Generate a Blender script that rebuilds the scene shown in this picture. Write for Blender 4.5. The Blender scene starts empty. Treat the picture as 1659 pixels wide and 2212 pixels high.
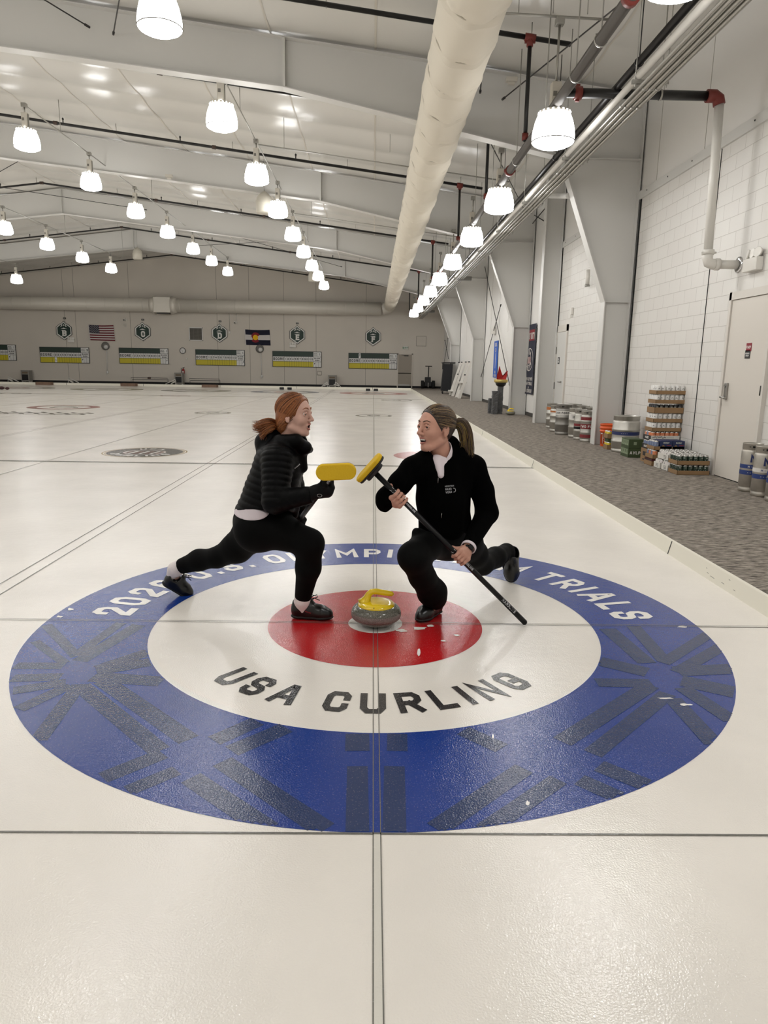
import bpy, bmesh, math, random
import numpy as np
from mathutils import Vector, Matrix

random.seed(7)
SC = bpy.context.scene
COL = SC.collection

# ------------------------------------------------------------------ camera
IMG_W, IMG_H = 1659, 2212
FPX = 1526.776
CAM = np.array([-0.0292277, -3.7744861, 1.4163579])
def _rot(yaw, pitch, roll):
    cy, sy = math.cos(yaw), math.sin(yaw); cp, sp = math.cos(pitch), math.sin(pitch)
    f = np.array([-sy*cp, cy*cp, sp]); r = np.array([cy, sy, 0.0]); u = np.cross(r, f)
    cr, sr = math.cos(roll), math.sin(roll)
    return cr*r+sr*u, -sr*r+cr*u, f
CR, CU, CF = _rot(-0.018080928, -0.202711465, 0.016127588)
cam_data = bpy.data.cameras.new('camera')
cam_data.sensor_fit = 'VERTICAL'; cam_data.sensor_height = 36.0
cam_data.lens = FPX/IMG_H*36.0
cam_data.clip_start = 0.05; cam_data.clip_end = 200
cam = bpy.data.objects.new('camera', cam_data); COL.objects.link(cam)
cam.matrix_world = Matrix(((CR[0], CU[0], -CF[0], CAM[0]), (CR[1], CU[1], -CF[1], CAM[1]), (CR[2], CU[2], -CF[2], CAM[2]), (0, 0, 0, 1)))
SC.camera = cam

# ------------------------------------------------------------------ light and exposure
LAMP_STRENGTH = 9.0
LAMP_LENS = 50.0
AMBIENT = 0.06
SC.view_settings.view_transform = 'Standard'
SC.view_settings.look = 'None'
SC.view_settings.gamma = 1.0
SC.view_settings.exposure = 0.0
SC.view_settings.use_curve_mapping = False
try:
    SC.cycles.max_bounces = 5; SC.cycles.diffuse_bounces = 3; SC.cycles.glossy_bounces = 3
    SC.cycles.transmission_bounces = 2; SC.cycles.sample_clamp_indirect = 4.0
except Exception:
    pass
world = bpy.data.worlds.new('world'); SC.world = world; world.use_nodes = True
world.node_tree.nodes['Background'].inputs[0].default_value = (1.0, 0.985, 0.96, 1)
world.node_tree.nodes['Background'].inputs[1].default_value = AMBIENT

# ------------------------------------------------------------------ measuring helpers: a pixel of the photo on a plane of the place
def _ray(x, y): return CF+(x-IMG_W/2)/FPX*CR-(y-IMG_H/2)/FPX*CU
def at_x(x, y, X): d = _ray(x, y); return Vector(CAM+(X-CAM[0])/d[0]*d)
def at_y(x, y, Y): d = _ray(x, y); return Vector(CAM+(Y-CAM[1])/d[1]*d)
def at_z(x, y, Z=0.0): d = _ray(x, y); return Vector(CAM+(Z-CAM[2])/d[2]*d)
def px_m(P): return FPX/float((np.array(P)-CAM)@CF)      # pixels per metre at a point

# ------------------------------------------------------------------ materials
def lin(c):
    r = []
    for v in c:
        v = v/255.0
        r.append(v/12.92 if v <= 0.04045 else ((v+0.055)/1.055)**2.4)
    return tuple(r)
MATS = {}
def mat(name, rgb, rough=0.5, metal=0.0, spec=0.5, bump=None, vary=None, coat=0.0, emit=0.0, sheen=0.0, stretch=None):
    """plain principled material; bump=(scale,strength), vary=(scale,amount) colour noise"""
    if name in MATS: return MATS[name]
    m = bpy.data.materials.new(name); m.use_nodes = True
    nt = m.node_tree; b = nt.nodes['Principled BSDF']
    c = lin(rgb)
    b.inputs['Base Color'].default_value = (*c, 1)
    b.inputs['Roughness'].default_value = rough
    b.inputs['Metallic'].default_value = metal
    b.inputs['Specular IOR Level'].default_value = spec
    if coat: b.inputs['Coat Weight'].default_value = coat; b.inputs['Coat Roughness'].default_value = 0.08
    if sheen: b.inputs['Sheen Weight'].default_value = sheen
    if emit:
        b.inputs['Emission Color'].default_value = (*c, 1); b.inputs['Emission Strength'].default_value = emit
    def noise(scale, detail=3.0):
        tc = nt.nodes.new('ShaderNodeTexCoord'); n = nt.nodes.new('ShaderNodeTexNoise')
        n.inputs['Scale'].default_value = scale; n.inputs['Detail'].default_value = detail
        src = tc.outputs['Object']
        if stretch:
            mp = nt.nodes.new('ShaderNodeMapping'); mp.inputs['Scale'].default_value = stretch
            nt.links.new(src, mp.inputs['Vector']); src = mp.outputs['Vector']
        nt.links.new(src, n.inputs['Vector'])
        return n
    if vary:
        n = noise(vary[0]); r = nt.nodes.new('ShaderNodeValToRGB')
        a = vary[1]
        r.color_ramp.elements[0].position = 0.3; r.color_ramp.elements[1].position = 0.7
        r.color_ramp.elements[0].color = (*[v*(1-a) for v in c], 1)
        r.color_ramp.elements[1].color = (*[min(1, v*(1+a)) for v in c], 1)
        nt.links.new(n.outputs['Fac'], r.inputs['Fac']); nt.links.new(r.outputs['Color'], b.inputs['Base Color'])
    if bump:
        n = noise(bump[0]); bp = nt.nodes.new('ShaderNodeBump')
        bp.inputs['Strength'].default_value = bump[1]; bp.inputs['Distance'].default_value = 0.01
        nt.links.new(n.outputs['Fac'], bp.inputs['Height']); nt.links.new(bp.outputs['Normal'], b.inputs['Normal'])
    MATS[name] = m
    return m

def ice_mat(name, rgb, worn=0.0, spec=0.75):
    """paint or snow white seen through pebbled ice: glossy top, fine pebble bump in world metres"""
    if name in MATS: return MATS[name]
    m = bpy.data.materials.new(name); m.use_nodes = True
    nt = m.node_tree; b = nt.nodes['Principled BSDF']; L = nt.links.new
    c = lin(rgb)
    geo = nt.nodes.new('ShaderNodeNewGeometry')
    n1 = nt.nodes.new('ShaderNodeTexNoise'); n1.inputs['Scale'].default_value = 1.3; n1.inputs['Detail'].default_value = 4
    L(geo.outputs['Position'], n1.inputs['Vector'])
    r1 = nt.nodes.new('ShaderNodeValToRGB')
    r1.color_ramp.elements[0].position = 0.3; r1.color_ramp.elements[1].position = 0.72
    r1.color_ramp.elements[0].color = (*[v*0.93 for v in c], 1)
    r1.color_ramp.elements[1].color = (*[min(1, v*1.05) for v in c], 1)
    L(n1.outputs['Fac'], r1.inputs['Fac'])
    col = r1.outputs['Color']
    # frost specks
    nf = nt.nodes.new('ShaderNodeTexNoise'); nf.inputs['Scale'].default_value = 190; nf.inputs['Detail'].default_value = 2
    L(geo.outputs['Position'], nf.inputs['Vector'])
    rf = nt.nodes.new('ShaderNodeValToRGB'); rf.color_ramp.elements[0].position = 0.62; rf.color_ramp.elements[1].position = 0.8
    L(nf.outputs['Fac'], rf.inputs['Fac'])
    mx = nt.nodes.new('ShaderNodeMixRGB'); mx.inputs[2].default_value = (0.75, 0.75, 0.75, 1)
    mul = nt.nodes.new('ShaderNodeMath'); mul.operation = 'MULTIPLY'; mul.inputs[1].default_value = 0.22
    L(rf.outputs['Color'], mul.inputs[0]); L(mul.outputs[0], mx.inputs[0]); L(col, mx.inputs[1])
    col = mx.outputs[0]
    if worn:
        nw = nt.nodes.new('ShaderNodeTexNoise'); nw.inputs['Scale'].default_value = 7; nw.inputs['Detail'].default_value = 9; nw.inputs['Roughness'].default_value = 0.7
        mp = nt.nodes.new('ShaderNodeMapping'); mp.inputs['Scale'].default_value = (1, 2.2, 1)
        L(geo.outputs['Position'], mp.inputs['Vector']); L(mp.outputs['Vector'], nw.inputs['Vector'])
        rw = nt.nodes.new('ShaderNodeValToRGB'); rw.color_ramp.elements[0].position = 0.70; rw.color_ramp.elements[1].position = 0.76
        L(nw.outputs['Fac'], rw.inputs['Fac'])
        m2 = nt.nodes.new('ShaderNodeMixRGB'); m2.inputs[2].default_value = (0.8, 0.78, 0.74, 1)
        mu2 = nt.nodes.new('ShaderNodeMath'); mu2.operation = 'MULTIPLY'; mu2.inputs[1].default_value = worn
        L(rw.outputs['Color'], mu2.inputs[0]); L(mu2.outputs[0], m2.inputs[0]); L(col, m2.inputs[1]); col = m2.outputs[0]
    L(col, b.inputs['Base Color'])
    b.inputs['Specular IOR Level'].default_value = spec
    b.inputs['Roughness'].default_value = 0.17
    b.inputs['IOR'].default_value = 1.45
    # pebble
    np1 = nt.nodes.new('ShaderNodeTexNoise'); np1.inputs['Scale'].default_value = 170; np1.inputs['Detail'].default_value = 1.5
    L(geo.outputs['Position'], np1.inputs['Vector'])
    np2 = nt.nodes.new('ShaderNodeTexNoise'); np2.inputs['Scale'].default_value = 16; np2.inputs['Detail'].default_value = 2
    L(geo.outputs['Position'], np2.inputs['Vector'])
    add = nt.nodes.new('ShaderNodeMath'); add.operation = 'ADD'
    L(np1.outputs['Fac'], add.inputs[0]); L(np2.outputs['Fac'], add.inputs[1])
    bp = nt.nodes.new('ShaderNodeBump'); bp.inputs['Strength'].default_value = 0.5; bp.inputs['Distance'].default_value = 0.002
    L(add.outputs[0], bp.inputs['Height']); L(bp.outputs['Normal'], b.inputs['Normal'])
    MATS[name] = m
    return m

# ------------------------------------------------------------------ stroke lettering
GL = {
 'A': (.8, [[(0,0),(.42,1),(.58,1),(1,0)], [(.16,.3),(.84,.3)]]),
 'B': (.72, [[(0,0),(0,1),(.75,1),(1,.85),(1,.65),(.8,.52),(0,.52)], [(.8,.52),(1,.36),(1,.16),(.8,0),(0,0)]]),
 'C': (.7, [[(1,.72),(1,.85),(.8,1),(.2,1),(0,.82),(0,.18),(.2,0),(.8,0),(1,.15),(1,.28)]]),
 'D': (.72, [[(0,0),(0,1),(.7,1),(1,.8),(1,.2),(.7,0),(0,0)]]),
 'E': (.64, [[(1,1),(0,1),(0,0),(1,0)], [(0,.5),(.85,.5)]]),
 'F': (.62, [[(1,1),(0,1),(0,0)], [(0,.5),(.85,.5)]]),
 'G': (.72, [[(1,.74),(1,.85),(.8,1),(.2,1),(0,.82),(0,.18),(.2,0),(.8,0),(1,.18),(1,.46),(.55,.46)]]),
 'H': (.72, [[(0,0),(0,1)], [(1,0),(1,1)], [(0,.5),(1,.5)]]),
 'I': (.2, [[(.5,0),(.5,1)]]),
 'J': (.6, [[(1,1),(1,.18),(.8,0),(.2,0),(0,.18),(0,.3)]]),
 'K': (.72, [[(0,0),(0,1)], [(1,1),(.1,.45),(1,0)]]),
 'L': (.62, [[(0,1),(0,0),(1,0)]]),
 'M': (.9, [[(0,0),(0,1),(.5,.35),(1,1),(1,0)]]),
 'N': (.74, [[(0,0),(0,1),(1,0),(1,1)]]),
 'O': (.72, [[(0,.2),(0,.8),(.22,1),(.78,1),(1,.8),(1,.2),(.78,0),(.22,0),(0,.2)]]),
 'P': (.7, [[(0,0),(0,1),(.78,1),(1,.84),(1,.6),(.78,.44),(0,.44)]]),
 'Q': (.74, [[(0,.2),(0,.8),(.22,1),(.78,1),(1,.8),(1,.2),(.78,0),(.22,0),(0,.2)], [(.6,.3),(1,0)]]),
 'R': (.72, [[(0,0),(0,1),(.78,1),(1,.84),(1,.62),(.78,.46),(0,.46)], [(.5,.46),(1,0)]]),
 'S': (.7, [[(1,.76),(1,.86),(.8,1),(.2,1),(0,.85),(0,.67),(.2,.53),(.8,.47),(1,.33),(1,.15),(.8,0),(.2,0),(0,.14),(0,.24)]]),
 'T': (.7, [[(0,1),(1,1)], [(.5,1),(.5,0)]]),
 'U': (.72, [[(0,1),(0,.2),(.2,0),(.8,0),(1,.2),(1,1)]]),
 'V': (.76, [[(0,1),(.5,0),(1,1)]]),
 'W': (1.0, [[(0,1),(.25,0),(.5,.7),(.75,0),(1,1)]]),
 'X': (.74, [[(0,0),(1,1)], [(0,1),(1,0)]]),
 'Y': (.74, [[(0,1),(.5,.45),(1,1)], [(.5,.45),(.5,0)]]),
 'Z': (.7, [[(0,1),(1,1),(0,0),(1,0)]]),
 '0': (.7, [[(0,.2),(0,.8),(.22,1),(.78,1),(1,.8),(1,.2),(.78,0),(.22,0),(0,.2)]]),
 '1': (.3, [[(0,.8),(.7,1),(.7,0)]]),
 '2': (.68, [[(0,.74),(0,.86),(.2,1),(.8,1),(1,.85),(1,.62),(0,.1),(0,0),(1,0)]]),
 '3': (.66, [[(0,1),(1,1),(.45,.58),(.8,.58),(1,.42),(1,.16),(.8,0),(.2,0),(0,.14)]]),
 '4': (.68, [[(.7,0),(.7,1),(0,.3),(1,.3)]]),
 '5': (.66, [[(1,1),(0,1),(0,.58),(.8,.58),(1,.42),(1,.16),(.8,0),(.2,0),(0,.12)]]),
 '6': (.7, [[(1,.84),(.8,1),(.22,1),(0,.8),(0,.2),(.22,0),(.78,0),(1,.18),(1,.4),(.78,.56),(0,.56)]]),
 '7': (.64, [[(0,1),(1,1),(.4,0)]]),
 '8': (.68, [[(.2,.53),(0,.68),(0,.86),(.2,1),(.8,1),(1,.86),(1,.68),(.8,.53),(.2,.53),(0,.36),(0,.15),(.2,0),(.8,0),(1,.15),(1,.36),(.8,.53)]]),
 '9': (.7, [[(0,.16),(.22,0),(.78,0),(1,.2),(1,.8),(.78,1),(.22,1),(0,.82),(0,.6),(.22,.44),(1,.44)]]),
 '.': (.2, [[(.5,0),(.5,.02)]]), '-': (.4, [[(0,.5),(1,.5)]]), '/': (.5, [[(0,0),(1,1)]]),
}
def _strip(pts, t):
    """mitred ribbon along a 2-d polyline, square ends -> list of quads"""
    closed = len(pts) > 2 and pts[0] == pts[-1]
    P = [np.array(p, float) for p in (pts[:-1] if closed else pts)]
    n = len(P); h = t/2
    if not closed:
        d = P[1]-P[0]; d = d/np.linalg.norm(d); P[0] = P[0]-d*h
        d = P[-1]-P[-2]; d = d/np.linalg.norm(d); P[-1] = P[-1]+d*h
    lft, rgt = [], []
    for i in range(n):
        a = P[i-1] if (i > 0 or closed) else None
        b = P[(i+1) % n] if (i < n-1 or closed) else None
        ds = []
        if a is not None: v = P[i]-a; ds.append(v/np.linalg.norm(v))
        if b is not None: v = b-P[i]; ds.append(v/np.linalg.norm(v))
        ns = [np.array([-d[1], d[0]]) for d in ds]
        nn = sum(ns); ln = np.linalg.norm(nn)
        if ln < 1e-6: nn = ns[0]; ln = 1
        nn = nn/ln; k = h/max(0.45, float(nn@ns[0]))
        lft.append(P[i]+nn*k); rgt.append(P[i]-nn*k)
    out = []
    for i in range(n if closed else n-1):
        j = (i+1) % n
        out.append([rgt[i], rgt[j], lft[j], lft[i]])
    return out
def text_quads(s, h, t, gap=0.22, center=True):
    """quads of a line of lettering: height h, stroke t (fraction of h); returns (list of (quads per glyph, x centre)), width"""
    x = 0.0; gl = []
    for ch in s:
        if ch == ' ': x += 0.45*h; continue
        if ch not in GL: continue
        w, pls = GL[ch]; W = w*h; q = []
        for pl in pls:
            pp = [(x+t*h/2+px_*(max(W-t*h, 0.001)), t*h/2+py_*(h-t*h)) for px_, py_ in pl]
            q += _strip(pp, t*h)
        gl.append((q, x+W/2)); x += W+gap*h
    x -= gap*h
    if center:
        for q, c in gl:
            for f in q:
                for v in f: v[0] -= 0
        return gl, x
    return gl, x

# ------------------------------------------------------------------ mesh builder
class MB:
    def __init__(self, origin=(0, 0, 0)):
        self.v = []; self.f = []; self.mi = []; self.sm = []; self.o = Vector(origin); self.m = 0
    def add(self, vs, fs, smooth=False, m=None):
        b = len(self.v); self.v += [Vector(p)-self.o for p in vs]
        mi = self.m if m is None else m
        for f in fs: self.f.append([b+i for i in f]); self.mi.append(mi); self.sm.append(smooth)
        return self
    def box(self, c, s, R=None, m=None, bev=0.0):
        c = Vector(c); hx, hy, hz = s[0]/2, s[1]/2, s[2]/2
        if bev > 0:
            bev = min(bev, hx*.9, hy*.9, hz*.9); pts = []; fs = []
            bm = bmesh.new(); bmesh.ops.create_cube(bm, size=1.0)
            for v in bm.verts: v.co = Vector((v.co.x*2*hx, v.co.y*2*hy, v.co.z*2*hz))
            bmesh.ops.bevel(bm, geom=list(bm.edges), offset=bev, segments=2, affect='EDGES', profile=0.5)
            bm.verts.ensure_lookup_table()
            pts = [v.co.copy() for v in bm.verts]; fs = [[v.index for v in f.verts] for f in bm.faces]; bm.free()
        else:
            pts = [Vector((x*hx, y*hy, z*hz)) for x in (-1, 1) for y in (-1, 1) for z in (-1, 1)]
            fs = [(0,1,3,2),(4,6,7,5),(0,4,5,1),(2,3,7,6),(0,2,6,4),(1,5,7,3)]
        if R is not None: pts = [R@p for p in pts]
        return self.add([c+p for p in pts], fs, False, m)
    def box2(self, a, b, m=None, bev=0.0):
        a = Vector(a); b = Vector(b)
        return self.box((a+b)/2, [abs(q) for q in (b-a)], None, m, bev)
    @staticmethod
    def frame(d):
        d = Vector(d).normalized(); up = Vector((0, 0, 1)) if abs(d.z) < 0.95 else Vector((1, 0, 0))
        a = d.cross(up).normalized(); return a, d.cross(a).normalized(), d
    def cyl(self, p0, p1, r0, r1=None, n=16, caps=True, m=None, smooth=True):
        r1 = r0 if r1 is None else r1
        p0 = Vector(p0); p1 = Vector(p1); a, b, d = self.frame(p1-p0)
        vs = []
        for p, r in ((p0, r0), (p1, r1)):
            for i in range(n):
                t = 2*math.pi*i/n; vs.append(p+a*(r*math.cos(t))+b*(r*math.sin(t)))
        fs = [(i, (i+1) % n, n+(i+1) % n, n+i) for i in range(n)]
        self.add(vs, fs, smooth, m)
        if caps:
            self.add(vs[:n], [tuple(range(n-1, -1, -1))], False, m); self.add(vs[n:], [tuple(range(n))], False, m)
        return self
    def tube(self, path, r, n=8, closed=False, caps=True, m=None, smooth=True):
        P = [Vector(p) for p in path]; k = len(P)
        rs = r if isinstance(r, (list, tuple)) else [r]*k
        tans = []
        for i in range(k):
            a = P[i-1] if (i > 0 or closed) else P[i]; b = P[(i+1) % k] if (i < k-1 or closed) else P[i]
            tans.append((b-a).normalized())
        a, b, d = self.frame(tans[0]); vs = []
        for i in range(k):
            if i:
                q = tans[i-1].rotation_difference(tans[i]); a = q@a; b = q@b
            for j in range(n):
                t = 2*math.pi*j/n; vs.append(P[i]+(a*math.cos(t)+b*math.sin(t))*rs[i])
        fs = []
        for i in range(k if closed else k-1):
            i2 = (i+1) % k
            for j in range(n): fs.append((i*n+j, i*n+(j+1) % n, i2*n+(j+1) % n, i2*n+j))
        self.add(vs, fs, smooth, m)
        if caps and not closed:
            self.add(vs[:n], [tuple(range(n-1, -1, -1))], False, m); self.add(vs[-n:], [tuple(range(n))], False, m)
        return self
    def lathe(self, prof, c=(0, 0, 0), n=32, axis=(0, 0, 1), m=None, smooth=True, mats=None):
        """profile of (radius, height) along axis"""
        c = Vector(c); d = Vector(axis).normalized()
        if abs(d.z) > 0.999: a = Vector((1, 0, 0)); b = Vector((0, 1, 0))*(1 if d.z > 0 else -1)
        else: a, b, d = self.frame(d); b = d.cross(a)
        vs = []
        for r, h in prof:
            for j in range(n):
                t = 2*math.pi*j/n; vs.append(c+d*h+(a*math.cos(t)+b*math.sin(t))*max(r, 1e-5))
        for i in range(len(prof)-1):
            fs = [(i*n+j, i*n+(j+1) % n, (i+1)*n+(j+1) % n, (i+1)*n+j) for j in range(n)]
            bs = len(self.v)
            self.add([vs[q] for f in fs for q in f], [(4*q, 4*q+1, 4*q+2, 4*q+3) for q in range(n)], smooth, (mats[i] if mats else m))
        return self
    def sphere(self, c, r, n=16, k=10, m=None, s=(1, 1, 1)):
        c = Vector(c); vs = []; fs = []
        for i in range(k+1):
            p = math.pi*i/k
            for j in range(n):
                t = 2*math.pi*j/n
                vs.append(c+Vector((r*s[0]*math.sin(p)*math.cos(t), r*s[1]*math.sin(p)*math.sin(t), r*s[2]*math.cos(p))))
        for i in range(k):
            for j in range(n): fs.append((i*n+j, (i+1)*n+j, (i+1)*n+(j+1) % n, i*n+(j+1) % n))
        return self.add(vs, fs, True, m)
    def quad(self, a, b, c, d, m=None): return self.add([a, b, c, d], [(0, 1, 2, 3)], False, m)
    def poly(self, pts, m=None): return self.add(pts, [tuple(range(len(pts)))], False, m)
    def prism(self, pts, dvec, m=None):
        """extrude a planar outline along dvec"""
        n = len(pts); P = [Vector(p) for p in pts]; Q = [p+Vector(dvec) for p in P]
        fs = [tuple(range(n-1, -1, -1)), tuple(range(n, 2*n))]+[(i, (i+1) % n, n+(i+1) % n, n+i) for i in range(n)]
        return self.add(P+Q, fs, False, m)
    def text(self, s, o, ux, uy, h, t=0.2, m=None, gap=0.22, fn=None, maxw=None):
        """centred line of lettering on a plane (o centre) or through fn(x,y)"""
        gl, W = text_quads(s, h, t, gap)
        k = 1.0 if not maxw or W <= maxw else maxw/W
        o = Vector(o) if o is not None else None; ux = Vector(ux).normalized() if ux is not None else None; uy = Vector(uy).normalized() if uy is not None else None
        n = 0
        for q, c in gl:
            for f in q:
                n += 1
                if fn:
                    pts = [Vector(fn((p[0]-W/2)*k, p[1]-h/2)) for p in f]
                    e = (pts[1]-pts[0]).cross(pts[3]-pts[0])
                    if e.length > 0:
                        e.normalize();
                        pts = [p+e*(h*.0006*(n % 14)) for p in pts]
                else:
                    nn = ux.cross(uy)*(h*.0006*(n % 14)); pts = [o+nn+ux*((p[0]-W/2)*k)+uy*(p[1]-h/2) for p in f]
                self.quad(*pts, m=m)
        return self
    def build(self, name, mats, parent=None, loc=None):
        me = bpy.data.meshes.new(name)
        me.from_pydata([tuple(v) for v in self.v], [], self.f)
        ms = mats if isinstance(mats, (list, tuple)) else [mats]
        for q in ms: me.materials.append(q)
        me.polygons.foreach_set('material_index', [min(i, len(ms)-1) for i in self.mi])
        me.polygons.foreach_set('use_smooth', self.sm)
        bm = bmesh.new(); bm.from_mesh(me)
        bmesh.ops.remove_doubles(bm, verts=bm.verts, dist=1e-5)
        bm.to_mesh(me); bm.free(); me.update()
        o = bpy.data.objects.new(name, me); COL.objects.link(o)
        if parent is not None: o.parent = parent
        else: o.location = self.o if loc is None else loc
        return o
def raw_mesh(name, verts, faces, mats, parent=None, origin=(0, 0, 0), mi=None, smooth=True):
    me = bpy.data.meshes.new(name)
    V = np.asarray(verts, float)-np.array(origin, float)
    me.from_pydata(V.tolist(), [], faces.tolist() if hasattr(faces, 'tolist') else faces)
    for q in (mats if isinstance(mats, (list, tuple)) else [mats]): me.materials.append(q)
    if mi is not None: me.polygons.foreach_set('material_index', np.asarray(mi, np.int32))
    me.polygons.foreach_set('use_smooth', [smooth]*len(me.polygons))
    me.update()
    o = bpy.data.objects.new(name, me); COL.objects.link(o)
    if parent is not None: o.parent = parent
    else: o.location = origin
    return o

def tag(o, label, cat, group=None, kind=None):
    o['label'] = label; o['category'] = cat
    if group: o['group'] = group
    if kind: o['kind'] = kind
    return o
def thing(name, label, cat, loc=(0, 0, 0), rotz=0.0, group=None):
    o = bpy.data.objects.new(name, None); COL.objects.link(o)
    o.empty_display_size = 0.1; o.location = loc; o.rotation_euler = (0, 0, rotz)
    return tag(o, label, cat, group)
def struct(o, label=None):
    o['kind'] = 'structure'
    if label: o['label'] = label
    return o
def dup(root, loc=None, rotz=None, label=None, group=None):
    """copy a thing with its parts and their sub-parts"""
    r = root.copy(); COL.objects.link(r)
    if loc is not None: r.location = loc
    if rotz is not None: r.rotation_euler = (0, 0, rotz)
    if label: r['label'] = label
    if group: r['group'] = group
    for ch in list(root.children):
        c = ch.copy(); COL.objects.link(c); c.parent = r
        for g in list(ch.children):
            d = g.copy(); COL.objects.link(d); d.parent = c
    return r
ORD = ['first', 'second', 'third', 'fourth', 'fifth', 'sixth', 'seventh', 'eighth', 'ninth', 'tenth', 'eleventh', 'twelfth']
# ================================================================== the hall
Y0, Y1 = -9.0, 46.0            # rear and far walls
XL, XR = -30.8, 4.80           # left and right walls
RX, RZ, SLOPE = -13.0, 8.46, 0.123
def roof_z(x): return RZ-SLOPE*abs(x-RX)
BOARD_X, BOARD_Y = 2.32, 41.0

M_ICE = ice_mat('ice', (238, 232, 223))
M_BLUE = ice_mat('ice_blue_paint', (18, 56, 138), worn=0.5)
M_NAVY = ice_mat('ice_navy_paint', (32, 54, 98), worn=0.3)
M_RED = ice_mat('ice_red_paint', (184, 26, 30), worn=0.35)
M_INK = ice_mat('ice_black_paint', (52, 50, 50), worn=0.0)
M_LINE = ice_mat('ice_line', (112, 110, 104))
M_LINE2 = ice_mat('ice_line_soft', (220, 216, 206))
M_WHITEP = ice_mat('ice_white_paint', (240, 236, 230))
M_GREYP = ice_mat('ice_grey_paint', (120, 118, 110))
M_OLIVE = ice_mat('ice_olive_paint', (128, 124, 104))
M_SLATE = ice_mat('ice_slate_paint', (96, 104, 122))
M_ROSE = ice_mat('ice_rose_paint', (186, 112, 112))
M_RUST = ice_mat('ice_rust_paint', (150, 96, 90))
M_GOLD = ice_mat('ice_gold_paint', (176, 146, 88))

floor = MB()
floor.quad((XL, Y0, 0), (BOARD_X, Y0, 0), (BOARD_X, BOARD_Y, 0), (XL, BOARD_Y, 0))
floor = struct(floor.build('floor', M_ICE), 'cream white pebbled curling ice with painted houses and lines')

def ring(mb, c, r0, r1, z, m=0, n=160):
    vs = []; fs = []
    for i in range(n):
        t = 2*math.pi*i/n
        vs += [Vector((c[0]+r0*math.cos(t), c[1]+r0*math.sin(t), z)), Vector((c[0]+r1*math.cos(t), c[1]+r1*math.sin(t), z))]
    for i in range(n):
        j = (i+1) % n; fs.append((2*i, 2*i+1, 2*j+1, 2*j))
    mb.add(vs, fs, False, m)
def disc(mb, c, r, z, m=0, n=96, sy=1.0):
    mb.poly([Vector((c[0]+r*math.cos(2*math.pi*i/n), c[1]+r*sy*math.sin(2*math.pi*i/n), z)) for i in range(n)], m)

h = MB(); ring(h, (0, 0), 1.219, 1.829, .0008); h.build('outer_ring', M_BLUE, floor)['label'] = 'wide blue outer ring of the near house'
h = MB(); ring(h, (0, 0), .152, .597, .0008); h.build('inner_ring', M_RED, floor)['label'] = 'red inner ring of the near house'
h = MB(); disc(h, (0, 0), .152, .0008); h.build('button', M_WHITEP, floor)['label'] = 'small white button under the stone'

# navy band pattern printed on the blue ring, given as centre lines of bars
BARS = [((100,1350),(166,1418),22), ((300,1350),(172,1428),20), ((262,1345),(168,1412),16), ((75,1385),(140,1432),18),
 ((212,1445),(322,1408),18), ((208,1450),(324,1430),18), ((200,1462),(350,1472),22), ((32,1438),(138,1438),14), ((26,1465),(132,1462),16),
 ((28,1492),(142,1474),16), ((40,1532),(152,1480),18), ((172,1478),(82,1600),30), ((175,1482),(345,1622),38), ((222,1470),(408,1598),36),
 ((222,1680),(352,1628),26), ((276,1708),(382,1664),24), ((462,1600),(556,1558),26), ((500,1622),(618,1572),28), ((480,1645),(702,1792),42),
 ((412,1680),(580,1792),44), ((772,1585),(772,1622),52), ((772,1655),(772,1796),48), ((858,1585),(858,1622),44), ((852,1655),(852,1796),48),
 ((1312,1358),(1398,1432),26), ((1368,1352),(1436,1428),24), ((1534,1368),(1432,1432),22), ((1560,1396),(1462,1452),24), ((1295,1428),(1398,1452),20),
 ((1288,1474),(1408,1476),18), ((1462,1450),(1592,1444),22), ((1472,1470),(1592,1496),24), ((1474,1485),(1582,1556),24), ((1405,1480),(1214,1602),34),
 ((1442,1498),(1280,1628),34), ((1452,1508),(1544,1608),32), ((1132,1660),(942,1790),40), ((1206,1684),(1046,1794),38), ((1252,1684),(1338,1722),28),
 ((1294,1654),(1398,1696),28), ((1000,1578),(1084,1616),26)]
h = MB()
for ib, (a, b, w) in enumerate(BARS):
    zb = .0012+.000018*ib
    A = at_z(*a, zb); B = at_z(*b, zb); k = px_m((A+B)/2)
    nrm = Vector(((a[1]-b[1]), (a[0]-b[0]), 0))
    # width in metres along the ice, measured across the bar
    mid = ((a[0]+b[0])/2, (a[1]+b[1])/2); dx, dy = b[0]-a[0], b[1]-a[1]; l = math.hypot(dx, dy)
    c0 = at_z(mid[0]-dy/l*w/2, mid[1]+dx/l*w/2, zb); c1 = at_z(mid[0]+dy/l*w/2, mid[1]-dx/l*w/2, zb)
    d = (B-A).normalized(); pn = Vector((-d.y, d.x, 0)); hw = abs((c1-c0).dot(pn))/2
    n = max(2, int((B-A).length/.012)); q = 6
    for i in range(n):
        for j in range(q):
            P = [A+(B-A)*((i+u)/n)+pn*(hw*(2*(j+v)/q-1)) for u, v in ((0, 0), (1, 0), (1, 1), (0, 1))]
            c = (P[0]+P[2])/2; r = math.hypot(c.x, c.y)
            if 1.224 < r < 1.824: h.quad(*P)
h.build('ring_pattern', M_NAVY, floor)['label'] = 'dark navy starburst bands printed on the blue ring'

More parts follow.
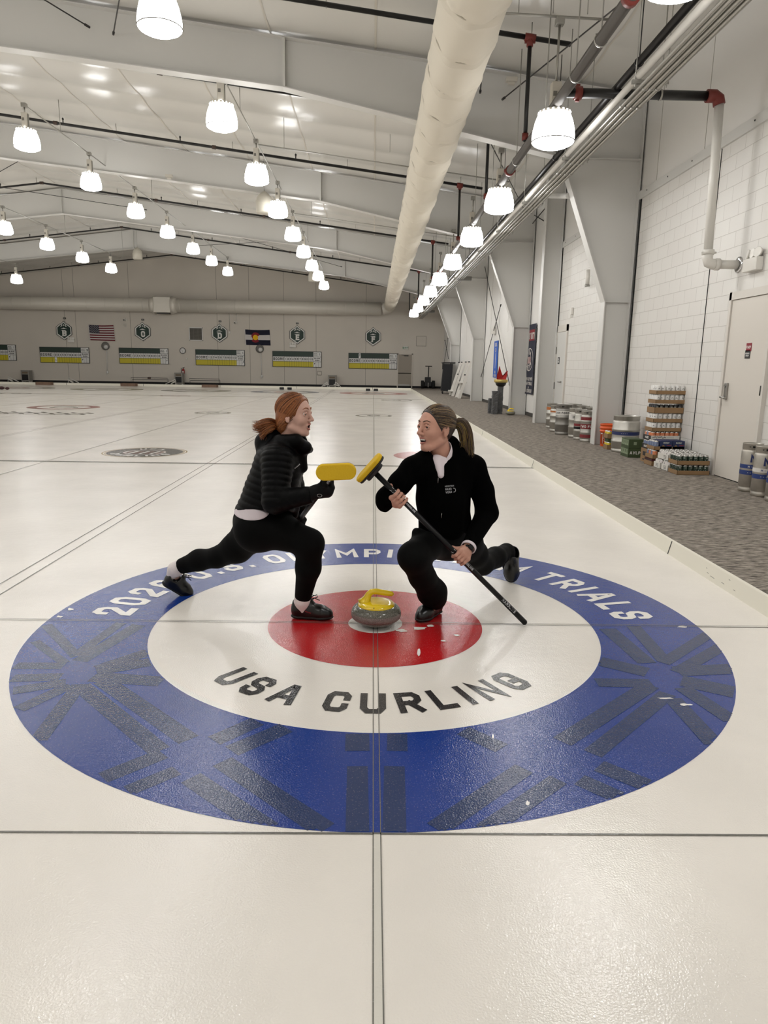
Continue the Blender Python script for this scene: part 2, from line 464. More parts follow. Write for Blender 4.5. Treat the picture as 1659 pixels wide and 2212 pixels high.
def arc_text(mb, s, rb, hgt, a0, a1, z, t=0.2, inward=False, m=0, c=(0, 0)):
    """lettering along an arc from angle a0 to a1 (degrees); tops point outward, or inward for the lower arc"""
    gl, W = text_quads(s, hgt, t, 0.3)
    for q, cx in gl:
        th = math.radians(a0+(a1-a0)*(cx/W))
        up = Vector((math.cos(th), math.sin(th), 0))
        if inward: up = -up; o = Vector((c[0]+math.cos(th)*rb, c[1]+math.sin(th)*rb, z)); ux = Vector((-math.sin(th), math.cos(th), 0))
        else: o = Vector((c[0]+math.cos(th)*rb, c[1]+math.sin(th)*rb, z)); ux = Vector((math.sin(th), -math.cos(th), 0))
        mid = (rb+hgt/2) if not inward else (rb-hgt/2)
        span = abs(math.radians(a1-a0))*mid; k = span/W
        k = min(k, 1.6)
        for n, f in enumerate(q): mb.quad(*[o+Vector((0, 0, n*2e-5))+ux*((p[0]-cx)*k)+up*p[1] for p in f], m=m)
h = MB(); arc_text(h, '2026 U.S. OLYMPIC TEAM TRIALS', 1.40, .24, 176.6, 4.0, .002, .2)
h.build('ring_lettering', M_WHITEP, floor)['label'] = 'white lettering around the blue ring'
h = MB(); arc_text(h, 'USA CURLING', 1.06, .185, 224.3, 313.6, .002, .2, True)
h.build('house_lettering', M_INK, floor)['label'] = 'black lettering below the red ring'

# lines in the ice
h = MB()
def strip(x0, y0, x1, y1, z=.0026, m=0): h.quad((x0, y0, z), (x1, y0, z), (x1, y1, z), (x0, y1, z), m)
SH = 4.74
for s in range(7):
    x = -SH*s
    for e in (-.0115, .0115): strip(x+e-.0016, -9, x+e+.0016, 38.4)
    for ya, yb in ((-9, -1.83), (1.83, 32.9)): strip(x-.0100, ya, x+.0100, yb, .0022, 1)
    xd = x-SH/2
    for e in (-.055, .055): strip(xd+e-.004, -9, xd+e+.004, 41)
for e in (-.010, .010): strip(XL, e-.0022, BOARD_X, e+.0022)
strip(1.83, -.008, BOARD_X, .008, .0022, 1)
strip(XL, 34.72, BOARD_X, 34.78); strip(XL, 36.58, BOARD_X, 36.61)
strip(XL, -1.837, BOARD_X, -1.829)
h.build('sheet_lines', [M_LINE, M_LINE2], floor)['label'] = 'thin grey centre, tee and back lines'
h = MB()
strip(XL, 6.40, BOARD_X, 6.50); strip(XL, 28.25, BOARD_X, 28.40)
h.build('hog_lines', M_GREYP, floor)['label'] = 'darker grey hog lines across all sheets'

# far houses, one per sheet
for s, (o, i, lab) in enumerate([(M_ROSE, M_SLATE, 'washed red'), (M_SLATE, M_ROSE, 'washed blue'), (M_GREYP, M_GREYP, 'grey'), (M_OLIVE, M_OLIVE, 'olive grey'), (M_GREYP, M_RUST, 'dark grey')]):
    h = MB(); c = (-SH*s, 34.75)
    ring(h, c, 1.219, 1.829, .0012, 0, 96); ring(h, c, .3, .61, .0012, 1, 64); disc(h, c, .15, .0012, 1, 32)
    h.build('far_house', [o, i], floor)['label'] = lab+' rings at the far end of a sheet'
# logos in the ice
h = MB(); c = (-3.70, 7.67)
ring(h, c, .60, .615, .0010, 3, 96); ring(h, c, .64, .66, .0010, 3, 96); disc(h, c, .59, .0010, 0)
ring(h, (c[0], c[1]-.02), .30, .33, .0018, 1, 64)
for k in range(-3, 4):
    x = k*.085
    h.quad((c[0]+x-.05, c[1]-.2, .002), (c[0]+x, c[1]-.2, .002), (c[0]+x+.05, c[1]+.12, .002), (c[0]+x, c[1]+.12, .002), 2 if k % 2 else 1)
arc_text(h, 'USA', .38, .14, 118, 62, .002, .22, False, 1, c)
arc_text(h, 'CURLING', .54, .14, 205, 335, .002, .22, True, 1, c)
h.build('round_logo', [M_INK, M_WHITEP, M_RUST, M_GOLD], floor)['label'] = 'black round logo with gold edge in the ice behind the left woman'
h = MB(); ring(h, (1.0, 7.7), .40, .68, .0012, 0, 96); h.build('round_logo', M_ROSE, floor)['label'] = 'pale pink ring logo in the ice behind the right woman'
h = MB(); c = (-9.8, 18.95); ring(h, c, .78, 1.07, .0012, 0, 96); ring(h, c, .28, .42, .0012, 1, 48)
for k in range(9):
    x = -11.6+k*.42
    pts = [(x, 15.75), (x+.30, 15.85), (x+.06, 16.2), (x+.34, 16.3), (x+.10, 16.6)]
    for q in _strip(pts, .10): h.quad(*[(p[0], p[1], .0012) for p in q], m=2)
h.build('round_logo', [M_RUST, M_GREYP, M_INK], floor)['label'] = 'rusty ring logo with dark lettering far out on the left'
for cx, cy, r, m, l in [(-4.75, 17.33, .53, M_GREYP, 'thin grey oval logo left of the red haired woman'), (0, 17.16, .54, M_GREYP, 'thin grey oval logo on the centre line'),
                        (1.0, 27.15, .675, M_GREYP, 'pale oval logo near the far hog line'), (-8.8, 28.2, .67, M_RUST, 'reddish oval logo near the far hog line'), (-15.8, 28.1, .65, M_GREYP, 'oval logo at far left')]:
    h = MB(); ring(h, (cx, cy), r-.10, r, .0012, 0, 64); ring(h, (cx, cy), .1, .2, .0012, 0, 32); h.build('round_logo', m, floor)['label'] = l
# white scuffs over the red ring and ring edge
h = MB(); rs = random.Random(3)
for (x, y, w, hh) in [(905,1357,34,7),(868,1362,26,7),(930,1352,16,5),(986,1372,16,4),(905,1410,7,16),(958,1384,14,3),(1480,1522,30,5),(1440,1508,36,3),(1475,1354,24,4),(1065,1590,4,12),(128,1332,14,5),(152,1316,16,5),(1140,1735,10,12)]:
    n = 11; pts = []
    for k in range(n):
        a = 2*math.pi*k/n; q = .6+rs.random()*.6
        pts.append(at_z(x+w/2*math.cos(a)*q, y+hh/2*math.sin(a)*q, .0024))
    h.poly(pts[::-1])
h.build('ice_scuffs', M_WHITEP, floor)['label'] = 'small white scraped patches over the paint'

# ------------------------------------------------------------------ carpet
def carpet_mat():
    m = bpy.data.materials.new('carpet_weave'); m.use_nodes = True; nt = m.node_tree; b = nt.nodes['Principled BSDF']; L = nt.links.new
    geo = nt.nodes.new('ShaderNodeNewGeometry')
    mp = nt.nodes.new('ShaderNodeMapping'); mp.inputs['Scale'].default_value = (9, 55, 9); mp.inputs['Rotation'].default_value = (0, 0, .12)
    L(geo.outputs['Position'], mp.inputs['Vector'])
    n = nt.nodes.new('ShaderNodeTexNoise'); n.inputs['Scale'].default_value = 1.0; n.inputs['Detail'].default_value = 5; n.inputs['Roughness'].default_value = .7
    L(mp.outputs['Vector'], n.inputs['Vector'])
    r = nt.nodes.new('ShaderNodeValToRGB')
    r.color_ramp.elements[0].position = .38; r.color_ramp.elements[0].color = (*lin((62, 57, 53)), 1)
    r.color_ramp.elements[1].position = .62; r.color_ramp.elements[1].color = (*lin((176, 166, 154)), 1)
    L(n.outputs['Fac'], r.inputs['Fac']); L(r.outputs['Color'], b.inputs['Base Color'])
    b.inputs['Roughness'].default_value = .95; b.inputs['Specular IOR Level'].default_value = .15
    bp = nt.nodes.new('ShaderNodeBump'); bp.inputs['Strength'].default_value = .5; bp.inputs['Distance'].default_value = .006
    L(n.outputs['Fac'], bp.inputs['Height']); L(bp.outputs['Normal'], b.inputs['Normal'])
    return m
h = MB()
h.quad((2.37, Y0, 0), (XR, Y0, 0), (XR, Y1, 0), (2.37, Y1, 0)); h.quad((XL, 41.06, 0), (2.37, 41.06, 0), (2.37, Y1, 0), (XL, Y1, 0))
struct(h.build('floor', carpet_mat()), 'mottled grey brown carpet along the right wall')

# ------------------------------------------------------------------ border boards of the ice
M_BOARD = mat('white_board', (236, 231, 216), .35, bump=(3, .05))
M_SEAM = mat('dark_seam', (60, 58, 54), .8)
h = MB()
h.prism([(2.32, Y0, 0), (2.345, Y0, .105), (2.372, Y0, .105), (2.372, Y0, 0)], (0, BOARD_Y+.05-Y0, 0))
for y in (1.6, 6.5, 11.4, 16.3, 21.2, 26.1, 31, 35.9): h.prism([(2.318, y, 0), (2.343, y, .104), (2.346, y, .104), (2.321, y, 0)], (0, .012, 0), 1)
for (x, y, w) in [(1532,1239,.05),(1545,1250,.12),(1566,1262,.08),(1590,1277,.05),(1527,1228,.03),(1576,1254,.04)]:
    P = at_x(x, y, 2.333); h.quad((2.3195+P.z*.238, P.y-w/2, P.z-.004), (2.3195+P.z*.238, P.y+w/2, P.z), (2.3195+P.z*.238+.001, P.y+w/2, P.z+.004), (2.3195+P.z*.238+.001, P.y-w/2, P.z), 2)
struct(h.build('trim_1', [M_BOARD, M_SEAM, mat('scuff_grey', (150, 146, 134), .7)]), 'low white board between ice and carpet')
h = MB(); h.box2((XL, 41.0, 0), (2.345, 41.05, .13))
for k in range(8): h.box2((2.3-2.37-4.74*k, 40.996, 0), (2.3-2.37-4.74*k+.02, 41.0, .13), 1)
struct(h.build('trim_2', [M_BOARD, M_SEAM]), 'low white board across the far end of the ice')

# ------------------------------------------------------------------ walls
M_TAUPE = mat('taupe_wall', (218, 210, 198), .55, spec=.3, vary=(.35, .04))
M_LINER = mat('white_liner', (236, 233, 228), .5, spec=.3, bump=(1.2, .12))
M_PAINT = mat('white_steel', (216, 214, 209), .4, spec=.35)
h = MB()
h.poly([(XL, Y1, 0), (XR, Y1, 0), (XR, Y1, roof_z(XR)), (RX, Y1, RZ), (XL, Y1, roof_z(XL))])
for px_ in (145, 168, 285, 540, 614, 471, 683, 790):
    P = at_y(px_, 760, Y1-.004); h.box2((P.x-.012, Y1-.004, 0), (P.x+.012, Y1, roof_z(P.x)), 1)
struct(h.build('wall_far', [M_TAUPE, mat('taupe_seam', (150, 142, 130), .7)]), 'taupe panelled end wall with the scoreboards')
h = MB(); h.poly([(XL, Y0, 0), (XR, Y0, 0), (XR, Y0, roof_z(XR)), (RX, Y0, RZ), (XL, Y0, roof_z(XL))][::-1])
struct(h.build('wall_rear', M_LINER), 'rear end wall')
h = MB(); h.quad((XL, Y0, 0), (XL, Y1, 0), (XL, Y1, roof_z(XL)), (XL, Y0, roof_z(XL)))
struct(h.build('wall_left', M_LINER), 'left side wall')

def block_mat():
    m = bpy.data.materials.new('painted_block'); m.use_nodes = True; nt = m.node_tree; b = nt.nodes['Principled BSDF']; L = nt.links.new
    geo = nt.nodes.new('ShaderNodeNewGeometry'); sp = nt.nodes.new('ShaderNodeSeparateXYZ'); cb = nt.nodes.new('ShaderNodeCombineXYZ')
    L(geo.outputs['Position'], sp.inputs[0]); L(sp.outputs['Y'], cb.inputs['X']); L(sp.outputs['Z'], cb.inputs['Y'])
    br = nt.nodes.new('ShaderNodeTexBrick')
    br.inputs['Scale'].default_value = 1.0; br.inputs['Brick Width'].default_value = .41; br.inputs['Row Height'].default_value = .204
    br.inputs['Mortar Size'].default_value = .0045; br.inputs['Mortar Smooth'].default_value = .25
    br.inputs['Color1'].default_value = (*lin((230, 227, 221)), 1); br.inputs['Color2'].default_value = (*lin((228, 224, 218)), 1); br.inputs['Mortar'].default_value = (*lin((198, 193, 185)), 1)
    L(cb.outputs[0], br.inputs['Vector']); L(br.outputs['Color'], b.inputs['Base Color'])
    n = nt.nodes.new('ShaderNodeTexNoise'); n.inputs['Scale'].default_value = 40; L(geo.outputs['Position'], n.inputs['Vector'])
    mm = nt.nodes.new('ShaderNodeMath'); mm.operation = 'MULTIPLY_ADD'; mm.inputs[1].default_value = -1.0
    L(br.outputs['Fac'], mm.inputs[0]); ms = nt.nodes.new('ShaderNodeMath'); ms.operation = 'MULTIPLY'; ms.inputs[1].default_value = .25; L(n.outputs['Fac'], ms.inputs[0]); L(ms.outputs[0], mm.inputs[2])
    bp = nt.nodes.new('ShaderNodeBump'); bp.inputs['Strength'].default_value = .35; bp.inputs['Distance'].default_value = .005
    L(mm.outputs[0], bp.inputs['Height']); L(bp.outputs['Normal'], b.inputs['Normal'])
    b.inputs['Roughness'].default_value = .45; b.inputs['Specular IOR Level'].default_value = .35
    return m
ZB = 4.48
h = MB(); h.quad((XR, Y0, ZB), (XR, 15.3, ZB), (XR, 15.3, roof_z(XR)), (XR, Y0, roof_z(XR)))
h.quad((XR, 15.3, 0), (XR, Y1, 0), (XR, Y1, roof_z(XR)), (XR, 15.3, roof_z(XR)))
for y in (3.2, 5.3, 7.4, 9.2, 12.2, 17.2, 20.6, 22.4, 24.3, 26.2, 30, 32, 34, 39, 42): h.box2((XR-.004, y, ZB if y < 15 else 0), (XR, y+.012, roof_z(XR)), 1)
h.box2((XR-.012, 15.4, 0), (XR, Y1, 2.70))       # lower panel, a step proud of the liner
struct(h.build('wall_right', [M_LINER, mat('liner_seam', (176, 170, 160), .7)]), 'white insulated liner of the right side wall')
h = MB(); h.quad((XR-.01, Y0, 0), (XR-.01, 15.3, 0), (XR-.01, 15.3, ZB), (XR-.01, Y0, ZB))
struct(h.build('wall_right_block', block_mat()), 'white painted concrete block lower part of the right wall')
M_GAP = mat('black_gap', (18, 17, 16), .9)
h = MB(); h.box2((XR-.045, Y0, ZB-.02), (XR, 15.3, ZB+.12))
for k in range(22): h.cyl((XR-.05, -4+k*.9, ZB+.06), (XR-.044, -4+k*.9, ZB+.06), .012, n=8, m=1)
struct(h.build('trim_3', [M_PAINT, M_GAP]), 'white steel strip along the top of the block wall')
h = MB(); h.box2((XR-.02, 9.80, .45), (XR-.008, 9.86, ZB-.02)); h.box2((XR-.02, 15.20, .45), (XR-.008, 15.27, ZB-.02))
yj = at_x(1527, 645, XR-.01).y; h.box2((XR-.016, yj-.008, 0), (XR-.009, yj+.008, ZB-.02))
struct(h.build('trim_4', M_GAP), 'dark open joints in the block wall')
h = MB(); h.box2((XL, Y1-.03, 0), (XR, Y1, .14)); struct(h.build('baseboard_far', mat('black_rubber', (22, 21, 20), .7)), 'black base strip of the end wall')
h = MB()
for a, b in ((15.45, 18.55), (18.85, 27.55), (27.85, 36.45), (36.75, 46)): h.box2((XR-.03, a, 0), (XR-.012, b, .11))
struct(h.build('baseboard_right', mat('grey_rubber', (70, 67, 62), .7)), 'dark grey base strip of the right wall')

# ------------------------------------------------------------------ ceiling: quilted liner sagging between purlins
def ceil_mesh():
    nx, ny = 80, 440
    xs = np.linspace(XL, XR, nx); xs[np.argmin(abs(xs-RX))] = RX
    ys = np.linspace(Y0, Y1, ny)
    X, Y = np.meshgrid(xs, ys, indexing='ij')
    Z = RZ-SLOPE*np.abs(X-RX)
    ph = ((Y-10)/1.48) % 1.0
    Z = Z-.045*np.abs(np.sin(math.pi*ph))+.012*np.sin(X*2.1+Y*.7)*np.sin(Y*1.3)
    V = np.stack([X, Y, Z], -1).reshape(-1, 3)
    i, j = np.meshgrid(np.arange(nx-1), np.arange(ny-1), indexing='ij')
    a = (i*ny+j).ravel(); F = np.stack([a, a+1, a+ny+1, a+ny], -1)
    return V, F
V, F = ceil_mesh()
ceiling = struct(raw_mesh('ceiling', V, F, mat('ceiling_vinyl', (216, 213, 206), .22, spec=.5, bump=(.8, .1)), smooth=True), 'glossy white quilted vinyl ceiling')
h = MB()
for k in range(19):
    x = XR-1.2-k*1.83
    if x < XL: break
    for j in range(37):
        y0 = 10+1.48*(j-13)
        if y0 < Y0 or y0+1.48 > Y1: continue
        N = 5; pts = []
        for q in range(N+1):
            y = y0+1.48*q/N; z = roof_z(x)-.045*abs(math.sin(math.pi*q/N))-.006+.012*math.sin(x*2.1+y*.7)*math.sin(y*1.3)
            pts.append((y, z))
        for q in range(N):
            (ya, za), (yb, zb) = pts[q], pts[q+1]
            h.quad((x-.018, ya, za), (x+.018, ya, za-.003), (x+.018, yb, zb-.003), (x-.018, yb, zb))
struct(h.build('ceiling_seams', mat('vinyl_seam', (206, 200, 188), .4), ceiling), 'welded seams of the ceiling vinyl')

# ------------------------------------------------------------------ steel frames
def steel_frame(Yf, n):
    h = MB((XR, Yf, 0))
    prof = [(4.28, 0), (4.28, 2.67), (3.32, 5.15), (-1.68, 6.20), (-13.0, 7.43)]
    out = 4.755
    t = .006
    for s in (1, -1):
        def X(x): return x if s > 0 else 2*RX-x
        webs = [[(4.28,0),(out,0),(out,2.67),(4.28,2.67)], [(4.28,2.67),(out,2.67),(out,5.15),(3.32,5.15)],
                [(3.32,5.15),(out,5.15),(out,roof_z(out)-.08),(3.32,roof_z(3.32)-.08)], [(-1.68,6.2),(3.32,5.15),(3.32,roof_z(3.32)-.08),(-1.68,roof_z(-1.68)-.08)],
                [(-13,7.43),(-1.68,6.2),(-1.68,roof_z(-1.68)-.08),(-13,RZ-.08)]]
        for w in webs: h.prism([(X(x), Yf-t, z) for x, z in w], (0, 2*t, 0))
        def plate(a, b, w=.25, th=.016):
            a = Vector((X(a[0]), 0, a[1])); b = Vector((X(b[0]), 0, b[1])); d = (b-a).normalized(); nn = Vector((-d.z, 0, d.x))*th/2
            h.prism([a+nn+Vector((0, Yf-w/2, 0)), b+nn+Vector((0, Yf-w/2, 0)), b-nn+Vector((0, Yf-w/2, 0)), a-nn+Vector((0, Yf-w/2, 0))], (0, w, 0))
        for i in range(4): plate(prof[i], prof[i+1])
        plate((out, 0), (out, roof_z(out)-.08)); plate((out, roof_z(out)-.08), (-13, RZ-.08))
        plate((4.28, 2.67), (out, 2.67), .16, .01); plate((3.32, 5.15), (out, 5.15), .2, .012)
        plate((-1.66, 6.2), (-1.66, roof_z(-1.66)-.08), .25, .05); plate((-13, 7.43), (-13, RZ-.08), .22, .02)
    return struct(h.build('trim_%d' % n, M_PAINT), 'white steel portal frame with tapered column and rafter')
for k, yf in enumerate((10.0, 18.7, 27.7, 36.6)): steel_frame(yf, 10+k)
h = MB(); yc = 15.3
h.box2((4.31, yc-.006, 0), (4.755, yc+.006, roof_z(4.5)-.08))
h.box2((4.30, yc-.125, 0), (4.316, yc+.125, roof_z(4.31)-.08)); h.box2((4.745, yc-.125, 0), (4.76, yc+.125, roof_z(4.75)-.08))
struct(h.build('trim_5', M_PAINT), 'white straight steel post between the frames')
h = MB(); h.cyl(at_y(1168, 423, 14.0), at_y(1228, 423, 10.1), .05); struct(h.build('trim_6', M_PAINT), 'white tube strut beside the nearest frame')

# ------------------------------------------------------------------ doors
M_DOOR = mat('door_cream', (222, 215, 205), .4, spec=.4)
M_DOORT = mat('door_taupe', (160, 150, 136), .45)
M_METAL = mat('satin_steel', (168, 166, 162), .3, metal=1.0)
M_DARKM = mat('dark_steel', (64, 62, 60), .4, metal=.8)
h = MB(); ya, yb, zt = 4.93, 6.03, 2.46; xw = XR-.01
h.box2((xw-.05, ya, 0), (xw, ya+.06, zt)); h.box2((xw-.05, yb-.06, 0), (xw, yb, zt)); h.box2((xw-.05, ya, zt-.10), (xw, yb, zt))
d2 = struct(h.build('door_1', mat('frame_cream', (220, 214, 205), .45)), 'cream service door in the block wall by the tall kegs')
h = MB(); h.box2((xw-.03, ya+.066, .012), (xw-.004, yb-.066, zt-.106)); h.build('door_leaf', M_DOOR, d2)
h = MB(); h.box2((xw-.028, ya+.066, 0), (xw-.006, yb-.066, .012)); h.build('door_sweep', M_GAP, d2)
P = at_x(1570, 845, xw-.03)
h = MB(); h.box((xw-.045, P.y, P.z), (.03, .07, .22), bev=.008); h.cyl((xw-.06, P.y, P.z+.07), (xw-.07, P.y, P.z+.07), .02, n=14)
h.cyl((xw-.06, P.y, P.z-.08), (xw-.10, P.y, P.z-.08), .014, n=12); h.tube([(xw-.10, P.y+.03, P.z-.08), (xw-.10, P.y-.10, P.z-.085)], .013, 10)
h.build('door_handle', M_METAL, d2)
for z in (.25, 1.2, 2.15):
    h = MB(); h.cyl((xw-.045, ya+.055, z-.06), (xw-.045, ya+.055, z+.06), .013, n=10); h.build('door_hinge', M_DARKM, d2)
for px_, py_, c, txt in ((1618, 750, (142, 20, 40), ['FACP']), (1615, 765.5, (24, 22, 22), ['MECHANICAL', 'ROOM'])):
    P = at_x(px_, py_, xw-.032); h = MB()
    h.box((xw-.034, P.y, P.z), (.004, .125, .105), bev=.0015)
    for k, s in enumerate(txt): h.text(s, (xw-.0365, P.y, P.z+(.012 if len(txt) > 1 else .0)-k*.028), (0, -1, 0), (0, 0, 1), .034 if len(txt) == 1 else .02, .22, 1, maxw=.1)
    h.build('door_sign', [mat('sign_%d' % px_, c, .4), mat('sign_white', (238, 236, 232), .5)], d2)['label'] = 'small %s plate on the door' % ('red' if px_ == 1618 else 'black')

h = MB(); ya, yb, zt = 14.18, 15.16, 2.52
h.box2((xw-.04, ya, 0), (xw, ya+.06, zt)); h.box2((xw-.04, yb-.06, 0), (xw, yb, zt)); h.box2((xw-.04, ya, zt-.16), (xw, yb, zt))
d3 = struct(h.build('door_2', mat('frame_cream', (220, 214, 205), .45)), 'white door behind the row of kegs')
h = MB(); h.box2((xw-.03, ya+.066, .012), (xw-.004, yb-.066, zt-.166)); h.build('door_leaf', M_PAINT, d3)
P = at_x(1212, 825, xw-.03); h = MB(); h.cyl((xw-.03, P.y, P.z), (xw-.09, P.y, P.z), .02, n=12); h.tube([(xw-.09, P.y, P.z), (xw-.09, P.y+.14, P.z)], .014, 10); h.build('door_handle', M_METAL, d3)
P = at_x(1207, 779, xw-.03); h = MB(); h.box((xw-.034, P.y, P.z), (.006, .16, .17)); h.box((xw-.0385, P.y, P.z+.035), (.002, .05, .05), m=1); h.box((xw-.0385, P.y, P.z-.03), (.002, .08, .05), m=1)
h.build('door_sign', [mat('sign_1615.0', (24, 22, 22), .4), mat('sign_white', (238, 236, 232), .5)], d3)
for z in (1.0, 1.9):
    h = MB(); h.box2((xw-.05, yb-.07, z-.09), (xw-.04, yb-.05, z+.09)); h.build('door_hinge', M_DARKM, d3)

h = MB(); ya = Y1; xa, xb, zt = 1.62, 2.68, 2.32
h.box2((xa, ya-.06, 0), (xa+.06, ya, zt)); h.box2((xb-.06, ya-.06, 0), (xb, ya, zt)); h.box2((xa, ya-.06, zt-.06), (xb, ya, zt))
d1 = struct(h.build('door_3', M_TAUPE), 'taupe exit door in the far right of the end wall')
h = MB(); h.box2((xa+.06, ya-.02, 0), (xb-.06, ya-.004, zt-.06)); h.build('door_leaf', M_DOORT, d1)
h = MB(); h.box2((xa+.08, ya-.026, .04), (xb-.2, ya-.02, .25)); h.build('kick_plate', M_METAL, d1)
h = MB(); h.tube([(xa+.1, ya-.03, 1.0), (xa+.1, ya-.09, 1.0), (xb-.12, ya-.09, 1.0), (xb-.12, ya-.03, 1.0)], .024, 8); h.build('push_bar', M_DARKM, d1)
h = MB(); h.box((xa+.62, ya-.05, zt-.14), (.28, .06, .06)); h.tube([(xa+.5, ya-.06, zt-.12), (xa+.28, ya-.10, zt-.08)], .012, 6); h.build('door_closer', M_DARKM, d1)
# ================================================================== lamps
M_SHADE = mat('lamp_acrylic', (253, 253, 252), .3, emit=LAMP_STRENGTH)
M_LENS = mat('lamp_lens', (253, 253, 252), .3, emit=LAMP_LENS)
M_RIM = mat('lamp_rim', (120, 116, 108), .4)
M_BALLAST = mat('lamp_housing', (214, 208, 196), .45)
M_BALLAST2 = mat('lamp_housing_grey', (128, 124, 116), .5)
M_CONDUIT = mat('galvanised', (170, 168, 162), .35, metal=.9)
def make_lamp(label, group, stem):
    t = thing('pendant_lamp', label, 'lamp', group=group)
    h = MB(); h.lathe([(.0, -.225), (.10, -.222), (.20, -.205), (.262, -.175), (.279, -.150)], n=24, m=1); h.lathe([(.279, -.150), (.282, -.08), (.272, .0), (.25, .09), (.222, .16), (.205, .185)], n=24)
    h.build('lamp_shade', [M_SHADE, M_LENS], t)
    h = MB(); h.lathe([(.279, -.158), (.287, -.158), (.288, -.148), (.281, -.146)], n=24); h.build('lamp_rim', M_RIM, t)
    h = MB(); h.lathe([(.207, .183), (.215, .19), (.212, .215), (.12, .235), (.08, .24)], n=24)
    for k in range(20):
        a = 2*math.pi*k/20; h.box((.2085*math.cos(a), .2085*math.sin(a), .200), (.014, .024, .016), Matrix.Rotation(a, 3, 'Z'), 1)
    h.build('lamp_collar', [M_BALLAST, M_SHADE], t)
    h = MB(); h.box((0, 0, .40), (.13, .13, .34), bev=.012); h.box((.067, 0, .40), (.004, .07, .28), m=1); h.box((-.02, -.067, .42), (.05, .004, .06), m=1); h.build('lamp_housing', [M_BALLAST, M_BALLAST2], t)
    h = MB(); h.cyl((0, 0, .56), (0, 0, stem), .016, n=8); h.box((0, 0, stem+.04), (.11, .11, .09), bev=.008); h.build('lamp_stem', M_CONDUIT, t)
    return t
ROWS = [('in the right hand row beside the pipes', 2.336, 4.55, 1.25, [-5.9, -1.75, 2.47, 6.46, 10.62, 14.45, 18.68, 22.95, 27.2, 31.35, 35.7, 39.7]),
        ('in the row left of the fabric duct', -2.82, 5.78, .68, [-5.1, -1.27, 2.55, 6.40, 10.2, 14.10, 17.88, 21.73, 25.47, 29.32, 33.0, 37.2]),
        ('in the third row from the right wall', -7.96, 6.33, .68, [-4.9, -1.2, 2.5, 6.3, 10.0, 13.77, 17.48, 21.28, 24.98, 28.89, 32.49, 36.4]),
        ('in the fourth row from the right wall', -13.39, 6.09, .68, [-5, -1.4, 2.2, 5.8, 9.3, 12.9, 16.4, 19.8, 23.45, 26.86, 30.42, 34.04]),
        ('in the fifth row from the right wall', -18.26, 5.49, .68, [-5, -.9, 3.2, 7.3, 11.4, 15.5, 19.6, 23.7, 27.8, 34.18]),
        ('in the sixth row from the right wall', -23.2, 4.9, .68, [-4, 1, 6, 11, 16, 21, 26, 31, 36])]
FIRSTV = [2, 2, 5, 7, 9, 99]
protos = {}
for (rn, X, Z, stem, ys), fv in zip(ROWS, FIRSTV):
    cnt = 0
    for i, y in enumerate(ys):
        st = stem if (X > 0 and i < 4) or X < 0 else .85
        vis = i >= fv
        lab = ('glowing white dome lamp, %s from the camera %s' % (ORD[min(i-fv, 11)], rn)) if vis else 'glowing white dome lamp hanging out of view %s' % rn
        if st not in protos:
            protos[st] = make_lamp(lab, 'dome lamps under the roof', st); o = protos[st]; o.location = (X, y, Z)
        else: o = dup(protos[st], (X, y, Z), 0, lab, 'dome lamps under the roof')
        if X < 0 and i+1 < len(ys) and y > 4:
            pass
# conduits from lamp to lamp
for (rn, X, Z, stem, ys), lab in zip(ROWS[:5], ['', 'left of the fabric duct', 'over the third lamp row', 'over the fourth lamp row', 'over the fifth lamp row']):
    if X > 0: continue
    ys = [y for y in ys if y > 10.1]
    h = MB((X, ys[0], Z+stem)); h.tube([(X, y, Z+stem+.05) for y in ys], .014, 6)
    for y in ys[::2]: h.cyl((X, y+1.9, Z+stem+.05), (X, y+1.9, roof_z(X)-.03), .008, n=6)
    tag(h.build('conduit', M_CONDUIT), 'thin grey conduit run linking the lamps '+lab, 'conduit', 'conduits linking lamps')
# cross conduits in the ceiling bays
for y, a, b, z0, lab in ((14.35, -2.8, 3.2, 6.5, 'nearest bay'), (22.0, -2.8, 3.2, 6.5, 'middle bay'), (6.5, 1.2, 3.1, 5.95, 'above the nearest lamp')):
    h = MB((a, y, z0)); h.tube([(a, y, z0), (b, y, z0-.06 if b < 3.15 else z0-.7)], .016, 6)
    for x in np.linspace(a+.6, b-.4, 3): h.cyl((x, y, z0-.1 if b > 3.15 else z0), (x, y, roof_z(x)-.03), .007, n=6)
    tag(h.build('conduit', M_CONDUIT), 'thin grey conduit crossing the ceiling '+lab, 'conduit', 'cross conduits')

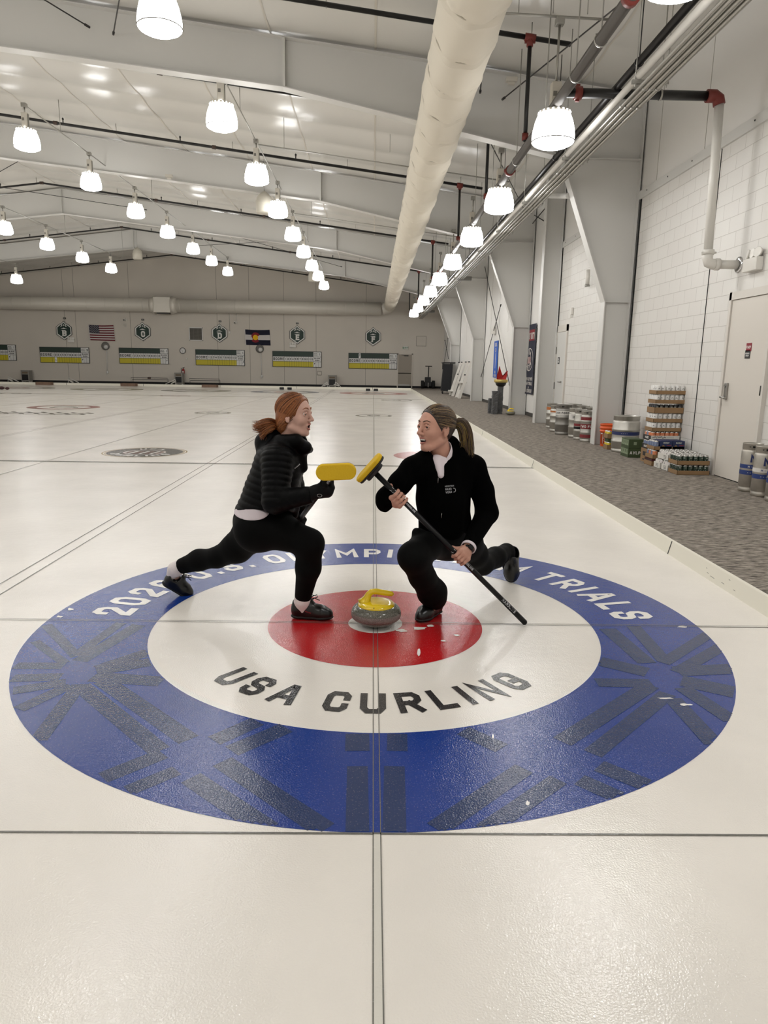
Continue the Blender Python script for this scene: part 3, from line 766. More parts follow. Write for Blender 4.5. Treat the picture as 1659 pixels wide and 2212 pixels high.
# ================================================================== ducts
M_FABRIC = mat('duct_fabric', (228, 220, 204), .85, spec=.15, bump=(2.2, .25))
M_FABSEAM = mat('duct_fabric_seam', (196, 188, 172), .9)
def fabric_duct():
    Xc, Zc, R = 1.03, 5.40, .385
    t = thing('fabric_duct', 'long round off white fabric air duct running the length of the hall', 'duct', (Xc, 0, Zc))
    ys = np.arange(Y0+.2, 45.0, .055); n = 48
    rs = random.Random(5); ph = [rs.uniform(0, 6.28) for _ in range(80)]
    V = []; 
    for y in ys:
        k = (y-Y0)/1.05; u = k-math.floor(k); kk = int(k); d = min(u, 1-u)*1.05
        pin = math.exp(-(d/.05)**2)
        for j in range(n):
            a = 2*math.pi*j/n; low = max(0, -math.sin(a))
            w = .012*math.sin(7*a+ph[kk % 80]+3*u)*math.exp(-(d/.22)**2)
            sag = .030*low*math.exp(-((d-.07)/.06)**2)
            r = R-.036*pin+w*1.5+sag*1.0+.004*math.sin(3*a+ph[(kk+7) % 80])
            V.append((Xc+r*math.cos(a), y, Zc+r*math.sin(a)))
    F = []
    for i in range(len(ys)-1):
        for j in range(n): F.append((i*n+j, i*n+(j+1) % n, (i+1)*n+(j+1) % n, (i+1)*n+j))
    F = np.array(F)[:, ::-1]
    raw_mesh('duct_sleeve', V, F, M_FABRIC, t, (Xc, 0, Zc))
    for k in range(51):
        y = Y0+1.05*(k+1)
        if y > 44.8 or y < 1: continue
        h = MB((Xc, 0, Zc)); h.tube([(Xc+(R-.018)*math.cos(a), y, Zc+(R-.018)*math.sin(a)) for a in np.linspace(0, 2*math.pi, 33)[:-1]], .010, 5, closed=True)
        h.build('duct_seam', M_FABSEAM, t)
    h = MB((Xc, 0, Zc)); pts = []
    for k in range(9):
        a = math.pi/2*k/8; pts.append((Xc-.5+.5*math.cos(a), 44.9+.45*math.sin(a), Zc-.20*k/8))
    h.tube(pts, [R*.99]*9, 32); h.build('duct_elbow', mat('duct_metal', (230, 224, 212), .4, metal=.1), t)
    return t
fabric_duct()
t = thing('metal_duct', 'round pale metal air duct across the end wall', 'duct', (-14, 45.35, 5.18))
o = (-14, 45.35, 5.18); M_DUCT = mat('duct_metal', (230, 224, 212), .4, metal=.1)
h = MB(o); h.cyl((-30.7, 45.35, 5.19), (-14.9, 45.35, 5.19), .43, n=36); h.cyl((-13.2, 45.35, 5.19), (.45, 45.35, 5.2), .43, n=36)
for x in np.arange(-30, .4, 1.22):
    if -15.2 < x < -13: continue
    h.cyl((x, 45.35, 5.19), (x+.02, 45.35, 5.19), .437, n=36)
h.build('duct_pipe', M_DUCT, t)
h = MB(o); h.box((-14.05, 45.35, 5.19), (1.1, .98, .98), bev=.02)
for a, b in ((-14.95, -14.6), (-13.15, -13.5)): h.cyl((a, 45.35, 5.19), (b, 45.35, 5.19), .43, .60, n=4 if False else 24)
h.box((-14.05, 45.30, 4.66), (.8, .5, .06), m=1); h.build('duct_box', [M_DUCT, M_DARKM], t)

# ================================================================== sprinkler pipes
M_BLACKP = mat('black_pipe', (24, 23, 23), .35, spec=.5)
M_GREYPIPE = mat('grey_pipe', (92, 88, 84), .35, spec=.5, metal=.2)
M_REDFIT = mat('red_fitting', (118, 44, 36), .45)
M_WHITEPIPE = mat('white_pipe', (226, 222, 214), .35)
XM, ZM = 2.33, 4.83
t = thing('sprinkler_main', 'thick dark grey sprinkler main running along the right side', 'pipe', (XM, 0, ZM)); o = (XM, 0, ZM)
h = MB(o); h.cyl((XM, Y0+.1, ZM), (XM, 45.5, ZM), .065, n=18); h.build('main_pipe', M_GREYPIPE, t)
for y in (3.6, 9.6, 16.4, 23.0, 29.6): h = MB(o); h.cyl((XM, y-.05, ZM), (XM, y+.05, ZM), .085, n=16); h.cyl((XM-.1, y, ZM), (XM+.1, y, ZM), .025, n=8); h.build('coupling', M_REDFIT, t)
for y in (4.5, 5.45, 7.0, 9.0, 11.5, 14, 17.5, 21, 25, 30, 35, 40):
    h = MB(o); h.lathe([(.068, -.012), (.074, -.012), (.074, .012), (.068, .012)], (XM, y, ZM), 16, (0, 1, 0)); h.cyl((XM, y, ZM+.07), (XM, y, roof_z(XM)-.05), .008, n=6); h.build('pipe_hanger', M_CONDUIT, t)
for i, y in enumerate((8.1, 12.0, 16.95, 25.9, 34.8, 44.0)):
    dl = .26
    lab = ORD[i]+' black sprinkler line from the camera under the roof slope'
    t = thing('sprinkler_line', lab, 'pipe', (-5, y, 7), group='sprinkler lines under the roof'); o = (-5, y, 7)
    xe = 2.9; h = MB(o)
    h.tube([(xe, y, roof_z(xe)-dl), (RX, y, RZ-dl), (XL+1, y, roof_z(XL+1)-dl)], .036, 10); h.build('branch_pipe', M_BLACKP, t)
    h = MB(o); h.cyl((RX-.07, y, RZ-dl), (RX+.07, y, RZ-dl), .055, n=12)
    for x in (-8.6, -4.4, -19): h.cyl((x-.05, y, roof_z(x-.05)-dl), (x+.05, y, roof_z(x+.05)-dl), .052, n=12)
    h.build('coupling', mat('brown_fitting', (74, 58, 50), .5), t)
    for x in np.arange(-27, 2.6, 3.1):
        h = MB(o); h.cyl((x, y, roof_z(x)-dl+.03), (x, y, roof_z(x)-dl+.10), .016, n=8); h.lathe([(.02, 0), (.028, .02), (.028, .03), (.005, .06)], (x, y, roof_z(x)-dl+.10), 10); h.build('sprinkler_head', M_BLACKP, t)
    for x in np.arange(-25.6, 2.6, 3.1):
        h = MB(o); h.cyl((x, y, roof_z(x)-dl-.05), (x, y, roof_z(x)-.05), .009, n=6); h.build('pipe_hanger', M_CONDUIT, t)
    h = MB(o); zt = roof_z(2.28)-dl; h.cyl((2.28, y, zt), (2.28, y, ZM+.05), .032, n=10); h.build('drop_pipe', M_BLACKP, t)
    h = MB(o); h.cyl((2.20, y, zt+.01), (2.36, y, zt-.01), .056, n=12); h.cyl((2.28, y, zt), (2.28, y, zt-.12), .05, n=12); h.box((2.28, y, zt-.06), (.16, .03, .03)); h.build('red_tee', M_REDFIT, t)
    h = MB(o); h.cyl((2.28, y, ZM+.16), (2.28, y, ZM+.06), .05, n=12); h.build('red_coupling', M_REDFIT, t)
t = thing('sprinkler_riser', 'black pipe crossing to the right wall and turning down white beside it', 'pipe', (4.3, 5.97, 2.84)); o = (4.3, 5.97, 2.84)
h = MB(o); h.cyl((XM, 5.97, ZM), (4.22, 5.97, ZM), .057, n=16); h.build('cross_pipe', M_BLACKP, t)
h = MB(o); h.cyl((XM+.13, 5.97, ZM), (XM+.22, 5.97, ZM), .078, n=14); h.box((XM+.17, 5.97, ZM), (.05, .03, .2)); h.build('red_coupling', M_REDFIT, t)
h = MB(o); h.tube([(4.14, 5.97, ZM), (4.24, 5.97, ZM), (4.29, 5.97, ZM-.03), (4.31, 5.97, ZM-.10)], [.078, .078, .076, .074], 16); h.build('red_elbow', M_REDFIT, t)
h = MB(o); h.cyl((4.31, 5.97, ZM-.08), (4.36, 5.97, 2.96), .057, n=18); h.tube([(4.36, 5.97, 2.98), (4.36, 5.97, 2.88), (4.38, 5.97, 2.83), (4.44, 5.97, 2.81), (4.50, 5.97, 2.81)], .068, 16)
h.cyl((4.49, 5.97, 2.81), (4.79, 5.97, 2.81), .057, n=18)
h.cyl((4.36, 5.97, 2.93), (4.36, 5.97, 2.99), .078, n=16); h.cyl((4.46, 5.97, 2.81), (4.52, 5.97, 2.81), .078, n=16); h.cyl((4.26, 5.95, 2.955), (4.46, 5.95, 2.955), .012, n=8); h.build('white_riser', M_WHITEPIPE, t)
h = MB(o); h.lathe([(.058, 0), (.105, 0), (.105, .012), (.09, .02), (.062, .022)], (4.79, 5.97, 2.81), 24, (-1, 0, 0)); h.build('wall_flange', mat('chrome', (220, 220, 222), .12, metal=1.0), t)
h = MB(o); h.lathe([(.059, -.012), (.066, -.012), (.066, .012), (.059, .012)], (3.55, 5.97, ZM), 16, (1, 0, 0)); h.cyl((3.55, 5.97, ZM+.06), (3.55, 5.97, roof_z(3.55)-.04), .008, n=6); h.build('pipe_hanger', M_CONDUIT, t)
h = MB((2.99, 0, 4.9)); h.cyl((2.99, Y0+.1, 4.9), (2.99, 45, 4.9), .045, n=14)
for y in (5.2, 9, 14, 20, 26): h.lathe([(.046, -.012), (.054, -.012), (.054, .012), (.046, .012)], (2.99, y, 4.9), 14, (0, 1, 0)); h.cyl((2.99, y, 4.95), (2.99, y, roof_z(2.99)), .007, n=6)
tag(h.build('black_pipe', mat('black_pipe2', (38, 36, 36), .3, metal=.3)), 'thinner black pipe running beside the silver conduits', 'pipe')
h = MB((2.97, 0, 4.72)); h.cyl((2.97, Y0+.1, 4.72), (2.97, 45, 4.72), .042, n=14)
tag(h.build('white_pipe', M_WHITEPIPE), 'white painted pipe between the black pipe and the conduits', 'pipe')
for k, (x, r) in enumerate(((2.985, .018), (3.05, .028), (3.125, .028), (3.20, .028))):
    h = MB((x, 0, 4.6)); h.cyl((x, Y0+.1, 4.6), (x, 45, 4.6), r, n=12)
    for y in np.arange(-6.5, 44, 3.05): h.cyl((x, y-.03, 4.6), (x, y+.03, 4.6), r+.006, n=12)
    tag(h.build('silver_conduit', M_CONDUIT), '%s silver conduit of the bundle along the right side, counted from the left' % ORD[k], 'conduit', 'silver conduit bundle')
for i, y in enumerate(np.arange(5.1, 42, 3.05)):
    t = thing('trapeze_hanger', '%s slotted steel trapeze from the camera carrying the conduits' % (ORD[i] if i < 12 else 'farthest'), 'hanger', (3.1, y, 4.65), group='conduit trapezes'); o = (3.1, y, 4.65)
    h = MB(o); h.box((3.1, y, 4.655), (.42, .041, .041)); h.build('strut', M_CONDUIT, t)
    for x in (2.93, 3.29): h = MB(o); h.cyl((x, y, 4.6), (x, y, roof_z(x)-.02), .006, n=6); h.build('hanger_rod', M_CONDUIT, t)
    h = MB(o)
    for x in (3.05, 3.125, 3.2): h.lathe([(.030, -.01), (.037, -.01), (.037, .01), (.030, .01)], (x, y, 4.6), 10, (0, 1, 0))
    h.build('pipe_clamp', M_CONDUIT, t)
for i, y in enumerate((23.2, 39.0)):
    h = MB((3.2, y, 4.6)); h.box((3.27, y, 4.62), (.50, .16, .14), bev=.01); tag(h.build('pull_box', mat('grey_box', (116, 114, 108), .45)), ('nearer' if i == 0 else 'farther')+' grey junction box at the conduit bundle', 'junction box', 'conduit junction boxes')
# tie rods of the roof and walls
M_ROD = mat('rod_dark', (66, 64, 62), .45, metal=.5)
def rod(a, b, label, r=.011, group='bracing rods'):
    a = Vector(a); b = Vector(b); h = MB(a); h.cyl(a, b, r, n=8); d = (b-a).normalized(); h.cyl(b-d*.1, b, r*1.9, n=8); h.cyl(a, a+d*.1, r*1.9, n=8)
    tag(h.build('bracing_rod', M_ROD), label, 'rod', group)
def rz(x, y, d=.35): return (x, y, roof_z(x)-d)
rod(rz(-4.6, 9.94, .45), rz(-1.0, 1.5, .3), 'ceiling bracing rod meeting the near rafter beside the big lamp')
rod(rz(-5.0, 9.94, .4), rz(-9.5, 1.5, .3), 'ceiling bracing rod running off the top left corner')
rod(rz(.9, 1.5, .3), rz(1.8, 9.94, .45), 'bracing rod in the ceiling behind the fabric duct')
rod(rz(4.4, 1.5, .3), rz(2.2, 9.94, .5), 'bracing rod in the ceiling right of the fabric duct')
rod(rz(1.6, 10.1, .5), rz(4.5, 18.6, .4), 'bracing rod above the lamp row behind the near frame')
rod(rz(-18.5, 27.6, .4), rz(-9.6, 18.8, .4), 'bracing rod crossing the left part of the ceiling')
rod(rz(-9.5, 27.6, .4), rz(-18.5, 18.8, .4), 'bracing rod crossing the ceiling left of the ridge')
rod(rz(-9.6, 27.8, .4), rz(-1.8, 36.5, .4), 'bracing rod crossing the ceiling right of the ridge')
rod(rz(-1.8, 27.8, .4), rz(-9.6, 36.5, .4), 'bracing rod of the far bay right of the ridge')
rod(at_x(1045, 565, 4.66), at_x(1101, 833, 4.66), 'dark wall bracing rod falling to the right behind the torch bowl', .014)
rod(at_x(1026, 862, 4.70), at_x(1082, 658, 4.70), 'dark wall bracing rod rising to the right past the blue banner', .014)
rod(at_x(1136, 500, 4.7), at_x(1180, 447, 4.7), 'dark wall bracing rod high beside the straight post', .014)
rod(at_x(1141, 457, 4.74), at_x(1178, 479, 4.74), 'short dark wall bracing rod crossing another high by the straight post', .014)
rod(at_x(957, 800, 4.7), at_x(968, 730, 4.7), 'far wall bracing rod above the black cart', .014)
rod(at_x(969, 775, 4.775), at_x(961, 735, 4.775), 'short far wall bracing rod crossing above the black cart', .014)
# white bell shaped speakers
M_SPK = mat('speaker_white', (206, 200, 186), .5)
for px_, py_, Y, lab in ((571, 440, 18.5, 'beside the second lamp row in front of the second rafter'), (297, 549, 36.2, 'at the ridge of the far frame'), (676, 597, 36.2, 'right of the ridge in front of the far rafter')):
    P = at_y(px_, py_, Y); k = 1.0
    t = thing('pendant_speaker', 'white bell shaped hanging speaker '+lab, 'speaker', P, group='bell shaped hanging speakers')
    h = MB(); h.lathe([(.0, -.27), (.22, -.27), (.25, -.24), (.25, .02), (.22, .16), (.10, .30), (.03, .34), (.0, .34)], n=28); h.build('speaker_body', M_SPK, t)
    h = MB(); h.cyl((0, 0, .33), (0, 0, roof_z(P.x)-P.z-.02), .01, n=6); h.build('speaker_cable', M_CONDUIT, t)
# small sensor lights under the rafters
for px_, py_, Y, lab in ((365, 380, 18.4, 'under the second rafter'), (1105, 172, 9.7, 'on the near rafter by the red tees'),):
    P = at_y(px_, py_, Y); h = MB(P); h.box(P, (.2, .1, .07), bev=.01); h.box(P-Vector((0, 0, .06)), (.12, .08, .05), bev=.01); tag(h.build('occupancy_sensor', M_BALLAST), 'small white occupancy sensor '+lab, 'sensor', 'ceiling sensors')
# ================================================================== end wall fittings
YW = Y1-.03                      # face to hang things on
def wp(x, y, Y=45.94): return at_y(x, y, Y)
M_BRDW = mat('score_white', (232, 230, 226), .5); M_BRDG = mat('score_green', (38, 58, 48), .5); M_BRDY = mat('score_yellow', (212, 196, 44), .5); M_BRDF = mat('score_frame', (46, 46, 44), .5)
M_TXT = mat('black_print', (26, 25, 25), .6)
def scoreboard(cx, cz, letter, cards):
    W, H = 3.36, 1.06; t = thing('scoreboard', 'green, white and yellow score board under %s' % letter, 'scoreboard', (cx, YW, cz), group='score boards on the end wall'); o = (cx, YW, cz)
    y = YW-.01
    h = MB(o); h.box((cx, y, cz), (W, .03, H), bev=.004); h.build('board_frame', M_BRDF, t)
    y -= .017; x0 = cx-W/2+.03; w0 = .80; wc = .164; rows = [(cz+.19, cz+.50), (cz-.145, cz+.17), (cz-.50, cz-.165)]
    h = MB(o)
    def cell(a, b, zr, m): h.quad((a+.006, y, zr[0]), (b-.006, y, zr[0]), (b-.006, y, zr[1]), (a+.006, y, zr[1]), m)
    for r, m in ((0, 1), (1, 0), (2, 2)):
        cell(x0, x0+w0, rows[r], m)
        for k in range(12): cell(x0+w0+wc*k, x0+w0+wc*(k+1), rows[r], m)
    xr = x0+w0+12*wc; xe = cx+W/2-.03
    cell(xr, xe, (cz+.19, cz+.50), 0); cell(xr, xe, (cz-.145, cz+.17), 0)
    for k in range(3): cell(xr+(xe-xr)*k/3, xr+(xe-xr)*(k+1)/3, rows[2], 0)
    h.build('score_panel', [M_BRDW, M_BRDG, M_BRDY], t)
    h = MB(o); yt = y-.002
    h.text('SCORE', (x0+w0/2, yt, cz+.012), (1, 0, 0), (0, 0, 1), .17, .2)
    for k in range(12): h.text(str(k+1), (x0+w0+wc*(k+.5), yt, cz+.012), (1, 0, 0), (0, 0, 1), .13, .2, maxw=.13)
    xm = (xr+xe)/2
    h.text('BLANK', (xm, yt, cz+.08), (1, 0, 0), (0, 0, 1), .085, .24); h.text('ENDS', (xm, yt, cz-.06), (1, 0, 0), (0, 0, 1), .085, .24)
    h.text('END IN', (xm-.12, yt, cz+.40), (1, 0, 0), (0, 0, 1), .05, .22); h.text('PROGRESS', (xm-.12, yt, cz+.30), (1, 0, 0), (0, 0, 1), .05, .22, maxw=.26)
    h.build('score_lettering', M_TXT, t)
    for kind, val in cards:
        h = MB(o)
        if kind == 'end': x, z, w, hh = xe-.09, cz+.345, .14, .30
        elif kind == 'blank': x, z, w, hh = xr+(xe-xr)*(val+.5)/3, cz-.33, .15, .33
        elif kind == 'top': x, z, w, hh = x0+w0-.06, cz+.345, .13, .30
        else: x, z, w, hh = x0+w0+wc*1.5, cz-.33, .15, .33
        h.box((x, y-.006, z), (w, .006, hh))
        if kind in ('end', 'low'): h.text(str(val), (x, y-.011, z), (1, 0, 0), (0, 0, 1), .15, .22, 1)
        else: h.quad((x-.02, y-.011, z+.02), (x+.04, y-.011, z+.06), (x+.04, y-.011, z+.1), (x-.02, y-.011, z+.1), 1); h.quad((x-.05, y-.011, z-.08), (x-.04, y-.011, z-.08), (x+.02, y-.011, z+.04), (x, y-.011, z+.04), 1)
        h.build('score_card', [mat('card_white', (244, 243, 240), .5), M_TXT], t)
for px_, py_, lt, cards in ((-19, 761, 'the sheet beyond the left edge', [('end', 1), ('blank', 0)]), (139.5, 767, 'the B badge', [('end', 2), ('low', 1), ('blank', 0)]), (310.5, 769, 'the C badge', [('end', 1), ('blank', 2)]),
                        (475.5, 772.5, 'the D badge', [('end', 1), ('blank', 2)]), (641.5, 776, 'the E badge', [('end', 1), ('blank', 0)]), (805.5, 780, 'the F badge', [('end', 1), ('top', 0)])):
    P = wp(px_, py_); scoreboard(P.x, P.z, lt, cards)

M_BADGE = mat('badge_green', (22, 50, 40), .5); M_BADGEW = mat('badge_white', (232, 230, 224), .5); M_BADGEK = mat('badge_black', (24, 24, 24), .5)
def badge(cx, cz, L):
    t = thing('sheet_badge', 'dark green hexagon badge with white mountains and letter %s' % L, 'sign', (cx, YW, cz), group='sheet letter badges'); o = (cx, YW, cz)
    def outline(k):
        pts = [(-.50, -.25), (0, -.60), (.50, -.25), (.50, .22), (.26, .42), (.20, .40), (.0, .60), (-.20, .40), (-.26, .42), (-.50, .22)]
        return [(x*k, z*k) for x, z in pts]
    h = MB(o)
    def fan(pts, y, m):
        n = len(pts)
        for i in range(n): h.add([(cx, y, cz), (cx+pts[i][0], y, cz+pts[i][1]), (cx+pts[(i+1) % n][0], y, cz+pts[(i+1) % n][1])], [(0, 1, 2)], False, m)
    h.prism([(cx+x, YW-.02, cz+z) for x, z in outline(1.06)][::-1], (0, .02, 0), 2)
    fan(outline(1.0), YW-.022, 1); fan(outline(.86), YW-.024, 0)
    h.build('badge_plate', [M_BADGE, M_BADGEW, M_BADGEK], t)
    h = MB(o); y = YW-.027
    for pts in ([(-.05, .27), (.0, .44), (.07, .30), (.03, .34), (.0, .30), (-.02, .33)], [(-.24, .24), (-.17, .31), (-.07, .40), (-.10, .30), (-.14, .28), (-.18, .25)], [(.07, .40), (.17, .31), (.25, .24), (.16, .27), (.12, .24)],
                [(-.17, .14), (.1, .13), (.06, .17), (-.03, .19), (.02, .23), (-.03, .2), (-.06, .16)]):
        h.poly([(cx+x, y, cz+z) for x, z in pts][::-1])
    h.quad((cx-.2, y, cz+.115), (cx+.17, y, cz+.105), (cx+.19, y, cz+.125), (cx-.15, y, cz+.145))
    h.build('mountain_mark', M_BADGEW, t)
    h = MB(o); h.text(L, (cx+.02, y, cz-.17), (1, 0, 0), (0, 0, 1), .40, .25)
    for z in (cz-.36, cz+.015):        # slab serifs
        if L in 'BDEF' : h.box((cx-.12, y, z), (.10, .001, .035))
    h.build('badge_letter', M_BADGEW, t)
for px_, py_, L in ((138, 714, 'B'), (308, 716, 'C'), (474, 719.5, 'D'), (642, 723, 'E'), (806, 727, 'F')):
    P = wp(px_, py_); badge(P.x, P.z, L)
for px_, py_, L in ((139, 687.5, 'B'), (308, 690.5, 'C'), (475, 694, 'D'), (642, 698.5, 'E')):
    P = wp(px_, py_); h = MB(P); h.box((P.x, YW-.01, P.z), (.18, .03, .11), bev=.005); h.box((P.x, YW-.027, P.z), (.11, .004, .05), m=1)
    tag(h.build('sheet_camera', [M_BADGEK, mat('lens_grey', (150, 146, 138), .3)]), 'small black camera box above the %s badge' % L, 'camera', 'small black camera boxes')

# flags
def flag_pt(a, b, W, H, sag=.03):
    """flag cloth: a along, b down, both 0..1"""
    x = a*W; z = -b*H-sag*math.sin(math.pi*a)*(1-b)-.02*a*b; y = -.02-.018*math.sin(a*9+b*2)-.008*math.sin(b*11+a*3)
    return x, y, z
def flag(P, W, H, name, label, cells, cols, skew=.05):
    t = MB(P)
    def pt(a, b): x, y, z = flag_pt(a, b, W, H); return (P.x+x+skew*b, YW+y, P.z+z)
    for a0, b0, a1, b1, m, off in cells:
        na = max(1, int((a1-a0)/.04)); nb = max(1, int((b1-b0)/.08))
        for i in range(na):
            for j in range(nb):
                A = [(a0+(a1-a0)*(i+u)/na, b0+(b1-b0)*(j+v)/nb) for u, v in ((0, 0), (0, 1), (1, 1), (1, 0))]
                t.quad(*[Vector(pt(*q))-Vector((0, off, 0)) for q in A], m=m)
    return t, pt
P = wp(191.5, 701.5); W, H = 1.66, 1.02
cells = [(0, k/13, 1, (k+1)/13, k % 2, 0) for k in range(13)]+[(0, 0, .40, 7/13, 2, .004), (-.03, 0, 0, 1, 1, 0)]
t, pt = flag(P, W, H, 'flag', '', cells, None)
for r in range(9):
    for c in range(6 if r % 2 == 0 else 5):
        a = .40*(c*2+1+(r % 2))/12; b = 7/13*(r+1)/10
        ctr = Vector(pt(a, b))-Vector((0, .007, 0)); R = .030
        pts = []
        for k in range(10):
            q = math.pi/2+k*math.pi/5; rr = R if k % 2 == 0 else R*.42; pts.append(ctr+Vector((rr*math.cos(q), 0, rr*math.sin(q))))
        for k in range(10): t.add([ctr, pts[k], pts[(k+1) % 10]], [(0, 1, 2)], False, 1)
tag(t.build('flag', [mat('flag_red', (112, 22, 36), .8), mat('flag_white', (214, 208, 204), .8), mat('flag_navy', (24, 24, 48), .8)]), 'striped flag with white stars on navy between the B and C badges', 'flag')
P = wp(529.5, 711.5); W, H = 1.66, 1.02
t, pt = flag(P, W, H, 'flag', '', [(0, 0, 1, 1/3, 0, 0), (0, 1/3, 1, 2/3, 1, 0), (0, 2/3, 1, 1, 0, 0), (-.03, 0, 0, 1, 1, 0)], None)
ctr = Vector(pt(.40, .5)); R = .335
for k in range(4, 44):
    a0, a1 = 2*math.pi*k/48, 2*math.pi*(k+1)/48
    t.quad(*[ctr+Vector((r*math.cos(a), -.012, r*math.sin(a))) for r, a in ((.17, a0), (R, a0), (R, a1), (.17, a1))], m=2)
t.poly([ctr+Vector((.18*math.cos(2*math.pi*k/32), -.016, .18*math.sin(2*math.pi*k/32))) for k in range(32)], 3)
tag(t.build('flag', [mat('flag_navy2', (20, 20, 44), .8), mat('flag_white', (214, 208, 204), .8), mat('flag_red2', (138, 34, 44), .8), mat('flag_gold', (244, 190, 24), .8)]), 'navy and white flag with a red C around a gold disc', 'flag')

# round fixtures with long cords
for px_, py_, pz, lab in ((227.5, 747.5, 803, 'under the striped flag'), (561, 753.5, 812, 'under the flag with the red C')):
    P = wp(px_, py_); Q = wp(px_+4, pz)
    t = thing('wall_speaker', 'round grey wall fixture with a white disc %s' % lab, 'wall fixture', (P.x, YW, P.z), group='round grey wall fixtures'); o = (P.x, YW, P.z)
    h = MB(o); h.lathe([(0, .0), (.27, .0), (.28, .02), (.27, .05), (.1, .09), (0, .09)], (P.x, YW, P.z), 32, (0, -1, 0)); h.build('back_disc', mat('disc_grey', (120, 117, 111), .5), t)
    h = MB(o); h.lathe([(.14, .0), (.14, .05), (.12, .08), (0, .085)], (P.x+.06, YW-.08, P.z-.06), 28, (0, -1, 0)); h.lathe([(.10, .086), (.12, .09), (.10, .094)], (P.x+.06, YW-.08, P.z-.06), 28, (0, -1, 0)); h.build('front_disc', M_BRDW, t)
    h = MB(o); h.cyl((P.x+.08, YW-.02, P.z-.25), (Q.x, YW-.02, Q.z), .024, n=10); h.build('cord_cover', M_BRDW, t)
    h = MB(o); h.box((Q.x+.03, YW-.03, Q.z-.02), (.1, .06, .16), bev=.01); h.tube([(Q.x-.03, YW-.03, Q.z+.02), (Q.x-.08, YW-.05, Q.z-.08), (Q.x-.03, YW-.05, Q.z-.18), (Q.x+.03, YW-.03, Q.z-.12)], .01, 6); h.build('plug', M_BRDW, t)
# vent, clock, boxes
P = wp(423, 721.5); t = thing('vent_grille', 'square white framed vent grille left of the D badge', 'vent', (P.x, YW, P.z)); o = (P.x, YW, P.z); W, H = .92, .88
h = MB(o)
for a, b, c, d in ((-W/2, -H/2, W/2, -H/2+.05), (-W/2, H/2-.05, W/2, H/2), (-W/2, -H/2, -W/2+.05, H/2), (W/2-.05, -H/2, W/2, H/2)): h.box2((P.x+a, YW-.03, P.z+b), (P.x+c, YW+.0, P.z+d))
h.build('vent_frame', M_BRDW, t)
h = MB(o); h.box((P.x, YW-.004, P.z), (W-.08, .008, H-.08), m=1)
for k in range(22): z = P.z-H/2+.07+k*(H-.14)/21; h.box((P.x, YW-.014, z), (W-.1, .02, .012), Matrix.Rotation(.6, 3, 'X'))
for x in (-.15, .15): h.box((P.x+x, YW-.02, P.z), (.012, .012, H-.1))
h.build('vent_louvres', [mat('louvre', (140, 136, 128), .5), mat('vent_dark', (84, 80, 74), .8)], t)
P = wp(394.5, 757.5); t = thing('wall_clock', 'round white wall clock with a dark rim between the C and D boards', 'clock', (P.x, YW, P.z)); o = (P.x, YW, P.z)
h = MB(o); h.lathe([(.17, .0), (.205, .0), (.21, .03), (.20, .05), (.18, .052), (.175, .03)], (P.x, YW, P.z), 36, (0, -1, 0)); h.build('clock_rim', M_DARKM, t)
h = MB(o); h.lathe([(0, .028), (.178, .028)], (P.x, YW, P.z), 36, (0, -1, 0))
for k in range(12):
    a = k*math.pi/6; h.box((P.x+.15*math.sin(a), YW-.030, P.z+.15*math.cos(a)), (.012, .002, .03), Matrix.Rotation(a, 3, 'Y'), 1)
h.build('clock_face', [M_BRDW, M_TXT], t)
h = MB(o); h.quad((P.x-.006, YW-.033, P.z), (P.x+.006, YW-.033, P.z), (P.x-.10, YW-.033, P.z+.06), (P.x-.11, YW-.033, P.z+.055)); h.quad((P.x-.006, YW-.033, P.z), (P.x+.006, YW-.033, P.z), (P.x+.02, YW-.033, P.z-.15), (P.x+.012, YW-.033, P.z-.15)); h.build('clock_hands', M_TXT, t)
def em_light(P, label, ux=Vector((1, 0, 0)), nrm=Vector((0, -1, 0)), k=1.0, heads=3, grp='emergency lights'):
    """emergency light: box with lamp heads on top; P is on the wall"""
    P = Vector(P); t = thing('emergency_light', label, 'emergency light', P, group=grp); o = P
    R = Matrix((ux, -nrm, Vector((0, 0, 1)))).transposed()
    h = MB(o); h.box(P+nrm*.06*k, (.42*k, .12*k, .20*k), R, bev=.012*k); h.build('light_box', M_WHITEBOX, t)
    for i in range(heads):
        f = (i-(heads-1)/2)*.15*k; c = P+ux*f+nrm*(.07*k)+Vector((0, 0, .17*k)); d = (nrm+ux*(f*2.2/k)+Vector((0, 0, .15))).normalized()
        h = MB(o); h.lathe([(0, -.05*k), (.05*k, -.04*k), (.075*k, .0), (.08*k, .02*k), (.07*k, .022*k), (0, .012*k)], c, 18, d); h.cyl(c-Vector((0, 0, .08*k)), c-d*.03*k, .014*k, n=8); h.build('lamp_head', M_WHITEBOX, t)
    return t
M_WHITEBOX = mat('white_plastic', (232, 228, 220), .35)
P = wp(154, 736.5); em_light((P.x, YW, P.z), 'white emergency light below the B badge')
P = wp(632.5, 747.5); em_light((P.x, YW, P.z), 'white emergency light below the E badge')
P = wp(876, 751.5); t = thing('exit_sign', 'white exit sign with green letters above the far door', 'exit sign', (P.x, YW, P.z)); o = (P.x, YW, P.z)
h = MB(o); h.box((P.x, YW-.03, P.z), (.36, .06, .24), bev=.008); h.build('sign_box', M_WHITEBOX, t)
h = MB(o); h.text('EXIT', (P.x, YW-.062, P.z+.01), (1, 0, 0), (0, 0, 1), .13, .24); h.build('sign_letters', mat('exit_green', (24, 110, 60), .5), t)
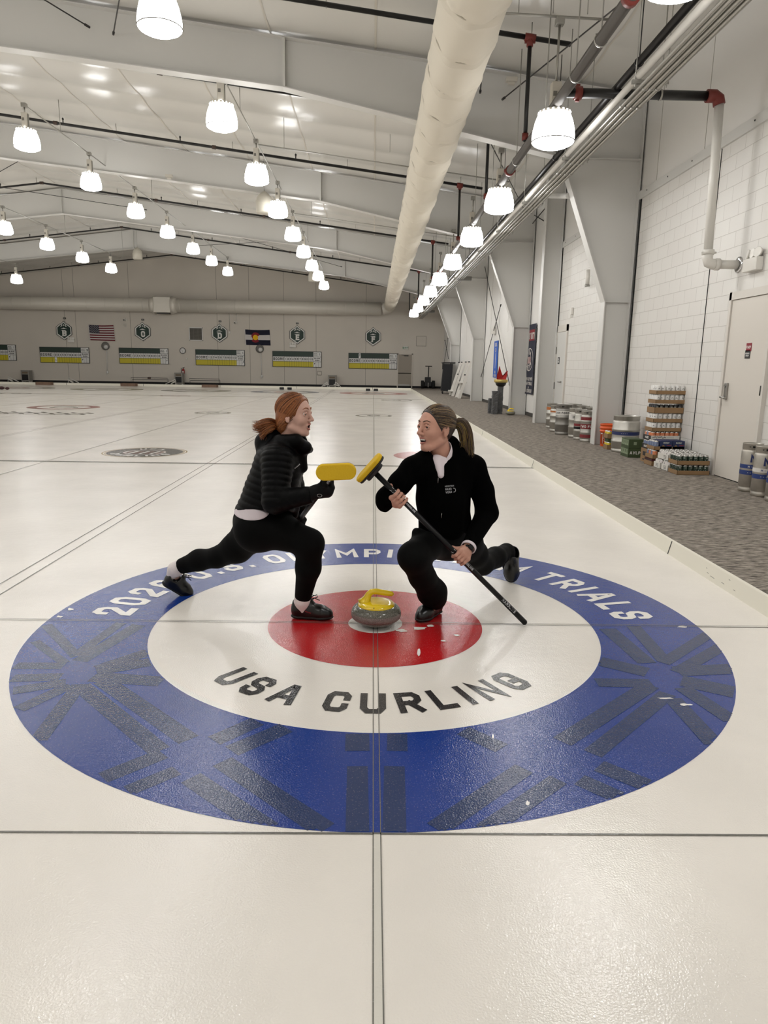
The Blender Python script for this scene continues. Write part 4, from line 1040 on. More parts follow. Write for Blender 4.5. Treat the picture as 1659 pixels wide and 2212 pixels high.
for px_, py_, s, lab, nm in ((496, 718, .13, 'small white box right of the vent grille', 'wall_box'), (403, 774.5, .1, 'tiny white plate below the wall clock', 'wall_plate'), (690, 806, .28, 'flush square access panel below the E board', 'access_panel'), (910, 737, .68, 'flush square access panel above the far door', 'access_panel')):
    P = wp(px_, py_); h = MB(P)
    if s < .2: h.box((P.x, YW-.02, P.z), (s, .05, s*1.1), bev=.01); m = M_WHITEBOX
    else:
        for a, b, c, d in ((-s/2, -s/2, s/2, -s/2+.025), (-s/2, s/2-.025, s/2, s/2), (-s/2, -s/2, -s/2+.025, s/2), (s/2-.025, -s/2, s/2, s/2)): h.box2((P.x+a, YW-.006, P.z+b), (P.x+c, YW+.02, P.z+d))
        h.box((P.x, YW+.0, P.z), (s-.04, .006, s-.04), m=1); m = [mat('taupe_seam', (118, 110, 100), .7), M_TAUPE]
    tag(h.build(nm, m), lab, 'wall panel' if s > .2 else 'wall box')
P = wp(496, 718); Q = wp(448, 673); h = MB(P); h.tube([(P.x, YW, P.z+.05), (P.x, YW, Q.z-.15), (P.x-.06, YW, Q.z-.04), (P.x-.2, YW, Q.z), (Q.x-2.0, YW, Q.z+.05)], .012, 6)
tag(h.build('conduit', M_CONDUIT), 'thin conduit curving down to the white box by the vent', 'conduit')
for px_, py_, lab in ((270, 691, 'right of the striped flag'), (508, 697, 'left of the flag with the red C')):
    P = wp(px_, py_); t = thing('security_camera', 'white security camera '+lab, 'camera', (P.x, YW, P.z), group='white security cameras'); o = (P.x, YW, P.z)
    h = MB(o); h.box((P.x, YW-.12, P.z), (.13, .24, .15), bev=.02); h.box((P.x+.1, YW-.03, P.z), (.05, .06, .2)); h.build('camera_body', M_WHITEBOX, t)
    h = MB(o); h.lathe([(0, .0), (.04, .0), (.04, .02)], (P.x, YW-.24, P.z-.02), 14, (0, -1, 0)); h.build('camera_lens', M_BADGEK, t)
    if px_ > 400:
        h = MB(o); h.cyl((P.x+.1, YW-.02, P.z), (P.x+.08, YW-.02, P.z+.72), .022, n=8); h.build('camera_conduit', M_WHITEBOX, t)
    else:
        h = MB(o); h.tube([(P.x-.03+.09*math.cos(a), YW-.03, P.z-.36+.11*math.sin(a)) for a in np.linspace(0, 6.28, 17)[:-1]], .016, 6, closed=True); h.build('cable_loop', M_WHITEBOX, t)
P = wp(396.5, 803); t = thing('fire_extinguisher', 'red fire extinguisher on the end wall above the grey bin', 'fire extinguisher', (P.x, YW-.1, P.z-.25)); o = (P.x, YW-.1, P.z-.25)
h = MB(o); h.lathe([(0, -.14), (.085, -.14), (.09, -.12), (.09, .12), (.07, .17), (.03, .20), (.03, .22)], (P.x, YW-.1, P.z), 20); h.box((P.x, YW-.19, P.z), (.09, .01, .10), m=1); h.build('cylinder', [mat('extinguisher_red', (150, 24, 28), .35), M_BRDW], t)
h = MB(o); h.box((P.x, YW-.1, P.z+.25), (.05, .05, .05)); h.box((P.x+.04, YW-.1, P.z+.29), (.14, .03, .02), Matrix.Rotation(-.3, 3, 'Y')); h.tube([(P.x-.03, YW-.1, P.z+.25), (P.x-.13, YW-.1, P.z+.22), (P.x-.13, YW-.1, P.z+.05), (P.x-.10, YW-.12, P.z-.06)], .014, 6); h.build('valve_hose', M_BADGEK, t)

# things along the foot of the end wall
M_BIN = mat('bin_grey', (150, 146, 138), .5)
for px_, lab, Y in ((57, 'at far left', 45.5), (387, 'under the fire extinguisher', 45.5), (718, 'under the gap between E and F boards', 45.5)):
    P = wp(px_, 800, Y); x = P.x; t = thing('timer_cabinet', 'grey cabinet with a black front panel '+lab, 'cabinet', (x, Y, 0), group='grey cabinets along the end wall'); o = (x, Y, 0)
    h = MB(o); h.box2((x-.27, Y-.25, .05), (x+.27, Y+.25, .74), bev=.01); h.box((x, Y, .77), (.56, .5, .05), bev=.01); h.build('cabinet_body', M_BIN, t)
    h = MB(o); h.box2((x-.2, Y-.27, .14), (x+.2, Y-.25, .52)); h.build('front_panel', M_BADGEK, t)
    h = MB(o); h.box2((x-.19, Y-.262, .58), (x+.19, Y-.25, .70)); h.build('top_label', mat('label_tan', (120, 104, 84), .6), t)
    for s in (-1, 1):
        h = MB(o); h.box2((x+s*.22-.03, Y-.2, 0), (x+s*.22+.03, Y+.2, .05)); h.build('cabinet_foot', M_BRDW, t)
def stand(x, Y, lab, f):
    t = thing('delivery_stand', lab, 'stand', (x, Y, 0), group='white folded delivery aids'); o = (x, Y, 0)
    h = MB(o); h.tube([(x-.25*f, Y, .03), (x-.2*f, Y, .36)], .022, 6); h.tube([(x-.2*f, Y, .36), (x+.45*f, Y, .05)], .03, 6); h.build('stand_frame', M_WHITEBOX, t)
    h = MB(o); h.box((x-.08*f, Y, .15), (.36, .18, .06), Matrix.Rotation(.5*f, 3, 'Y'), bev=.01); h.build('stand_foot', M_WHITEBOX, t)
for px_, lab, f in ((25, 'leftmost white folding aid by the end wall', 1), (155, 'white folding aid under the B board', 1), (372, 'white folding aid left of the middle grey cabinet', -1), (703, 'small white aid left of the right grey cabinet', -1), (728, 'small white aid right of the right grey cabinet', 1)):
    P = wp(px_, 820, 44.6); stand(P.x, 44.6, lab, f*(1 if px_ < 600 else .55))
for a, b, lab in ((283, 362, 'left of the grey cabinet'), (409, 474, 'right of the grey cabinet')):
    xa = wp(a, 820, 45.2).x; xb = wp(b, 820, 45.2).x; t = thing('stone_rail', 'low thin grey metal rail '+lab, 'rail', ((xa+xb)/2, 45.2, 0), group='low rails at the end wall'); o = ((xa+xb)/2, 45.2, 0)
    h = MB(o); h.tube([(xa, 45.2, 0), (xa, 45.2, .42), (xb, 45.2, .42), (xb, 45.2, 0)], .016, 8); h.build('rail_bar', M_DARKM, t)
    h = MB(o); h.tube([(xa, 45.45, 0), (xa, 45.45, .30), (xb, 45.45, .30), (xb, 45.45, 0)], .016, 8); h.build('rail_bar', M_DARKM, t)
    if a < 300: h = MB(o); h.box(((xa+xb)/2, 45.2, .42), (.22, .1, .12), bev=.03); h.build('rail_clip', mat('brown_clip', (74, 56, 46), .6), t)
for k, (px_, lab) in enumerate(((99, 'on the far board below the B board'), (281, 'on the far board below the C board'), (455, 'on the far board below the D board'))):
    P = at_y(px_, 828, 40.97); x = P.x
    t = thing('bumper_box', 'flat brown wooden box '+lab, 'box', (x, 40.8, 0), group='flat brown boxes at the far board'); o = (x, 40.8, 0)
    h = MB(o); h.prism([(x-.48, 40.62, 0), (x+.42, 40.62, 0), (x+.47, 40.95, .0), (x-.40, 40.95, 0)], (0, 0, .16)); h.build('box_body', mat('brown_wood', (122, 96, 78), .6, vary=(6, .15)), t)
for px_, lab in ((617.5, 'on the E sheet'), (803.5, 'on the F sheet')):
    P = at_z(px_, 845, .05); x, y = P.x, 38.6; x = at_y(px_, 843, 38.6).x
    t = thing('curling_hack', 'pair of black rubber footholds at the far end '+lab, 'hack', (x, y, 0), group='black hacks at the far end'); o = (x, y, 0)
    for s in (-1, 1): h = MB(o); h.prism([(x+s*.23-.13, y-.1, .003), (x+s*.23+.13, y-.1, .003), (x+s*.23+.11, y+.1, .003), (x+s*.23-.11, y+.1, .003)], (0, 0, .13)); h.build('foothold', M_BADGEK, t)
P = at_z(8, 842, 0); t = thing('stray_glove', 'small dark thing lying on the far ice at the left edge', 'glove', P); h = MB(P); h.sphere((P.x-.1, P.y, .09), .12, 12, 8, s=(1.3, .8, .7)); h.sphere((P.x+.18, P.y, .07), .09, 12, 8, s=(1.2, .8, .75)); h.build('dark_lump', mat('dark_red', (52, 22, 24), .7), t)

# far right corner: ice scraper, cart, white panels
x, y = 3.72, 45.3; t = thing('ice_scraper', 'black two wheeled ice machine with a tall T handle in the far corner', 'ice scraper', (x, y, 0)); o = (x, y, 0)
for s in (-1, 1): h = MB(o); h.cyl((x+s*.28, y, .27), (x+s*.47, y, .27), .27, n=28); h.cyl((x+s*.475, y, .27), (x+s*.48, y, .27), .13, n=20, m=1); h.build('wheel', [mat('tyre', (20, 20, 20), .8), M_DARKM], t)
h = MB(o); h.box((x, y, .30), (.5, .36, .3), bev=.03); h.box((x-.02, y-.05, .60), (.40, .28, .34), bev=.03); h.build('machine_body', mat('machine_black', (30, 29, 29), .5), t)
h = MB(o); h.cyl((x, y-.05, .7), (x+.02, y-.1, 1.48), .035, n=10); h.build('handle_post', M_BADGEK, t)
h = MB(o); h.cyl((x-.22, y-.1, 1.5), (x+.24, y-.1, 1.49), .035, n=10); h.build('handle_bar', M_DARKM, t)
h = MB(o); h.cyl((x, y-.2, .08), (x, y-.2, .4), .025, n=8); h.box((x, y-.22, .25), (.05, .03, .3)); h.build('front_strip', M_METAL, t)
x, y = 4.08, 36.0; t = thing('storage_cart', 'tall black fabric covered cart on white casters', 'cart', (x, y, 0)); o = (x, y, 0)
h = MB(o); pts = [(x-.32, y-.45), (x+.22, y-.45), (x+.30, y+.4), (x-.28, y+.4)]
V = []
for z, k, dx in ((.18, 1.0, -.05), (.7, .97, -.02), (1.3, .94, .02), (1.62, .9, .04)):
    for px2, py2 in pts: V.append((x+(px2-x)*k+dx, y+(py2-y)*k, z))
F = [(r*4+i, r*4+(i+1) % 4, (r+1)*4+(i+1) % 4, (r+1)*4+i) for r in range(3) for i in range(4)]+[(12, 13, 14, 15), (3, 2, 1, 0)]
h.add(V, F); h.build('cart_cover', mat('cart_black', (26, 27, 31), .7), t)
h = MB(o); h.box((x+.03, y, 1.68), (.68, .95, .07), bev=.02); h.box((x-.30, y-.3, 1.5), (.06, .12, .34)); h.build('cart_top', M_BADGEK, t)
h = MB(o); h.box((x, y-.02, .14), (.5, .8, .04)); h.build('cart_base', M_METAL, t)
for sx, sy in ((-.27, -.38), (.2, -.38), (-.24, .36), (.22, .36)): h = MB(o); h.cyl((x+sx-.02, y+sy, .06), (x+sx+.02, y+sy, .06), .06, n=16); h.box((x+sx, y+sy, .12), (.05, .05, .05)); h.build('caster', M_BADGEK, t)
# step ladders leaning at the wall
for i, (y, lab) in enumerate(((33.4, 'farther white step frame leaning at the right wall beside the cart'), (30.6, 'nearer white step frame with grey treads leaning at the right wall'))):
    t = thing('step_frame', lab, 'step frame', (4.4, y, 0), group='white step frames at the wall'); o = (4.4, y, 0)
    for s in (-.62, .62):
        h = MB(o); h.prism([(3.98, y+s-.03, 0), (4.12, y+s-.03, 0), (4.62, y+s-.03, 1.72), (4.50, y+s-.03, 1.72)], (0, .06, 0)); h.build('side_rail', M_WHITEBOX, t)
    for k, (z, x0) in enumerate(((.25, 3.94),) if i == 0 else ((.74, 4.10),)):
        h = MB(o)
        h.box((x0+.14, y, z), (.30, 1.2, .05), bev=.01)
        for q in range(6): h.prism([(x0-.005, y-.55+q*.2, z), (x0-.005, y-.45+q*.2, z-.10), (x0-.005, y-.35+q*.2, z)], (.01, 0, 0))
        h.build('tread', M_WHITEBOX, t)
    h = MB(o); zt = .22 if i == 0 else .70; h.prism([(4.03, y-.60, .02), (4.09, y-.60, .02), (4.09+zt*.28, y-.60, zt), (4.03+zt*.28, y-.60, zt)], (0, 1.2, 0)); h.prism([(4.028+zt*.1, y-.25, zt*.35), (4.03+zt*.1, y-.25, zt*.35), (4.03+zt*.22, y-.25, zt*.8), (4.028+zt*.22, y-.25, zt*.8)], (0, .5, 0), 1); h.build('lower_panel', [M_WHITEBOX, mat('panel_grey', (186, 182, 174), .5)], t)
    for s, z in ((-.6, 1.70), (.6, 1.70), (-.6, 1.1)): h = MB(o); h.box((4.45 if z > 1.5 else 4.28, y+s, z), (.08, .08, .05)); h.build('rubber_end', M_BADGEK, t)
# ================================================================== right side: wall fittings
em_light(at_x(1634, 572, XR-.012), 'white emergency light with round heads on the block wall by the pipe flange', Vector((0, -1, 0)), Vector((-1, 0, 0)), .8)
em_light(at_x(1069, 716, XR-.02), 'small white emergency light above the blue banner', Vector((0, -1, 0)), Vector((-1, 0, 0)), 1.0, 2)
P = at_x(1237, 672, XR-.02); h = MB(P); h.box((XR-.04, P.y, P.z), (.06, .13, .16), bev=.012); h.box((XR-.06, P.y, P.z-.12), (.03, .05, .09), bev=.008); tag(h.build('thermostat', M_WHITEBOX), 'small white thermostat box on the block wall over the kegs', 'thermostat')
P = at_x(1277, 605, XR-.02); h = MB(P); h.cyl((XR-.10, P.y, P.z+.22), (XR-.10, P.y, P.z-.10), .045, n=14); h.cyl((XR-.10, P.y, P.z-.1), (XR-.10, P.y, P.z-.14), .055, n=14, m=1); tag(h.build('pipe_stub', [M_WHITEPIPE, M_CONDUIT]), 'short white vertical pipe stub behind the near column flange', 'pipe')
h = MB(at_x(1190, 440, 4.72)); A = at_x(1190, 420, 4.72); B = at_x(1213, 474, 4.72); h.tube([A+Vector((0, 0, .6)), A, Vector((4.72, A.y-.02, B.z+.16)), Vector((4.72, A.y-.10, B.z+.04)), B], .028, 10); tag(h.build('conduit', mat('conduit_grey', (140, 138, 132), .4)), 'grey conduit bending to the wall behind the near frame', 'conduit')
P = at_x(1203, 475, 4.76); h = MB(P); h.lathe([(0, .05), (.04, .05), (.06, .0), (.06, -.01)], P, 16, (-1, 0, 0)); tag(h.build('wall_sensor', M_WHITEBOX), 'small round white sensor beside the conduit bend', 'sensor')
P = at_x(1209, 392, 4.5); h = MB(P); h.tube([P+Vector((0, 0, .08)), P, P+Vector((0, -.03, -.04)), P+Vector((0, -.1, -.04))], .02, 8); h.box(P+Vector((0, -.05, .0)), (.06, .06, .1), bev=.01); tag(h.build('beam_clip', M_CONDUIT), 'small grey clip under the top of the near column', 'clip')

# banners
M_BANN = mat('banner_navy', (38, 40, 56), .8); M_BANR = mat('banner_red', (128, 36, 42), .8); M_BANW = mat('banner_white', (214, 208, 202), .8)
t = thing('wall_banner', 'tall dark navy banner with a red HOST SITE band on the right wall', 'banner', (4.75, 18.26, .65)); o = (4.75, 18.26, .65)
ya, yb, za, zb = 17.60, 18.98, .66, 2.74
def bx(y, z): return 4.752-.012*math.sin((y-ya)*7+z*1.5)-.008*math.sin(z*5)
h = MB(o)
for i in range(14):
    for j in range(26):
        y0, y1 = ya+(yb-ya)*i/14, ya+(yb-ya)*(i+1)/14; z0, z1 = za+(zb-za)*j/26, za+(zb-za)*(j+1)/26
        h.add([(bx(y0, z0), y0, z0), (bx(y0, z1), y0, z1), (bx(y1, z1), y1, z1), (bx(y1, z0), y1, z0)], [(3, 2, 1, 0)], True, 1 if 20 <= j < 24 else 0)
h.build('banner_cloth', [M_BANN, M_BANR], t)
h = MB(o); ym = (ya+yb)/2
def bt(y, z, e=.004): return Vector((bx(y, z)-e, y, z))
h.text('HOST SITE', None, None, None, .19, .22, fn=lambda x, y: bt(ym-x, 2.40+y), maxw=1.05)
for z, s, hh in ((1.12, '2026 OLYMPIC', .10), (.98, 'TEAM TRIALS', .10), (.86, 'OF', .06), (.76, 'USA CURLING', .11)): h.text(s, None, None, None, hh, .24, fn=lambda x, y, z=z: bt(ym-x, z+y), maxw=1.1)
def oval(r0, r1, m, e):
    for k in range(40):
        a0, a1 = 2*math.pi*k/40, 2*math.pi*(k+1)/40
        h.quad(*[bt(ym+r*math.cos(a), 1.70+.82*r*math.sin(a), e) for r, a in ((r0, a0), (r0, a1), (r1, a1), (r1, a0))], m=m)
oval(.39, .42, 0, .004); oval(.20, .22, 0, .004)
for k in range(-3, 4): h.quad(bt(ym-k*.05+.02, 1.58, .005), bt(ym-k*.05+.02, 1.78, .005), bt(ym-k*.05-.025, 1.78, .005), bt(ym-k*.05-.025, 1.58, .005), m=k % 2)
for k, ch in enumerate('USACURLING'):
    a = math.radians(115-k*33 if k < 3 else 205+(k-3)*21); up = Vector((0, -math.cos(a), math.sin(a)))
    s = 1 if k < 3 else -1
    h.text(ch, bt(ym, 1.70, .006)+Vector((0, -.305*math.cos(a), .25*math.sin(a))), (0, -math.sin(a)*s, -math.cos(a)*s), (0, -math.cos(a)*s, math.sin(a)*s), .11, .24, 0)
h.build('banner_print', [M_BANW, M_BANR], t)
P = at_x(1161, 722, 4.76); h = MB(P); h.box((4.74, P.y, P.z), (.08, .22, .34), bev=.01); tag(h.build('wall_box', M_BADGEK), 'black box on the wall beside the top of the navy banner', 'wall box')
h = MB((4.77, 17.35, .6))
for j in range(24):
    z0, z1 = .62+j*.085, .62+(j+1)*.085
    f = lambda z: 17.42+.03*math.sin(z*6)+(.12 if z < 1.2 else 0)*(1.2-z)
    g = lambda z: 17.20+.05*math.sin(z*4+1)
    h.add([(4.772, g(z0), z0), (4.772-.015*math.sin(z0*9), f(z0), z0), (4.772-.015*math.sin(z1*9), f(z1), z1), (4.772, g(z1), z1)], [(0, 1, 2, 3)], True)
tag(h.build('paper_strip', mat('paper_white', (230, 224, 218), .7)), 'crumpled white strip hanging beside the navy banner', 'paper')
t = thing('wall_banner', 'narrow bright blue banner with white print under the emergency light', 'banner', (4.76, 24.5, 1.07)); o = (4.76, 24.5, 1.07)
h = MB(o); h.box2((4.755, 24.08, 1.07), (4.765, 24.95, 2.47)); h.build('banner_cloth', mat('banner_blue', (34, 92, 190), .6), t)
h = MB(o); ym = 24.51; xx = 4.753
h.text('CURL', (xx, ym, 2.33), (0, -1, 0), (0, 0, 1), .14, .25, maxw=.6); h.text('USA', (xx, ym, 1.28), (0, -1, 0), (0, 0, 1), .1, .25); h.text('CURLING', (xx, ym, 1.15), (0, -1, 0), (0, 0, 1), .09, .25, maxw=.7)
h.poly([(xx, ym+.06, 1.42), (xx, ym+.08, 1.8), (xx, ym+.04, 2.0), (xx, ym-.05, 2.0), (xx, ym-.04, 1.7), (xx, ym-.02, 1.42)][::-1])
h.poly([(xx, ym+.10*math.cos(a), 2.12+.09*math.sin(a)) for a in np.linspace(0, 6.28, 15)[:-1]]); h.poly([(xx-.001, ym+.03+.05*math.cos(a), 2.13+.05*math.sin(a)) for a in np.linspace(0, 6.28, 13)[:-1]], 1)
h.build('banner_print', [M_BANW, mat('print_tan', (160, 120, 84), .7)], t)

# torch bowl on rough pillars
M_ROCK = mat('grey_rock', (92, 92, 92), .85, bump=(14, 1.0), vary=(9, .25))
def at_px(x, y, Y): return at_y(x, y, Y)
x0 = at_px(1080.5, 870, 18.9).x
def rough_post(name, label, x, y, w, d, z1, seed):
    rs = random.Random(seed); h = MB((x, y, 0)); n = 14; V = []; rows = 18
    for j in range(rows+1):
        for k in range(n):
            a = 2*math.pi*k/n; c, s = math.cos(a), math.sin(a); q = 1/max(abs(c), abs(s)); q = min(q, 1.25)
            r = 1+rs.uniform(-.09, .09); V.append((x+w/2*c*q*r, y+d/2*s*q*r, z1*j/rows))
    F = [(j*n+k, j*n+(k+1) % n, (j+1)*n+(k+1) % n, (j+1)*n+k) for j in range(rows) for k in range(n)]+[tuple(rows*n+k for k in range(n))]
    h.add(V, F); return tag(h.build(name, M_ROCK), label, 'pillar', 'grey rock pillars of the torch')
rough_post('rock_pillar', 'tall rough grey pillar carrying the torch bowl', x0, 18.95, .17, .17, .86, 1)
rough_post('rock_pillar', 'middle rough grey pillar left of the torch bowl', at_px(1068, 870, 18.8).x, 18.75, .19, .19, .72, 2)
rough_post('rock_pillar', 'shortest rough grey pillar at the foot of the torch', at_px(1060.5, 870, 18.9).x, 19.05, .12, .16, .48, 3)
t = thing('torch_bowl', 'brass and black torch bowl with a red cloth flame', 'torch', (x0, 18.95, .86)); o = (x0, 18.95, .86)
h = MB(o); h.lathe([(.0, .86), (.10, .86), (.15, .90), (.175, .97), (.175, 1.0), (.0, 1.0)], (x0, 18.95, 0), 28); h.build('bowl', mat('bowl_black', (30, 28, 27), .3), t)
h = MB(o); h.lathe([(.0, .985), (.20, .985), (.215, 1.0), (.22, 1.07), (.205, 1.08), (.19, 1.03), (0, 1.03)], (x0, 18.95, 0), 28); h.build('bowl_rim', mat('brass', (200, 176, 104), .35, metal=.5), t)
h = MB(o)
prof = [(-.15, 1.04), (-.14, 1.22), (-.10, 1.36), (-.08, 1.50), (-.04, 1.38), (.03, 1.22), (.09, 1.20), (.13, 1.25), (.19, 1.36), (.17, 1.18), (.13, 1.04)]
front = [(x0+x, 18.95-.05+.03*math.sin(x*30), z) for x, z in prof]; back = [(x0+x*.9, 18.95+.06, z-.02) for x, z in prof]
n = len(prof); ctr = Vector((x0, 18.88, 1.12)); cb = Vector((x0, 19.02, 1.12))
for i in range(n):
    j = (i+1) % n; h.add([ctr, front[i], front[j]], [(0, 2, 1)], True); h.add([cb, back[i], back[j]], [(0, 1, 2)], True); h.add([front[i], back[i], back[j], front[j]], [(0, 1, 2, 3)], True)
h.build('cloth_flame', mat('flame_red', (176, 30, 22), .6, bump=(12, .6), vary=(10, .3)), t)

# ================================================================== curling stones
def granite(name, dark, light, scale):
    m = bpy.data.materials.new(name); m.use_nodes = True; nt = m.node_tree; b = nt.nodes['Principled BSDF']; L = nt.links.new
    tc = nt.nodes.new('ShaderNodeTexCoord'); n = nt.nodes.new('ShaderNodeTexNoise'); n.inputs['Scale'].default_value = scale; n.inputs['Detail'].default_value = 2; n.inputs['Roughness'].default_value = .7
    L(tc.outputs['Object'], n.inputs['Vector'])
    r = nt.nodes.new('ShaderNodeValToRGB'); r.color_ramp.elements[0].position = .40; r.color_ramp.elements[0].color = (*lin(dark), 1); r.color_ramp.elements[1].position = .62; r.color_ramp.elements[1].color = (*lin(light), 1)
    L(n.outputs['Fac'], r.inputs['Fac']); L(r.outputs['Color'], b.inputs['Base Color']); return m, b
M_GRAN, b_ = granite('granite_polished', (36, 37, 32), (140, 138, 126), 420); b_.inputs['Roughness'].default_value = .16
M_GRANB, b_ = granite('granite_band', (84, 76, 72), (156, 148, 142), 460); b_.inputs['Roughness'].default_value = .6
M_YEL = mat('stone_yellow', (238, 204, 24), .22, spec=.5, coat=.5)
def curling_stone(P, label, rotz=0.0, k=1.0, m=None, text=True):
    t = thing('curling_stone', label, 'curling stone', P, rotz)
    h = MB()
    pr = [(.055, .004), (.062, .0), (.068, .004), (.088, .012), (.108, .022), (.126, .036), (.1355, .047)]
    band = [(.1355, .047), (.1385, .056), (.1395, .068), (.1385, .080)]
    top = [(.1385, .080), (.133, .094), (.122, .106), (.105, .114), (.09, .117), (0, .117)]
    h.lathe([(r*k, z*k) for r, z in pr], n=56); h.lathe([(r*k, z*k) for r, z in band], n=56, m=1); h.lathe([(r*k, z*k) for r, z in top], n=56)
    h.build('granite_body', [m or M_GRAN, M_GRANB] if m is None else [m], t)
    h = MB(); h.lathe([(.102*k, .112*k), (.103*k, .120*k), (.094*k, .129*k), (.07*k, .134*k), (0, .136*k)], n=48); h.build('handle_base', M_YEL, t)
    h = MB()
    path = [(-.070, 0, .118), (-.058, 0, .135), (-.050, 0, .155), (-.042, 0, .175), (-.026, 0, .189), (.0, 0, .192), (.035, 0, .188), (.068, 0, .184), (.088, 0, .181), (.097, 0, .180)]
    rad = [.040, .031, .022, .018, .017, .0165, .016, .0155, .014, .004]
    h.tube([(x*k, y*k, z*k) for x, y, z in path], [r*k for r in rad], 18); h.build('handle', M_YEL, t)
    if text:
        h = MB(); h.text('7', None, None, None, .012, .22, fn=lambda x, y: Vector((x-.004, -.0985, .1265+y*.72))*k+Vector((0, -.001, 0))); h.build('handle_number', M_TXT, t)
    return t
P = at_z(812.5, 1326, .064); STONE = Vector((P.x, P.y, .003)); curling_stone(STONE, 'grey granite curling stone with a yellow handle on the button between the two women', math.radians(-6), 1.0)
P = at_y(1103, 889, 18.40); curling_stone((P.x, P.y, 0), 'spare curling stone with a yellow handle on the carpet beside the torch', math.radians(-10), 1.05, mat('stone_plain', (128, 126, 112), .4, vary=(60, .15)), False)

# ================================================================== kegs
def steel(name, c, rough, dents=.15):
    return mat(name, c, rough, metal=.9, bump=(7, dents), vary=(5, .12))
M_KEG = steel('keg_steel', (186, 183, 176), .42); M_KEGD = steel('keg_steel_dull', (150, 147, 142), .48)
M_HOLE = mat('keg_hole', (20, 19, 18), .8)
def keg(loc, label, group, r, hgt, ribs, bands=(), m=None, hole=True, rotz=0.0, big=None, gaze=None):
    """steel keg; bands = (z0,z1,material,text or None,text material)"""
    t = thing('steel_keg', label, 'keg', loc, 0, group)
    pr = [(.0, .03), (r*.80, .03), (r*.93, .0), (r*.97, .0), (r*.985, .02), (r*.985, .075*hgt), (r*.93, .095*hgt), (r*.95, .11*hgt), (r, .13*hgt)]
    for z in ribs: pr += [(r, (z-.035)*hgt), (r*1.035, (z-.018)*hgt), (r*1.035, (z+.018)*hgt), (r, (z+.035)*hgt)]
    pr += [(r, .82*hgt), (r*.95, .855*hgt), (r*.92, .865*hgt), (r*.965, .885*hgt), (r*.965, .985*hgt), (r*.985, .995*hgt), (r*.975, hgt), (r*.93, hgt), (r*.925, .90*hgt), (r*.80, .88*hgt), (.0, .90*hgt)]
    h = MB(); h.lathe(pr, n=40); h.build('keg_body', m or M_KEG, t)
    h = MB(); h.cyl((0, 0, .88*hgt), (0, 0, .955*hgt), .035, n=14); h.build('keg_valve', M_DARKM, t)
    fa = math.radians(-115) if gaze is None else gaze
    def on(a, z, e=.0012): return Vector(((r+e)*math.cos(a), (r+e)*math.sin(a), z))
    if hole:
        h = MB()
        for a0 in (fa-.15, fa+math.pi*.62, fa-math.pi*.75):
            pts = []
            for k in range(14):
                q = 2*math.pi*k/14; pts.append(Vector(((r*.968+.001)*math.cos(a0+.34*math.cos(q)), (r*.968+.001)*math.sin(a0+.34*math.cos(q)), hgt*(.935+.022*math.sin(q)))))
            h.poly(pts)
        h.build('hand_hole', M_HOLE, t)
    for z0, z1, bm_, txt, tm in bands:
        h = MB(); n = 40
        for k in range(n):
            a0, a1 = 2*math.pi*k/n, 2*math.pi*(k+1)/n
            h.add([on(a0, z0*hgt), on(a1, z0*hgt), on(a1, z1*hgt), on(a0, z1*hgt)], [(0, 1, 2, 3)], True)
        if txt: h.text(txt, None, None, None, (z1-z0)*hgt*.5, .22, 1, fn=lambda x, y: on(fa+x/r, (z0+z1)/2*hgt+y, .0025))
        h.build('keg_band', [bm_, tm or M_BRDW], t)
    if big:
        h = MB(); h.text(big[0], None, None, None, big[2], .24, 0, fn=lambda x, y: on(fa+.12+x/r, big[1]*hgt+y, .0015)); h.build('keg_letter', big[3], t)
    return t
M_KB = mat('keg_blue', (38, 60, 120), .5); M_KW = mat('keg_white', (226, 222, 216), .5); M_KO = mat('keg_orange', (182, 104, 46), .5); M_KR = mat('keg_red', (128, 40, 44), .5); M_KN = mat('keg_navy', (34, 46, 96), .5)
G = 'steel kegs along the right wall'
keg((4.46, 13.72, 0), 'steel keg with an orange band, farthest of the row by the white door', G, .205, .60, (.36, .60), [(.74, .86, M_KO, '- - -', M_KW)], hole=False)
keg((4.30, 12.75, 0), 'steel keg squeezed between the orange banded and the white banded ones', G, .19, .60, (.36, .60), [(.74, .80, M_KO, None, None)])
keg((4.22, 11.98, 0), 'dull steel keg with a white printed band in front of the white door', G, .18, .66, (.34, .58), [(.66, .80, M_KW, 'CAN FORCE', M_TXT)], M_KEGD)
keg((4.28, 11.30, 0), 'slim steel keg with a black and white square label', G, .13, .62, (.36, .60), [(.62, .80, M_KW, 'IO', M_TXT)], hole=False)
keg((4.26, 10.82, 0), 'slim steel keg with dark narrow labels', G, .13, .62, (.30, .62), [(.46, .54, M_KR, None, None), (.36, .44, M_HOLE, None, None)])
keg((4.29, 10.42, 0), 'slim steel keg with dark red bands beside the near column', G, .14, .62, (.30, .66), [(.70, .80, M_KR, None, None), (.42, .58, M_KR, 'TWO FOR', M_KW), (.14, .24, M_KR, None, None)])
for k, (x, y, lab) in enumerate(((4.62, 12.55, 'rear steel keg behind the white banded one'), (4.60, 11.85, 'rear steel keg behind the black and white labelled one'), (4.62, 11.2, 'rear steel keg nearest the near column'))): keg((x, y, 0), lab, G, .15, .65, (.36, .60), hole=False)
keg((4.46, 8.72, 0), 'big wide steel keg with a blue band beside the orange bucket', G, .232, .64, (.30, .62), [(.48, .57, M_KN, '- - - -', M_KW)], hole=False)
